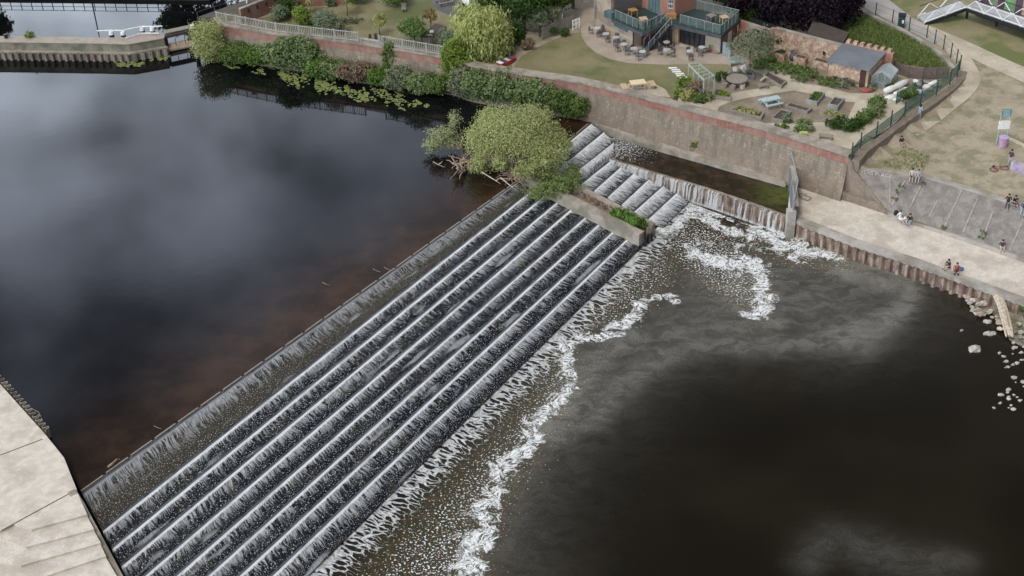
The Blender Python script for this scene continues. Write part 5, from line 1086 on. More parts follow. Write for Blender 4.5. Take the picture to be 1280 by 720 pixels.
# under-terrace dark recess of left wing front and support posts
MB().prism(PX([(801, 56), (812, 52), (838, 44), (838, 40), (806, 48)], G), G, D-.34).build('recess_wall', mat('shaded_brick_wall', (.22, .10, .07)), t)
for x, y in ((832, 58), (839, 60), (836, 55)): q = P(x, y, G); MB().beam(q, Vector((q.x, q.y, D-.3)), .14, .14).build('support_post', dark_metal, t)
def glass_rail(pts, label_part='glass_railing'):
    pts = [P(a, b, D+.03) for a, b in pts]; g = MB(); r_ = MB()
    for i in range(len(pts)-1):
        a, b = pts[i], pts[i+1]; g.beam(a+Vector((0, 0, .5)), b+Vector((0, 0, .5)), .02, .85); r_.beam(a+Vector((0, 0, 1.0)), b+Vector((0, 0, 1.0)), .07, .05); n = max(1, round((b-a).length/.95))
        for k in range(n+1): q = a.lerp(b, k/n); r_.beam(q, q+Vector((0, 0, 1.0)), .06, .06)
    o = g.build('glass_railing', glass_clear, t); r_.build('rail', steel_m, o)
glass_rail([(769, 23.5), (798, 36.5), (806, 38), (814, 35.5), (832, 26)]); glass_rail([(850, 29.5), (901, 43.2), (923.5, 24.2), (871, 11.5)])
# stairs
s0, s1 = P(807.5, 62, G), P(836.5, 30, D); sd_ = (s1-s0); sh = sd_.copy(); sh.z = 0; sw = Vector((-sh.y, sh.x, 0)).normalized()
t2 = thing('outdoor_staircase', 'straight dark metal staircase with pale handrails up to the cafe terrace', 'staircase', s0)
n_ = 13; tr = MB()
for k in range(n_): q = s0.lerp(s1, (k+.5)/n_); tr.beam(q-sw*.48, q+sw*.48, .30, .05)
tr.build('treads', roof_grey, t2)
for s_ in (-1, 1):
    MB().beam(s0+sw*.52*s_, s1+sw*.52*s_, .06, .28).build('stringer', dark_metal, t2); up_ = Vector((0, 0, .95)); h = MB().beam(s0+sw*.52*s_+up_, s1+sw*.52*s_+up_, .07, .06)
    for k in range(5): q = s0.lerp(s1, k/4)+sw*.52*s_; h.beam(q, q+up_, .05, .05)
    h.build('handrail', steel_m, t2)
# terrace furniture
def small_set(name, px, py, z, m, label, rz):
    p = P(px, py, z); t = thing(name, label, 'table', p, rz); MB().box(-.4, .4, -.4, .4, .68, .74).build('tabletop', m, t, world=False)
    for sx in (-.33, .33):
        for sy in (-.33, .33): MB().beam((sx, sy, 0), (sx, sy, .68), .08, .08).build('leg', m, t, world=False)
    return t
small_set('terrace_table', 791, 20, D+.03, wood_orange, 'orange timber table at the back of the left terrace', .4); small_set('terrace_table', 804, 31, D+.03, wood_pale, 'pale timber table at the corner of the left terrace railing', .2)
small_set('terrace_table', 905, 29, D+.03, wood_pale, 'pale timber table at the right end of the right terrace', .3); small_set('terrace_table', 889, 27, D+.03, wood_grey, 'grey table left of the pale one on the right terrace', .5); small_set('terrace_table', 881, 34, D+.03, wood_dark, 'dark timber table behind the front railing of the right terrace', .1)
p = P(839, 23, D); one('planter_bench', MB().box(p.x-.5, p.x+.5, p.y-.25, p.y+.25, D+.03, D+.55), wood_orange, 'orange timber bench below the white window on the terrace', 'bench')
# cafe tables and chairs on the patio
def cafe_table(label, p, rz):
    t = thing('cafe_table', label, 'table', p, rz, 'round cafe tables on the patio')
    MB().cyl(0, 0, .70, .74, .36, seg=18).build('tabletop', mat('brushed_tabletop', (.62, .63, .64), rough=.35, metal=.2), t, world=False); MB().cyl(0, 0, .02, .70, .035).build('pedestal', steel_m, t, world=False); MB().beam((-.28, 0, .03), (.28, 0, .03), .05, .04).beam((0, -.28, .03), (0, .28, .03), .05, .04).build('foot', steel_m, t, world=False); return t
def cafe_chair(label, p, rz):
    t = thing('cafe_chair', label, 'chair', p, rz, 'cafe chairs on the patio'); m = mat('chair_metal', (.16, .15, .16), rough=.4, metal=.3)
    MB().box(-.21, .21, -.21, .21, .43, .47).build('seat', m, t, world=False); MB().box(-.21, .21, .18, .22, .5, .82).build('backrest', m, t, world=False)
    for sx in (-.19, .19):
        for sy in (-.18, .19): MB().beam((sx, sy, 0), (sx, sy, .45 if sy < 0 else .8), .035, .035).build('leg', m, t, world=False)
    return t
CT = [(746.5, 43, 'first cafe table from the left, below the tan wall'), (757.5, 50, 'second cafe table from the left, near the orange crate'), (770, 54.5, 'third cafe table from the left'), (780, 63, 'fourth cafe table from the left, with a white cloth'), (792, 68.5, 'fifth cafe table from the left, by the wing corner'), (803, 72.5, 'sixth cafe table, nearest the foot of the stairs'), (833, 60.5, 'cafe table tucked beside the dark support posts'), (833, 70, 'cafe table in front of the support posts'), (862, 72, 'cafe table alone in front of the glass doors'), (877, 67, 'cafe table by the timber clad wall end')]
ct0 = cc0 = None
for i, (x, y, lb) in enumerate(CT):
    p = P(x, y, G+.03); rz = random.uniform(0, 3)
    if ct0 is None: ct0 = cafe_table(lb, p, rz)
    else: copytree(ct0, p, rz, lb)
    for k in range(2 if i % 3 else 3):
        a = rz+k*(3.14 if i % 3 else 2.1)+.4; q = p+Vector((math.cos(a)*.68, math.sin(a)*.68, 0)); lb2 = 'dark metal chair pulled up to the '+lb.split(',')[0]
        if cc0 is None: cc0 = cafe_chair(lb2, q, a-math.pi/2)
        else: copytree(cc0, q, a-math.pi/2, lb2)
p = P(761, 44, G); one('orange_crate', MB().box(p.x-.35, p.x+.35, p.y-.2, p.y+.2, G, G+.55), wood_orange, 'orange timber box against the tan wall behind the cafe tables', 'box')
p = P(858, 60, G+.03); one('door_mat', MB().prism(PX([(849, 57), (852, 55.5), (868, 60), (865, 63)], G), G+.026, G+.05), mat('cream_matting', (.58, .50, .38)), 'cream entrance matting in front of the glass doors', 'mat')
mb = MB()
for k in range(12): q = P(884+k*1.3, 63.6+.35*k+random.uniform(-.4, .4), G); mb.blob(q+Vector((0, 0, .12)), .14, sub=1)
one('brick_pile', mb, redbrick, 'row of loose red bricks along the timber clad wall', 'bricks')
a, b = P(903, 69, G), P(913, 72, G); one('boarded_gate', MB().beam(a+Vector((0, 0, .75)), b+Vector((0, 0, .75)), .08, 1.5), mat('blue_grey_boards', (.24, .29, .31)), 'blue grey boarded gate panel beside the right wing corner', 'gate')

# ================================================================== STONE GARDEN WALL, ARCH, PLANTERS
t = thing('stone_arch_wall', 'orange stone garden wall with a wide dark arched opening', 'wall', P(960, 60, G))
wa = [P(922, 49, G), P(931, 52, G), P(961, 62, G), P(967, 63, G), P(1056, 84, G)]
wd = (wa[4]-wa[0]).normalized(); wn = Vector((-wd.y, wd.x, 0)); wn = wn if wn.y > 0 else -wn
def wseg(a, b, z0, z1, th=.4, o=0): return MB().prism([(a+wn*o).xy, (b+wn*o).xy, (b+wn*(o+th)).xy, (a+wn*(o+th)).xy], z0, z1)
wseg(wa[0], wa[1], G, G+2.1).build('pier', orangebrick, t); wseg(wa[2], wa[3], G, G+2.35, .5, -.05).build('pier', orangebrick, t)
wseg(wa[3], wa[4], G, [G+2.35, G+2.1, G+2.1, G+2.35]).build('wall', rubble_m, t); wseg(wa[3], wa[4], [G+2.34, G+2.09, G+2.09, G+2.34], [G+2.46, G+2.2, G+2.2, G+2.46], .5, -.05).build('coping', coping_m, t)
ar = MB(); n_ = 10
for i in range(n_):
    u0, u1 = i/n_, (i+1)/n_; f = lambda u: 1.15+.6*math.sin(math.pi*u)**.6*(1)
    a = wa[1].lerp(wa[2], u0); b = wa[1].lerp(wa[2], u1); ar.prism([a.xy, b.xy, (b+wn*.4).xy, (a+wn*.4).xy], [G+f(u0), G+f(u1), G+f(u1), G+f(u0)], [G+2.1]*4)
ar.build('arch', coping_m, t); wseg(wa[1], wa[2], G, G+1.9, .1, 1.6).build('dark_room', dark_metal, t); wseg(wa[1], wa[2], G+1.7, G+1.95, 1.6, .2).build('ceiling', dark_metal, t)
PLN = [(968, 975, 77, 'planter'), (992, 1006, 0, ''), ]
for i, (x, y, w, lb) in enumerate([(975, 74, 1.3, 'stone planter at the left end of the stone wall'), (1001, 79, 1.3, 'stone planter in the middle below the climbing plant'), (1027, 84, 1.7, 'wide stone planter beside the brick shed')]):
    p = P(x, y, G)+wn*(-.1); t3 = thing('stone_planter', lb, 'planter', p, math.atan2(wd.y, wd.x)); MB().box(-w/2, w/2, -.35, .35, 0, .75).build('body', rubble_m, t3, world=False); MB().box(-w/2+.12, w/2-.12, -.25, .25, .70, .78).build('soil', soil, t3, world=False)
for x, y, z_, w, h, lb in ((979, 64, G+.9, 2.2, .8, 'green shrub trained on the stone wall above the left planter'), (1002, 66, G+.7, 1.3, 1.4, 'tall climbing plant in the middle of the stone wall'), (1029, 77, G+.8, 1.3, .5, 'small green plant in the wide stone planter'), (976, 74, G+.75, .9, .3, 'herbs in the left stone planter')):
    p = P(x, y, G)+Vector((0, 0, z_-G)); plant('wall_plant', lb, 'plant', p, [(0, 0, h*.4, w*.45, .3, h*.45), (w*.2, 0, h*.2, w*.3, .25, h*.3)], int(420*w*h+150), .15, 'dark', stems=3)
# ================================================================== SHED
sf = [P(1034, 99, G), P(1083.5, 111, G)]; sv = (sf[1]-sf[0]).normalized(); sn_ = Vector((-sv.y, sv.x, 0)); sn_ = sn_ if sn_.y > 0 else -sn_; dp = 3.6
c4 = [sf[0], sf[1], sf[1]+sn_*dp, sf[0]+sn_*dp]
t = thing('brick_shed', 'square orange brick shed with a grey felt roof and brown door', 'shed', sf[0])
MB().prism([p.xy for p in c4], G, [G+1.95, G+1.95, G+2.25, G+2.25]).build('wall', rubble_m, t)
r4 = [sf[0]-sv*.2-sn_*.25, sf[1]+sv*.15-sn_*.25, sf[1]+sv*.15+sn_*(dp), sf[0]-sv*.2+sn_*dp]
MB().prism([p.xy for p in r4], [G+1.95, G+1.95, G+2.25, G+2.25], [G+2.08, G+2.08, G+2.38, G+2.38]).build('roof', roof_grey, t)
a = sf[0].lerp(sf[1], .80); b = sf[0].lerp(sf[1], .94); dr = MB().prism([(a-sn_*.05).xy, (b-sn_*.05).xy, (b+sn_*.02).xy, (a+sn_*.02).xy], G+.03, G+1.82).build('door', mat('brown_door', (.07, .04, .035)), t)
bb = [sf[0]+sn_*dp, sf[1]+sn_*dp+sv*.9]; t = thing('crenellated_wall', 'orange brick wall with square battlements behind the grey shed roof', 'wall', bb[0])
MB().prism([bb[0].xy, bb[1].xy, (bb[1]+sn_*.45).xy, (bb[0]+sn_*.45).xy], G, G+2.45).build('wall', orangebrick, t)
for k in range(7): a = bb[0].lerp(bb[1], .03+k*.14); MB().prism([a.xy, (a+sv*.38).xy, (a+sv*.38+sn_*.45).xy, (a+sn_*.45).xy], G+2.452, G+2.78).build('merlon', rubble_m, t)
# dark roofs behind the stone wall under the copper beech
mb = MB(); a, b = P(1008, 42, G+1.6), P(1052, 56, G+1.6); c = b+Vector((1.2, 2.2, 0)); d = a+Vector((1.2, 2.6, 0)); mb.prism([a.xy, b.xy, c.xy, d.xy], G, [G+1.5, G+1.5, G+1.9, G+1.9]); one('low_outbuilding', mb, wood_dark, 'low dark roofed outbuilding behind the stone wall', 'outbuilding')
# greenhouse
p = P(1100, 112, G); gv = (P(1109, 112.5, G)-P(1091, 109, G)).normalized(); t = thing('greenhouse', 'small silver framed greenhouse beside the brick shed', 'greenhouse', P(1100, 111, G), math.atan2(gv.y, gv.x))
w_, l_, h1, h2 = .95, 2.4, 1.15, 1.75; fr_ = MB()
for y in (0, l_/2, l_):
    for a, b in (((-w_, y, 0), (-w_, y, h1)), ((w_, y, 0), (w_, y, h1)), ((-w_, y, h1), (0, y, h2)), ((w_, y, h1), (0, y, h2))): fr_.beam(a, b, .06, .06)
for x, z in ((-w_, h1), (w_, h1), (0, h2), (-w_, .05), (w_, .05)): fr_.beam((x, 0, z), (x, l_, z), .06, .06)
for x in (-.35, .35): fr_.beam((x, 0, 0), (x, 0, 1.5), .05, .05)
fr_.beam((-w_, 0, .6), (w_, 0, .6), .05, .05); fr_.build('frame', steel_m, t, world=False)
gl_ = MB().add([(-w_, 0, 0), (-w_, l_, 0), (-w_, l_, h1), (-w_, 0, h1), (w_, 0, 0), (w_, l_, 0), (w_, l_, h1), (w_, 0, h1), (0, 0, h2), (0, l_, h2)], [(0, 1, 2, 3), (4, 5, 6, 7), (0, 4, 7, 8, 3), (1, 5, 6, 9, 2)]); gl_.build('glass', mat('greenhouse_glass', (.45, .52, .52), rough=.15, alpha=.35), t, world=False)
MB().add([(-w_, 0, h1+.03), (-w_, l_, h1+.03), (0, l_, h2+.03), (0, 0, h2+.03), (w_, 0, h1+.03), (w_, l_, h1+.03)], [(0, 1, 2, 3), (3, 2, 5, 4)]).build('roof_glass', mat('whitened_glass', (.55, .62, .62), rough=.2, alpha=.85), t, world=False)
# dark board fence right of greenhouse, sacks and rubble
def board_fence(name, label, pts, h, m, cat='fence'):
    pts = [P(a, b, G) for a, b in pts]; t = thing(name, label, cat, pts[0]); f = MB()
    for i in range(len(pts)-1): f.beam(pts[i]+Vector((0, 0, h/2)), pts[i+1]+Vector((0, 0, h/2)), .05, h)
    f.build('boards', m, t)
    for i in range(len(pts)-1):
        n = max(1, round((pts[i+1]-pts[i]).length/1.5))
        for k in range(n): q = pts[i].lerp(pts[i+1], k/n)+Vector((0, -.06, 0)); MB().beam(q, q+Vector((0, 0, h+.08)), .1, .1).build('post', m, t)
board_fence('board_fence', 'dark brown board fence behind the white sacks', [(1110, 88), (1135, 97), (1152, 99), (1185, 98)], 1.2, mat('brown_boards', (.13, .095, .085), (.18, .14, .12), scale=4))
SK = [((1106, 118), (1134, 106), .34, 'long white wrapped roll lying beside the greenhouse'), ((1118, 121), (1140, 113), .26, 'second white roll in front of the long one'), ((1142, 104), (1152, 110), .26, 'short white roll by the board fence'), ((1150, 104), (1166, 108), .22, 'grey roll by the board fence')]
for a, b, r, lb in SK:
    a = P(*a, G)+Vector((0, 0, r)); b = P(*b, G)+Vector((0, 0, r)); mb = MB(); mb.tube([a.lerp(b, u)+Vector((0, 0, random.uniform(-.04, .06))) for u in (0, .2, .4, .6, .8, 1)], [r*.8, r, r*.92, r*1.05, r*.95, r*.75], 10); one('wrapped_roll', mb, cloth_white if 'grey' not in lb else wood_grey, lb, 'roll', smooth=True)
for x, y, r, lb in ((1114, 124, .42, 'crumpled white sack nearest the path'), (1121, 126, .3, 'small white sack in front of the crumpled one'), (1128, 117, .4, 'white sack in the middle of the heap'), (1135, 114, .38, 'white sack behind the middle of the heap'), (1160, 112, .42, 'white sack by the green mesh'), (1168, 107, .4, 'white sack at the right end of the heap'), (1150, 117, .35, 'pale blue sack close to the mesh fence')):
    p = P(x, y, G); one('builders_sack', MB().blob(p+Vector((0, 0, r*.45)), r, (1.5, 1, .75), .3), plain('pale_blue_sack', (.45, .52, .60)) if 'blue' in lb else cloth_white, lb, 'sack', smooth=True)
p = P(1080, 114.5, G); one('brick_heap', MB().blob(P(1083, 114, G)+Vector((0, 0, .12)), .55, (1.3, .8, .45), .3), mat('red_gravel', (.30, .08, .06), (.22, .07, .06), scale=6), 'small red heap at the corner of the shed', 'heap')
# raised beds -----------------------------------------------------------
def raised_bed(c4, h, m, label, crop=None, zoff=0):
    pts = [P(a, b, G+h) for a, b in c4]; c = sum(pts, Vector())/4; c.z = G; t = thing('raised_bed', label, 'raised bed', c, 0, 'raised garden beds'); ins = [Vector((*(p.xy+(c.xy-p.xy).normalized()*.20), p.z)) for p in pts]
    for i in range(4):
        a, b, a2, b2 = pts[i], pts[(i+1) % 4], ins[i], ins[(i+1) % 4]; MB().prism([a.xy, b.xy, b2.xy, a2.xy], G, G+h).build('side_board', m, t)
    MB().prism([p.xy for p in ins], G, G+h-.08).build('soil', soil, t)
    if crop:
        dx = (pts[1]-pts[0])*.0; lobes = []
        for u in (.2, .4, .6, .8):
            q = (ins[0].lerp(ins[1], .5)).lerp(ins[2].lerp(ins[3], .5), u) if (ins[1]-ins[2]).length > (ins[0]-ins[1]).length else (ins[0].lerp(ins[3], .5)).lerp(ins[1].lerp(ins[2], .5), u); lobes.append((q.x, q.y, G+h+.05, .45, .45, .25))
        leaves('crop', lobes, 700, .14, LG[crop], t)
q = lambda l: [(960+a/8, 100+b/8) for a, b in l]
raised_bed(q([(35, 382), (135, 285), (240, 310), (150, 405)]), .35, wood_grey, 'empty raised bed on the left side of the gravel plot')
raised_bed(q([(175, 250), (215, 220), (445, 280), (395, 312)]), .35, wood_grey, 'empty long raised bed in the middle of the gravel plot')
raised_bed(q([(385, 195), (470, 105), (572, 128), (492, 222)]), .45, mat('green_grey_boards', (.30, .32, .27)), 'raised bed full of dark green crops near the shed path', 'mid')
raised_bed(q([(600, 240), (670, 160), (770, 180), (700, 262)]), .55, mat('green_grey_boards', (.30, .32, .27)), 'tall raised bed with bare soil at the right of the plot')
raised_bed(q([(520, 335), (545, 305), (800, 355), (770, 392)]), .35, wood_grey, 'raised bed with yellow green seedlings at the right front', 'yellow')
raised_bed([(913, 136), (919, 131.5), (956, 140), (952, 146.5)], .35, wood_grey, 'long raised bed with yellow green seedlings at the left front', 'yellow')
raised_bed([(954, 93), (960, 89), (984, 101), (977, 107)], .4, wood_grey, 'long raised bed with bare soil above the gravel seating area')
raised_bed([(891, 119), (895, 110), (913, 116), (914, 122)], .45, wood_grey, 'raised bed with yellow flowers beside the pergola', 'bright')
raised_bed([(911, 91), (914, 86), (942, 88), (943, 95)], .45, roof_grey, 'slate coloured raised bed with white boulders and low shrubs', 'olive')
for x, y, r, lb in ((920, 89, .42, 'smaller white boulder in the slate coloured bed'), (930, 88, .6, 'larger white boulder in the slate coloured bed')): p = P(x, y, G+.4); one('boulder', MB().blob(p+Vector((0, 0, .15)), r, (1, .8, .9), .25), stone_white, lb, 'boulder')
# pergola
pa, pb, pc, pd = P(859, 96, G), P(873, 95, G), P(893, 117, G), P(880, 121, G)
pa, pb, pc, pd = P(860, 101, G), P(873, 100, G), P(892, 116, G), P(879, 121, G)
t = thing('pergola', 'open pale green timber pergola of thin bars over the garden path', 'pergola', pa); H_ = 1.75; mg = plain('sage_green_paint', (.36, .44, .38))
for a, b in ((pa, pd), (pb, pc)):
    MB().beam(a+Vector((0, 0, H_)), b+Vector((0, 0, H_)), .1, .1).build('top_beam', mg, t)
    for k in range(4): q_ = a.lerp(b, k/3); MB().beam(q_, q_+Vector((0, 0, H_)), .09, .09).build('post', mg, t)
for k in range(6): a = pa.lerp(pd, k/5); b = pb.lerp(pc, k/5); MB().beam(a+Vector((0, 0, H_+.08)), b+Vector((0, 0, H_+.08)), .07, .07).build('crossbar', mg, t)
for k in range(6): p = P(841+k*2.5+(k % 2), 85+k*2.4, G+.016); one('stepping_stone', MB().prism([(p.x-.42, p.y-.12), (p.x+.42, p.y-.12), (p.x+.42, p.y+.12), (p.x-.42, p.y+.12)], G+.0, G+.06), white_paint, 'white stepping board set in the lawn beside the pergola', 'stepping stone', 'white stepping boards')
# round table with seats, benches
p = P(921, 106, G); t = thing('round_garden_table', 'big round grey stone table with seats in the gravel area', 'table', p); MB().cyl(p.x, p.y, G+.62, G+.72, 1.05, seg=24).build('tabletop', wood_grey, t); MB().cyl(p.x, p.y, G, G+.62, .4, .5).build('pedestal', wood_grey, t)
for x, y, lb in ((905, 103, 'round log seat left of the stone table'), (928, 110, 'pale log seat right of the stone table'), (916, 112, 'log seat in front of the stone table'), (906, 109, 'low log seat at the lower left of the stone table')): p = P(x, y, G); one('log_seat', MB().cyl(p.x, p.y, G, G+.45, .3, .27), driftwood if 'pale' in lb else wood_grey, lb, 'seat')
def bench(px, py, rz, m, label, w=1.4, back=False):
    t = thing('garden_bench', label, 'bench', P(px, py, G), rz); MB().box(-w/2, w/2, -.2, .2, .40, .46).build('seat', m, t, world=False)
    for sx in (-w/2+.12, w/2-.12): MB().box(sx-.04, sx+.04, -.18, .18, 0, .40).build('leg', m, t, world=False)
    if back: MB().box(-w/2, w/2, .18, .23, .5, .9).build('backrest', m, t, world=False)
bench(954, 111, .1, wood_grey, 'short grey bench on the pale gravel left of the beds', 1.0); bench(919, 82, 0, mg, 'pale green bench with a back beside the slate bed', 1.3, True); bench(1032, 174, -.35, wood_grey, 'grey bench on the pale patio near the wall end', 1.3)
p = P(1042, 122, G); branches('driftwood_log', 'pale twisted log lying left of the long bare bed', None, [([P(951, 101, G+.2), P(957, 96, G+.4), P(963, 99, G+.2)], .16)])
p = P(1004, 171, G); one('yellow_planter', MB().box(p.x-.35, p.x+.35, p.y-.15, p.y+.15, G, G+.5), plain('lime_paint', (.45, .50, .12)), 'lime coloured box planter by the coping', 'planter')
t = thing('statue_figure', 'seated dark grey sculpture in front of the stone wall', 'statue', P(991, 76, G)); q_ = P(991, 76, G); MB().blob(q_+Vector((0, 0, .5)), .35, (1, .8, 1.3), .3).build('body', mat('bronze_grey', (.09, .11, .13)), t, smooth=True); MB().blob(q_+Vector((-.15, 0, 1.05)), .18).build('head', mat('bronze_grey', (.09, .11, .13)), t, smooth=True)
# shrubs right garden
GR = [(955, 84, 3.6, .8, 'mid', 'low green hedge along the path below the pale tree, left end'), (978, 89, 3.8, .9, 'mid', 'low green hedge along the path, middle stretch'), (1004, 97, 4.0, .9, 'mid', 'low green hedge along the path, right end'), (1036, 106, 3.0, .7, 'mid', 'low green planting at the left of the shed front'), (1056, 109, 2.6, .8, 'olive', 'low yellowish planting in front of the shed'),
 (1095, 135, 2.0, 1.4, 'mid', 'green shrub at the top of the curved border'), (1093, 146, 2.2, 1.5, 'balsam', 'green shrub in the middle of the curved border'), (1080, 154, 2.2, 1.3, 'mid', 'green shrub at the bend of the curved border'), (1060, 163, 2.2, 1.2, 'dark', 'dark green shrub right of the lavender clump'), (1044, 160, 1.9, 1.2, 'dark', 'dark lavender clump at the edge of the pale patio'), (1069, 162, 1.8, 1.2, 'dark', 'dark green clump between border and patio'),
 (1004, 164, 2.4, 1.2, 'balsam', 'grey green shrub on the patio edge by the wall coping'), (976, 161, 1.5, .5, 'mid', 'low green shrub close to the wall coping'), (984, 154, 1.1, 1.1, 'greyg', 'small grey green shrub beside the left raised bed'), (848, 121, 1.5, 1.0, 'bright', 'yellow flowered shrub at the front of the planted bed'), (859, 126, 1.9, 1.2, 'yellow', 'yellow flowering shrub near the coping'), (868, 118, 1.8, 1.4, 'brownbush', 'pale brown flowering shrub in the planted bed'), (855, 110, 1.8, 1.3, 'bright', 'green shrub at the top of the planted bed by the pergola'), (873, 128, 1.6, 1.1, 'mid', 'green shrub right of the yellow flowering one'), (885, 126, 1.3, .9, 'balsam', 'silvery shrub at the right end of the planted bed'),
 (901, 101, 1.9, 1.0, 'dark', 'dark shrub right of the pergola top'), (1112, 112, 1.2, .8, 'dark', 'dark shrub beside the greenhouse'), (1134, 123, 2.2, 1.2, 'mid', 'green shrub inside the green mesh enclosure'), (962, 78, 1.7, 1.0, 'mid', 'shrub at the foot of the multi stemmed tree'), (1090, 112, 1.2, .7, 'olive', 'low plants at the corner of the greenhouse')]
for x, y, w, h, k, lb in GR: shrub(x, y, w, h, k, lb, group='shrubs in the right garden')
tree(935, 92, 4.6, 2.7, 'olive', 'multi stemmed silver leaved tree in the gravel garden', n=3400, size=.16, trunk=.12, cz=.66, shell=.3)
tree(952, 74, 3.6, 1.8, 'olive', 'grey green tree in front of the dark arch', n=2000, size=.16, trunk=.1, cz=.62)
bc = P(1000, 34, G)
plant('copper_beech', 'huge dark purple copper beech over the stone wall', 'tree', bc, [(0, 2, 7, 5.4, 5, 5), (-2.6, .5, 3.4, 2.2, 2, 2.4), (4.2, 0, 3.2, 1.8, 1.8, 2.6), (0, -.6, 2.8, 2.0, 1.6, 1.8), (-5.0, 2.5, 5.6, 2.6, 3, 3.2), (4.4, 1.5, 6.0, 2.6, 3, 3.6), (1.6, -1.4, 4.2, 2.4, 2.2, 2.9), (-1.5, 0, 4.6, 2.6, 2.4, 2.7), (5.6, 1.0, 3.8, 1.2, 1.6, 2.6), (-6.4, 1.5, 4.0, 1.5, 2, 2.1), (2.6, -2.2, 2.6, 1.3, 1.2, 1.7)], 62000, .32, 'copper', trunk=(4, .45), stems=9, part='crown', hang=.6, shell=.45)
tree(905, 8, 5, 3.2, 'dark', 'dark green tree behind the right terrace', n=5000, size=.24, trunk=.2, cz=.45); tree(940, 28, 3.0, 2.2, 'dark', 'dark bush below the copper beech next to the arch wall', n=2400, size=.2, trunk=.12, cz=.4)
p = P(953, 26, G); t = thing('tarpaulin_tent', 'bright blue tarpaulin tent under the copper beech', 'tent', p); MB().add([(p.x-1, p.y-.8, G), (p.x+1, p.y-.8, G), (p.x+1, p.y+.8, G), (p.x-1, p.y+.8, G), (p.x-.6, p.y, G+1.9), (p.x+.6, p.y, G+1.9)], [(0, 1, 5, 4), (2, 3, 4, 5), (1, 2, 5), (3, 0, 4)]).build('sheet', plain('blue_tarpaulin', (.05, .09, .35)), t); MB().blob(p+Vector((0, -.2, 1.9)), .55, (1.3, .9, .35), .2).build('top_cover', plain('pale_blue_cloth', (.35, .42, .62)), t)

# ================================================================== GREEN MESH FENCE (garden / meadow) on its stone plinth
GF = [(1064, 199), (1075, 186), (1095, 172), (1113, 158), (1130, 146), (1150, 133), (1170, 119), (1187, 106), (1196, 96), (1199, 88)]
gf = [P(a, b, G) for a, b in GF]
t = thing('mesh_fence', 'green windbreak mesh fence between the garden and the dry meadow', 'fence', gf[0])
mm = MB()
for i in range(len(gf)-1): mm.beam(gf[i]+Vector((0, 0, .75+(.1 if i > 3 else -.1))), gf[i+1]+Vector((0, 0, .75+(.1 if i > 3 else -.1))), .02, 1.3 if i > 3 else 1.0)
mm.build('mesh', mesh_green, t)
for q_ in gf: MB().beam(q_, q_+Vector((0, 0, 1.65)), .1, .1).build('post', green_metal, t)
pl = [q_+Vector((.35, -.30, 0)) for q_ in gf]; mb = MB()
for i in range(len(pl)-1):
    mb.beam(pl[i]+Vector((0, 0, -.5)), pl[i+1]+Vector((0, 0, -.5)), .7, 1.1)
one('fence_plinth', mb, mat('brown_stone_kerb', (.26, .21, .17), (.18, .15, .12), scale=2, bump=.5), 'brown stone plinth wall along the foot of the green mesh fence', 'plinth wall')
en = [P(1113, 158, G), P(1120, 130, G), P(1142, 118, G), P(1152, 112, G)]
t = thing('mesh_fence', 'short green mesh return enclosing the sacks and the shrub', 'fence', en[0]); mm = MB()
for i in range(1, 3): mm.beam(en[i]+Vector((0, 0, .6)), en[i+1]+Vector((0, 0, .6)), .02, 1.2)
mm.build('mesh', mesh_green, t)
for q_ in en: MB().beam(q_, q_+Vector((0, 0, 1.3)), .09, .09).build('post', green_metal, t)
pf = [P(a, b, G) for a, b in [(1094, 21), (1115, 30), (1136, 39), (1158, 48), (1168, 55), (1179, 62), (1188, 72), (1195, 80), (1199, 88)]]
t = thing('post_fence', 'slim dark green posts with thin wires along the kerb of the curved path', 'fence', pf[0]); w_m = MB()
for i in range(len(pf)-1):
    for z in (.3, .9, 1.5): w_m.beam(pf[i]+Vector((0, 0, z)), pf[i+1]+Vector((0, 0, z)), .015, .015)
for q_ in pf: MB().beam(q_, q_+Vector((0, 0, 1.6)), .09, .09).build('post', green_metal, t)
w_m.build('wires', green_metal, t)
p = P(1126, 34, G); t = thing('litter_bin', 'dark green litter bin with a white notice on the fenced path', 'bin', p, -.3); MB().box(-.36, .36, -.36, .36, 0, 1.35).build('body', mat('bin_green', (.03, .06, .06)), t, world=False); MB().box(-.4, .4, -.4, .4, 1.35, 1.45).build('lid', dark_metal, t, world=False); MB().box(.05, .25, -.38, -.361, .6, .95).build('notice', white_paint, t, world=False)

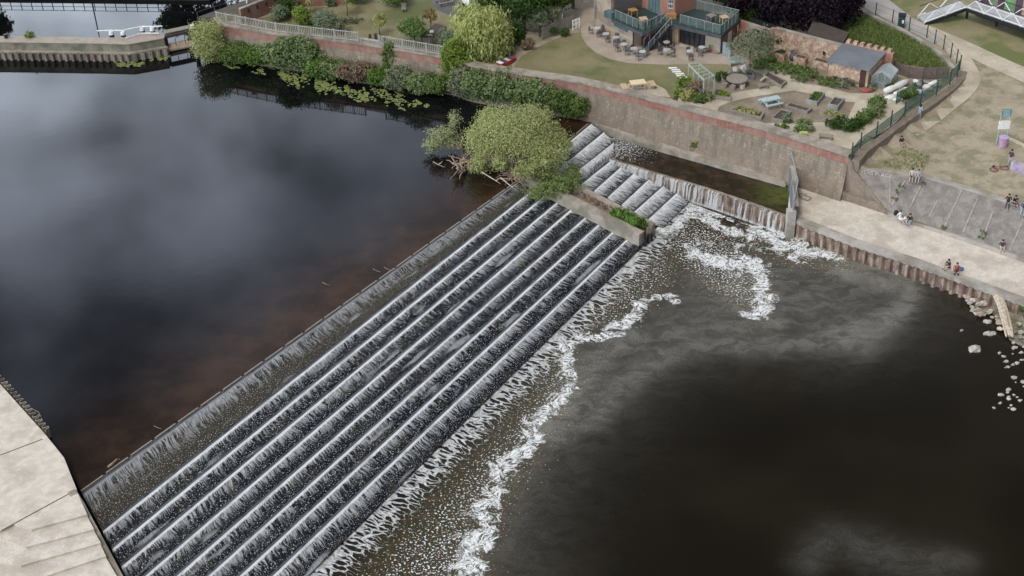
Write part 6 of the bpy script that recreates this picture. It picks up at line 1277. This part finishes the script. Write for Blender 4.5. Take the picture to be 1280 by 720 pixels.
# ================================================================== RAISED RAMP AND BUILDING, top right
bz = 2.1
r0, r1, r2 = PM(1155, 31), P(1208, 8.5, G+1.6), P(1300, 40, G+1.6)
r0 = Vector((r0.x, r0.y, G+.3)); r1.z = r2.z = G+1.6
t = thing('access_ramp', 'raised grey access ramp with white zigzag railings on dark legs', 'ramp', r1)
def deck_seg(a, b, w):
    d = (b-a); d.z = 0; d.normalize(); nn = Vector((-d.y, d.x, 0)); nn = nn if nn.y > 0 else -nn
    MB().prism([a.xy, b.xy, (b+nn*w).xy, (a+nn*w).xy], [a.z-.2, b.z-.2, b.z-.2, a.z-.2], [a.z, b.z, b.z, a.z]).build('deck', mat('grey_ramp_deck', (.45, .46, .47)), t)
    MB().beam(a-nn*.06-Vector((0, 0, .3)), b-nn*.06-Vector((0, 0, .3)), .1, .32).build('edge_girder', dark_metal, t)
    for side_ in (0, 1):
        o_ = nn*(w if side_ else -.04); n = max(2, round((b-a).length/2.1)); z = MB()
        for k in range(n):
            p0 = a.lerp(b, k/n)+o_; p1 = a.lerp(b, (k+.5)/n)+o_; p2 = a.lerp(b, (k+1)/n)+o_; z.beam(p0+Vector((0, 0, -.05)), p1+Vector((0, 0, 1.05)), .09, .07).beam(p1+Vector((0, 0, 1.05)), p2+Vector((0, 0, -.05)), .09, .07); z.beam(p0+Vector((0, 0, -.3)), p0+Vector((0, 0, .1)), .09, .09)
        z.beam(a+o_+Vector((0, 0, .02)), b+o_+Vector((0, 0, .02)), .12, .08); z.build('zigzag_railing', white_paint, t)
        MB().beam(a+o_+Vector((0, 0, 1.08)), b+o_+Vector((0, 0, 1.08)), .06, .05).build('handrail', dark_metal if side_ == 1 or True else white_paint, t)
deck_seg(r0, r1, 1.7); deck_seg(r1, r2, 1.7)
for (x, y) in ((1208, 23), (1245, 33), (1282, 44), (1194, 20)): q_ = P(x, y, G); MB().beam(q_, Vector((q_.x, q_.y, G+1.3)), .22, .22).build('leg', dark_metal, t)
b0 = r1+Vector((.4, 2.4, 0)); bd = (r2-r1); bd.z = 0; bd.normalize(); bn = Vector((-bd.y, bd.x, 0)); bn = bn if bn.y > 0 else -bn
b0 = r1+bn*2.0; b1 = b0+bd*14
t = thing('sports_pavilion', 'pavilion with green doors, brown shutters and tan panels above the ramp', 'building', b0)
MB().prism([b0.xy, b1.xy, (b1+bn*6).xy, (b0+bn*6).xy], G, G+1.55).build('plinth', mat('dark_plinth', (.05, .045, .045)), t)
MB().prism([b0.xy, b1.xy, (b1+bn*6).xy, (b0+bn*6).xy], G+1.56, G+4.6).build('wall', mat('tan_panel', (.42, .32, .24), (.37, .28, .21)), t)
x = .2
for w, m, nm in ((1.1, mat('plum_shutter', (.10, .06, .085)), 'shutter'), (.9, mat('sage_door', (.20, .28, .18)), 'door'), (.8, mat('plum_shutter', (.1, .06, .085)), 'shutter'), (1.1, mat('green_door', (.17, .34, .16)), 'door'), (.8, mat('plum_shutter', (.1, .06, .085)), 'shutter'), (2.0, None, ''), (.9, mat('brown_shutter', (.11, .07, .055)), 'shutter')):
    if m: a = b0+bd*x-bn*.05; b = a+bd*w; MB().prism([a.xy, b.xy, (b+bn*.08).xy, (a+bn*.08).xy], G+1.66, G+3.9).build(nm, m, t)
    x += w+.08

# ================================================================== MEADOW OBJECTS
p = PM(1251, 180); z0 = p.z
t = thing('notice_board', 'blue framed rescue board on two posts with a white panel, on the meadow', 'notice board', p); 
for sx in (-.42, .42): MB().beam(p+Vector((sx, 0, 0)), p+Vector((sx, 0, 3.4)), .1, .1).build('post', mg, t)
MB().box(p.x-.5, p.x+.5, p.y-.06, p.y+.06, z0+1.55, z0+2.35).build('panel', white_paint, t); MB().box(p.x-.42, p.x+.42, p.y-.05, p.y+.05, z0+2.8, z0+3.5).build('top_board', plain('blue_board', (.25, .38, .42)), t)
MB().beam(p+Vector((-.5, -.02, 3.45)), p+Vector((.5, -.02, 3.45)), .1, .1).build('crossbar', mg, t)
p2 = p+Vector((0, -.5, 0)); t = thing('painted_bin', 'round bin painted pink and lilac in front of the rescue board', 'bin', p2)
MB().cyl(p2.x, p2.y, z0, z0+.95, .38, .42).build('body', mat('lilac_graffiti', (.42, .34, .46), (.40, .20, .28), scale=6, rough=.5), t); MB().cyl(p2.x, p2.y, z0+.95, z0+1.02, .44).build('rim', plain('lilac_rim', (.45, .36, .55)), t)
a, b = PM(1264, 211), PM(1300, 224); t = thing('graffiti_wall', 'low wall sprayed with purple graffiti at the right edge of the meadow', 'wall', a)
MB().beam(a+Vector((0, 0, .35)), b+Vector((0, 0, .35)), .5, .9).build('wall', mat('purple_graffiti', (.34, .27, .41), (.25, .21, .28), scale=2.4, c3=(.42, .38, .38), scale3=1.5), t)
a, b = PM(1258, 173), PM(1300, 193); one('timber_edging', MB().beam(a+Vector((0, 0, .12)), b+Vector((0, 0, .12)), .2, .22), path_m, 'pale timber edging leading from the board to the right edge', 'edging')
# bicycle lying on the grass
def bicycle(px, py, rz, label):
    p = PM(px, py, .12); t = thing('bicycle', label, 'bicycle', p, rz)
    for x in (-.52, .52):
        w = MB(); w.tube([(x+.33*math.cos(a), .33*math.sin(a), 0) for a in np.linspace(0, 6.283, 19)], .028, 5, cap=False); w.build('wheel', dark_metal, t, world=False)
    f = MB(); P_ = [(-.52, 0, 0), (-.08, -.02, 0), (-.18, .45, 0), (.38, .45, 0), (.52, 0, 0)]
    for a, b in ((0, 1), (0, 2), (1, 2), (1, 3), (2, 3), (3, 4)): f.tube([(P_[a][0], P_[a][1], .0), (P_[b][0], P_[b][1], .02)], .024, 6)
    f.build('frame', plain('red_bike_frame', (.45, .10, .08)), t, world=False); MB().tube([(.35, .58, -.22), (.38, .55, 0), (.35, .58, .22)], .02, 6).build('handlebar', dark_metal, t, world=False); MB().blob((-.22, .56, 0), .11, (1.3, .5, .8)).build('saddle', dark_metal, t, world=False)
bicycle(1249, 211, .2, 'red framed bicycle lying on the dry grass beside the standing man')
# rubble bank, log and rocks at the lower right
struct(MB().prism([P(a, b, .0).xy for a, b in [(1196, 357), (1206, 371), (1222, 384), (1240, 392), (1252, 402), (1262, 425), (1290, 440), (1400, 470), (1400, 400), (1290, 378), (1240, 362)]], -1.9, [.02, .02, .02, .02, .02, .02, .02, .02, .9, .9, .6]).build('rubble_bank', mat('rubble_bank', (.30, .26, .21), (.16, .14, .11), scale=2.5, c3=(.12, .13, .06), scale3=1, bump=.8)))
rr = random.Random(11); rk = [(1224, 384+7, .42, 'white angular rock at the edge of the rubble bank'), (1235, 402, .33, 'white rock above a pair in the dark shallows'), (1235, 417, .33, 'left rock of a pale pair in the dark shallows'), (1241, 417, .3, 'right rock of a pale pair in the dark shallows'), (1218, 437, .55, 'largest pale flat rock standing alone in the dark water'), (1202, 413, .14, 'tiny white stone in open dark water left of the others')]
for x, y, r, lb in rk: one('rock', MB().blob(P(x, y, .08), r*.82, (1.3, .9, .7), .3, rng=rr), stone_white, lb, 'rock')
for i in range(70):
    x = rr.uniform(1206, 1285); y = 357+(x-1206)*.42+rr.uniform(0, 28)*(1+.3*(x > 1245)); r = rr.uniform(.10, .3)
    one('rubble_stone', MB().blob(P(x, y, .15+rr.random()*.2), r, (1.3, 1, .7), .3, 1, rr), stone_white if rr.random() < .25 else rubble_m if rr.random() < .3 else coping_m, 'angular stone on the rubble bank below the quay end', 'stone', 'stones of the rubble bank')
for i in range(34):
    x = rr.gauss(1266, 10); y = rr.uniform(425, 512); r = rr.uniform(.06, .2)
    if x < 1282: one('shallow_stone', MB().blob(P(x, y, .06), r, (1.3, 1, .7), .3, 1, rr), stone_white, 'small white stone in the dark shallows at the right edge', 'stone', 'white stones in the shallows')
segs = [([P(1246, 366, 1.3), P(1254, 390, .8), P(1262, 420, .35)], .34), ([P(1246, 366, 1.4), P(1250, 385, .9), P(1258, 421, .3)], .22), ([P(1250, 368, 1.3), P(1260, 395, .7), P(1267, 420, .4)], .2), ([P(1262, 412, .4), P(1266, 421, .5)], .25)]
branches('driftwood_log', 'big bleached driftwood log leaning from the quay end into the water', None, [(a, b*1.3) for a, b in segs])
shrub(1281, 392, 1.2, .8, 'reed', 'green plant at the right edge beside the rubble bank', .4, n=500, group=None)

# ================================================================== PEOPLE
def body_materials(top, legs, skin=(.50, .33, .25), shoe=(.05, .05, .05)):
    k = lambda nm, c: plain(nm+'_%d_%d_%d' % tuple(int(v*99) for v in c), c, .8)
    return [k('top', top), k('legwear', legs), k('skin', skin), k('shoe', shoe)]
def person(p, face, pose, label, top, legs, hair, h=1.72, bare_legs=False, bare_arms=True, group=None, lean=0.0, long_hair=False, skin=(.50, .33, .25)):
    """one skinned body; face = heading in the ground plane; the figure looks along its local +Y"""
    J = {}; E_ = []
    def j(n, x, y, z, r, ry=None): J[n] = (Vector((x, y, z)), r, ry or r)
    if pose == 'stand': hz, base = .92, 0
    elif pose == 'edge': hz = .12
    else: hz = .14
    L = lean
    j('pelvis', 0, 0, hz, .145, .11); j('belly', 0, L*.15, hz+.16, .13, .10); j('chest', 0, L*.38, hz+.36, .155, .105); j('shoulder', 0, L*.5, hz+.48, .11, .08); j('neck', 0, L*.56, hz+.56, .055); j('head', 0, L*.62+.015, hz+.67, .088, .10); j('crown', 0, L*.62+.01, hz+.76, .075, .085)
    E_ += [('pelvis', 'belly'), ('belly', 'chest'), ('chest', 'shoulder'), ('shoulder', 'neck'), ('neck', 'head'), ('head', 'crown')]
    for s in (-1, 1):
        n = 'LR'[s > 0]
        if pose == 'stand': kn, an, to = (s*.10, .05*s, hz-.44), (s*.11, -.03+.10*s, hz-.84), (s*.12, .13+.10*s, hz-.89)
        elif pose == 'edge': kn, an, to = (s*.12, .43, hz+.01), (s*.13, .50, hz-.42), (s*.13, .64, hz-.46)
        elif pose == 'lounge': kn, an, to = (s*.12, .42, hz+.04), (s*.12, .84, hz-.04), (s*.13, .90, hz+.08)
        else: kn, an, to = (s*.15, .36, hz+.30), (s*.12, .56, hz-.05), (s*.13, .70, hz-.09)
        j('hip'+n, s*.09, .0, hz-.03, .10); j('knee'+n, *kn, .062); j('ankle'+n, *an, .042); j('toe'+n, *to, .035)
        E_ += [('pelvis', 'hip'+n), ('hip'+n, 'knee'+n), ('knee'+n, 'ankle'+n), ('ankle'+n, 'toe'+n)]
        sh = J['shoulder'][0]
        if pose == 'stand': el, wr = (s*.25, sh.y-.04, sh.z-.30), (s*.24, sh.y+(.30 if (s > 0 and L > .05) else .06), sh.z-(.22 if (s > 0 and L > .05) else .54))
        elif pose == 'edge': el, wr = (s*.25, sh.y+.02, sh.z-.27), (s*.14, sh.y+.26, sh.z-.40)
        elif pose == 'lounge': el, wr = (s*.25, sh.y-.12, sh.z-.26), (s*.24, sh.y-.20, sh.z-.46)
        else: el, wr = (s*.24, sh.y+.12, sh.z-.22), (s*.12, sh.y+.33, sh.z-.20)
        j('arm'+n, s*.185, sh.y, sh.z-.02, .062); j('elbow'+n, *el, .045); j('wrist'+n, *wr, .030)
        d = (J['wrist'+n][0]-J['elbow'+n][0]).normalized(); w0 = J['wrist'+n][0]; pm = w0+d*.07; j('palm'+n, *pm, .034, .022)
        E_ += [('shoulder', 'arm'+n), ('arm'+n, 'elbow'+n), ('elbow'+n, 'wrist'+n), ('wrist'+n, 'palm'+n)]
    names = list(J); me = bpy.data.meshes.new('body'); me.from_pydata([J[n][0] for n in names], [(names.index(a), names.index(b)) for a, b in E_], []); o = bpy.data.objects.new('body', me); COL.objects.link(o)
    sm = o.modifiers.new('skin', 'SKIN'); 
    for i, n in enumerate(names): v = me.skin_vertices[0].data[i]; v.radius = (J[n][1], J[n][2]); v.use_root = (n == 'pelvis')
    sm.use_smooth_shade = True; ss = o.modifiers.new('sub', 'SUBSURF'); ss.levels = 1; ss.render_levels = 1
    dg = bpy.context.evaluated_depsgraph_get(); nm = bpy.data.meshes.new_from_object(o.evaluated_get(dg)); bpy.data.objects.remove(o)
    # fingers and face relief join the same mesh
    bm = bmesh.new(); bm.from_mesh(nm)
    ex = MB()
    for s in 'LR':
        d = (J['palm'+s][0]-J['wrist'+s][0]).normalized(); sx = d.orthogonal().normalized(); c = J['palm'+s][0]
        for k in range(4): a = c+sx*(k-1.5)*.017; ln = (.055, .065, .062, .048)[k]; ex.tube([a-d*.01, a+d*ln*.6, a+d*ln*.9+Vector((0, 0, -.02))], [.010, .009, .006], 5)
        a = c-d*.04+sx*.03; ex.tube([a-sx*.01, a+sx*.03+d*.02, a+sx*.035+d*.045], [.011, .010, .007], 5)
    hd = J['head'][0]; ex.tube([hd+Vector((0, .085, .02)), hd+Vector((0, .125, -.02))], [.010, .014], 5); 
    for sx in (-1, 1): ex.blob(hd+Vector((sx*.095, 0, 0)), .022, (.4, .8, 1.2), 0, 1); ex.blob(hd+Vector((sx*.035, .095, .02)), .012, (1, .6, .7), 0, 1)
    k0 = [bm.verts.new(v) for v in ex.v]
    for f in ex.f:
        try: bm.faces.new([k0[i] for i in f])
        except ValueError: pass
    bmesh.ops.recalc_face_normals(bm, faces=bm.faces); bm.to_mesh(nm); bm.free()
    nm.name = 'body'; nm.materials.clear()
    for m in body_materials(top, legs, skin): nm.materials.append(m)
    seg = [(J[a][0], J[b][0], a, b) for a, b in E_]
    def slot(c):
        best = min(seg, key=lambda q: ((c-(q[0]+(q[1]-q[0])*max(0, min(1, (c-q[0]).dot(q[1]-q[0])/max(1e-6, (q[1]-q[0]).length_squared))))).length)); a, b = best[2], best[3]
        if b in ('head', 'crown') or a == 'neck' or 'palm' in b: return 2
        if 'wrist' in b: return 2 if bare_arms else 0
        if 'elbow' in b: return 0
        if 'toe' in b: return 3
        if 'ankle' in b: return 2 if bare_legs else 1
        if 'knee' in b or 'hip' in b: return 1
        if a == 'pelvis' and c.z < hz+.04: return 1
        return 0
    for f in nm.polygons:
        c = f.center; f.material_index = slot(c) if (c-hd).length > .15 else 2; f.use_smooth = True
    t = thing('person', label, 'person', p, math.atan2(-face.x, face.y), group); sc = h/1.72; t.scale = (sc, sc, sc)
    b = bpy.data.objects.new('body', nm); COL.objects.link(b); b.parent = t
    hm = MB(); hc = hd+Vector((0, -.018, .045)); hm.blob(hc, .108, (.93, 1.0, .9), .05, 2)
    if long_hair: hm.blob(hd+Vector((0, -.075, -.09)), .085, (1.0, .55, 1.7), .1, 2)
    hm.build('hair', plain('hair_%d' % int(hair[0]*1000), hair, .7), t, smooth=True, world=False); return t
wdir = (P(1180, 380, QZ)-P(1200, 300, QZ)); wdir.z = 0; wdir.normalize()
dk = (.02, .015, .012); br = (.09, .05, .03)
rt = Vector((wdir.y, -wdir.x, 0))
def pz(x, y, z): return P(x, y, z)
person(PM(1148, 151), Vector((1, .8, 0)), 'stand', 'person in a light blue top walking beside the green mesh fence', (.34, .42, .52), (.30, .35, .42), dk, lean=.12, long_hair=True)
person(PM(1126, 181), Vector((.3, -1, 0)), 'knees', 'person in a black top and pale shorts sitting on the dry grass', (.03, .03, .035), (.45, .38, .38), dk, bare_legs=True)
q = top[2].lerp(top[3], .0)
person(PM(1139.5, 221)+Vector((0, -.1, .05)), wdir, 'edge', 'left of the pair sitting on the top kerb, in a white top and black vest', (.55, .50, .48), (.05, .05, .06), dk, bare_legs=True, lean=.1)
person(PM(1147, 222)+Vector((0, -.1, .05)), wdir, 'edge', 'right of the pair sitting on the top kerb, in pale grey clothes', (.42, .42, .46), (.33, .34, .38), br, lean=.08)
person(P(1125, 274, QZ+.40), (wdir-rt*.9).normalized(), 'lounge', 'person in a white dress sitting at the foot of the slope with legs stretched out', (.74, .72, .70), (.74, .72, .70), br, bare_legs=True, long_hair=True, lean=-.05)
person(P(1137, 278, QZ+.40), (wdir+rt*.2).normalized(), 'knees', 'person in a black top and pale blue jeans beside the white dress', (.03, .03, .04), (.28, .38, .48), dk, lean=.12)
one('backpack', MB().blob(P(1120, 268, QZ+.5)+Vector((0, 0, .18)), .24, (1, .7, 1.1), .15), plain('black_nylon', (.02, .02, .025)), 'black rucksack on the kerb left of the person in the white dress', 'bag', smooth=True)
one('carrier_bag', MB().blob(P(1131, 275, QZ+.4)+Vector((0, 0, .14)), .16, (1, .8, 1.1), .25), cloth_white, 'small white carrier bag between the pair at the slope foot', 'bag', smooth=True)
person(P(1186, 335, QZ+.08), (wdir+rt*.7).normalized(), 'knees', 'person in black with bare shins crouched on the quay edge', (.03, .03, .035), (.03, .03, .035), dk, lean=.2, long_hair=True, bare_legs=True)
person(P(1195, 340, QZ+.08), (wdir-rt*.15).normalized(), 'edge', 'person in a rust brown jacket sitting on the quay edge with legs hanging', (.30, .10, .06), (.035, .045, .08), br, lean=.08, bare_arms=False, h=1.85)
one('jacket', MB().blob(P(1199, 337, QZ+.08)+Vector((.1, 0, .12)), .24, (1.2, .8, .7), .25), plain('blue_cloth', (.10, .16, .34)), 'bright blue jacket heaped beside the person in rust brown', 'jacket', smooth=True)
person(P(1252, 311, QZ+.40), (wdir-rt*.2).normalized(), 'knees', 'person in a dark top and white shorts alone at the slope foot', (.06, .05, .08), (.65, .62, .60), dk, bare_legs=True)
person(PM(1259.5, 253)+Vector((0, -.1, .05)), wdir, 'edge', 'left of the two dark dressed people sitting on the kerb near the right edge', (.05, .035, .04), (.04, .04, .05), dk, lean=.15)
person(PM(1267, 255)+Vector((0, -.1, .05)), (wdir-rt*.6).normalized(), 'knees', 'right of the two dark dressed people, hugging their knees near the right edge', (.035, .03, .045), (.10, .06, .07), dk, lean=.15)
person(PM(1278.5, 262)+Vector((0, -.1, .05)), wdir, 'edge', 'person in a dark blue top cut by the right edge of the view', (.05, .08, .16), (.30, .40, .48), dk, lean=.1)
person(PM(1261.5, 208), Vector((-.8, -.5, 0)), 'stand', 'man standing by the purple wall in a dark shirt and pale trousers', (.06, .05, .08), (.38, .36, .42), dk)
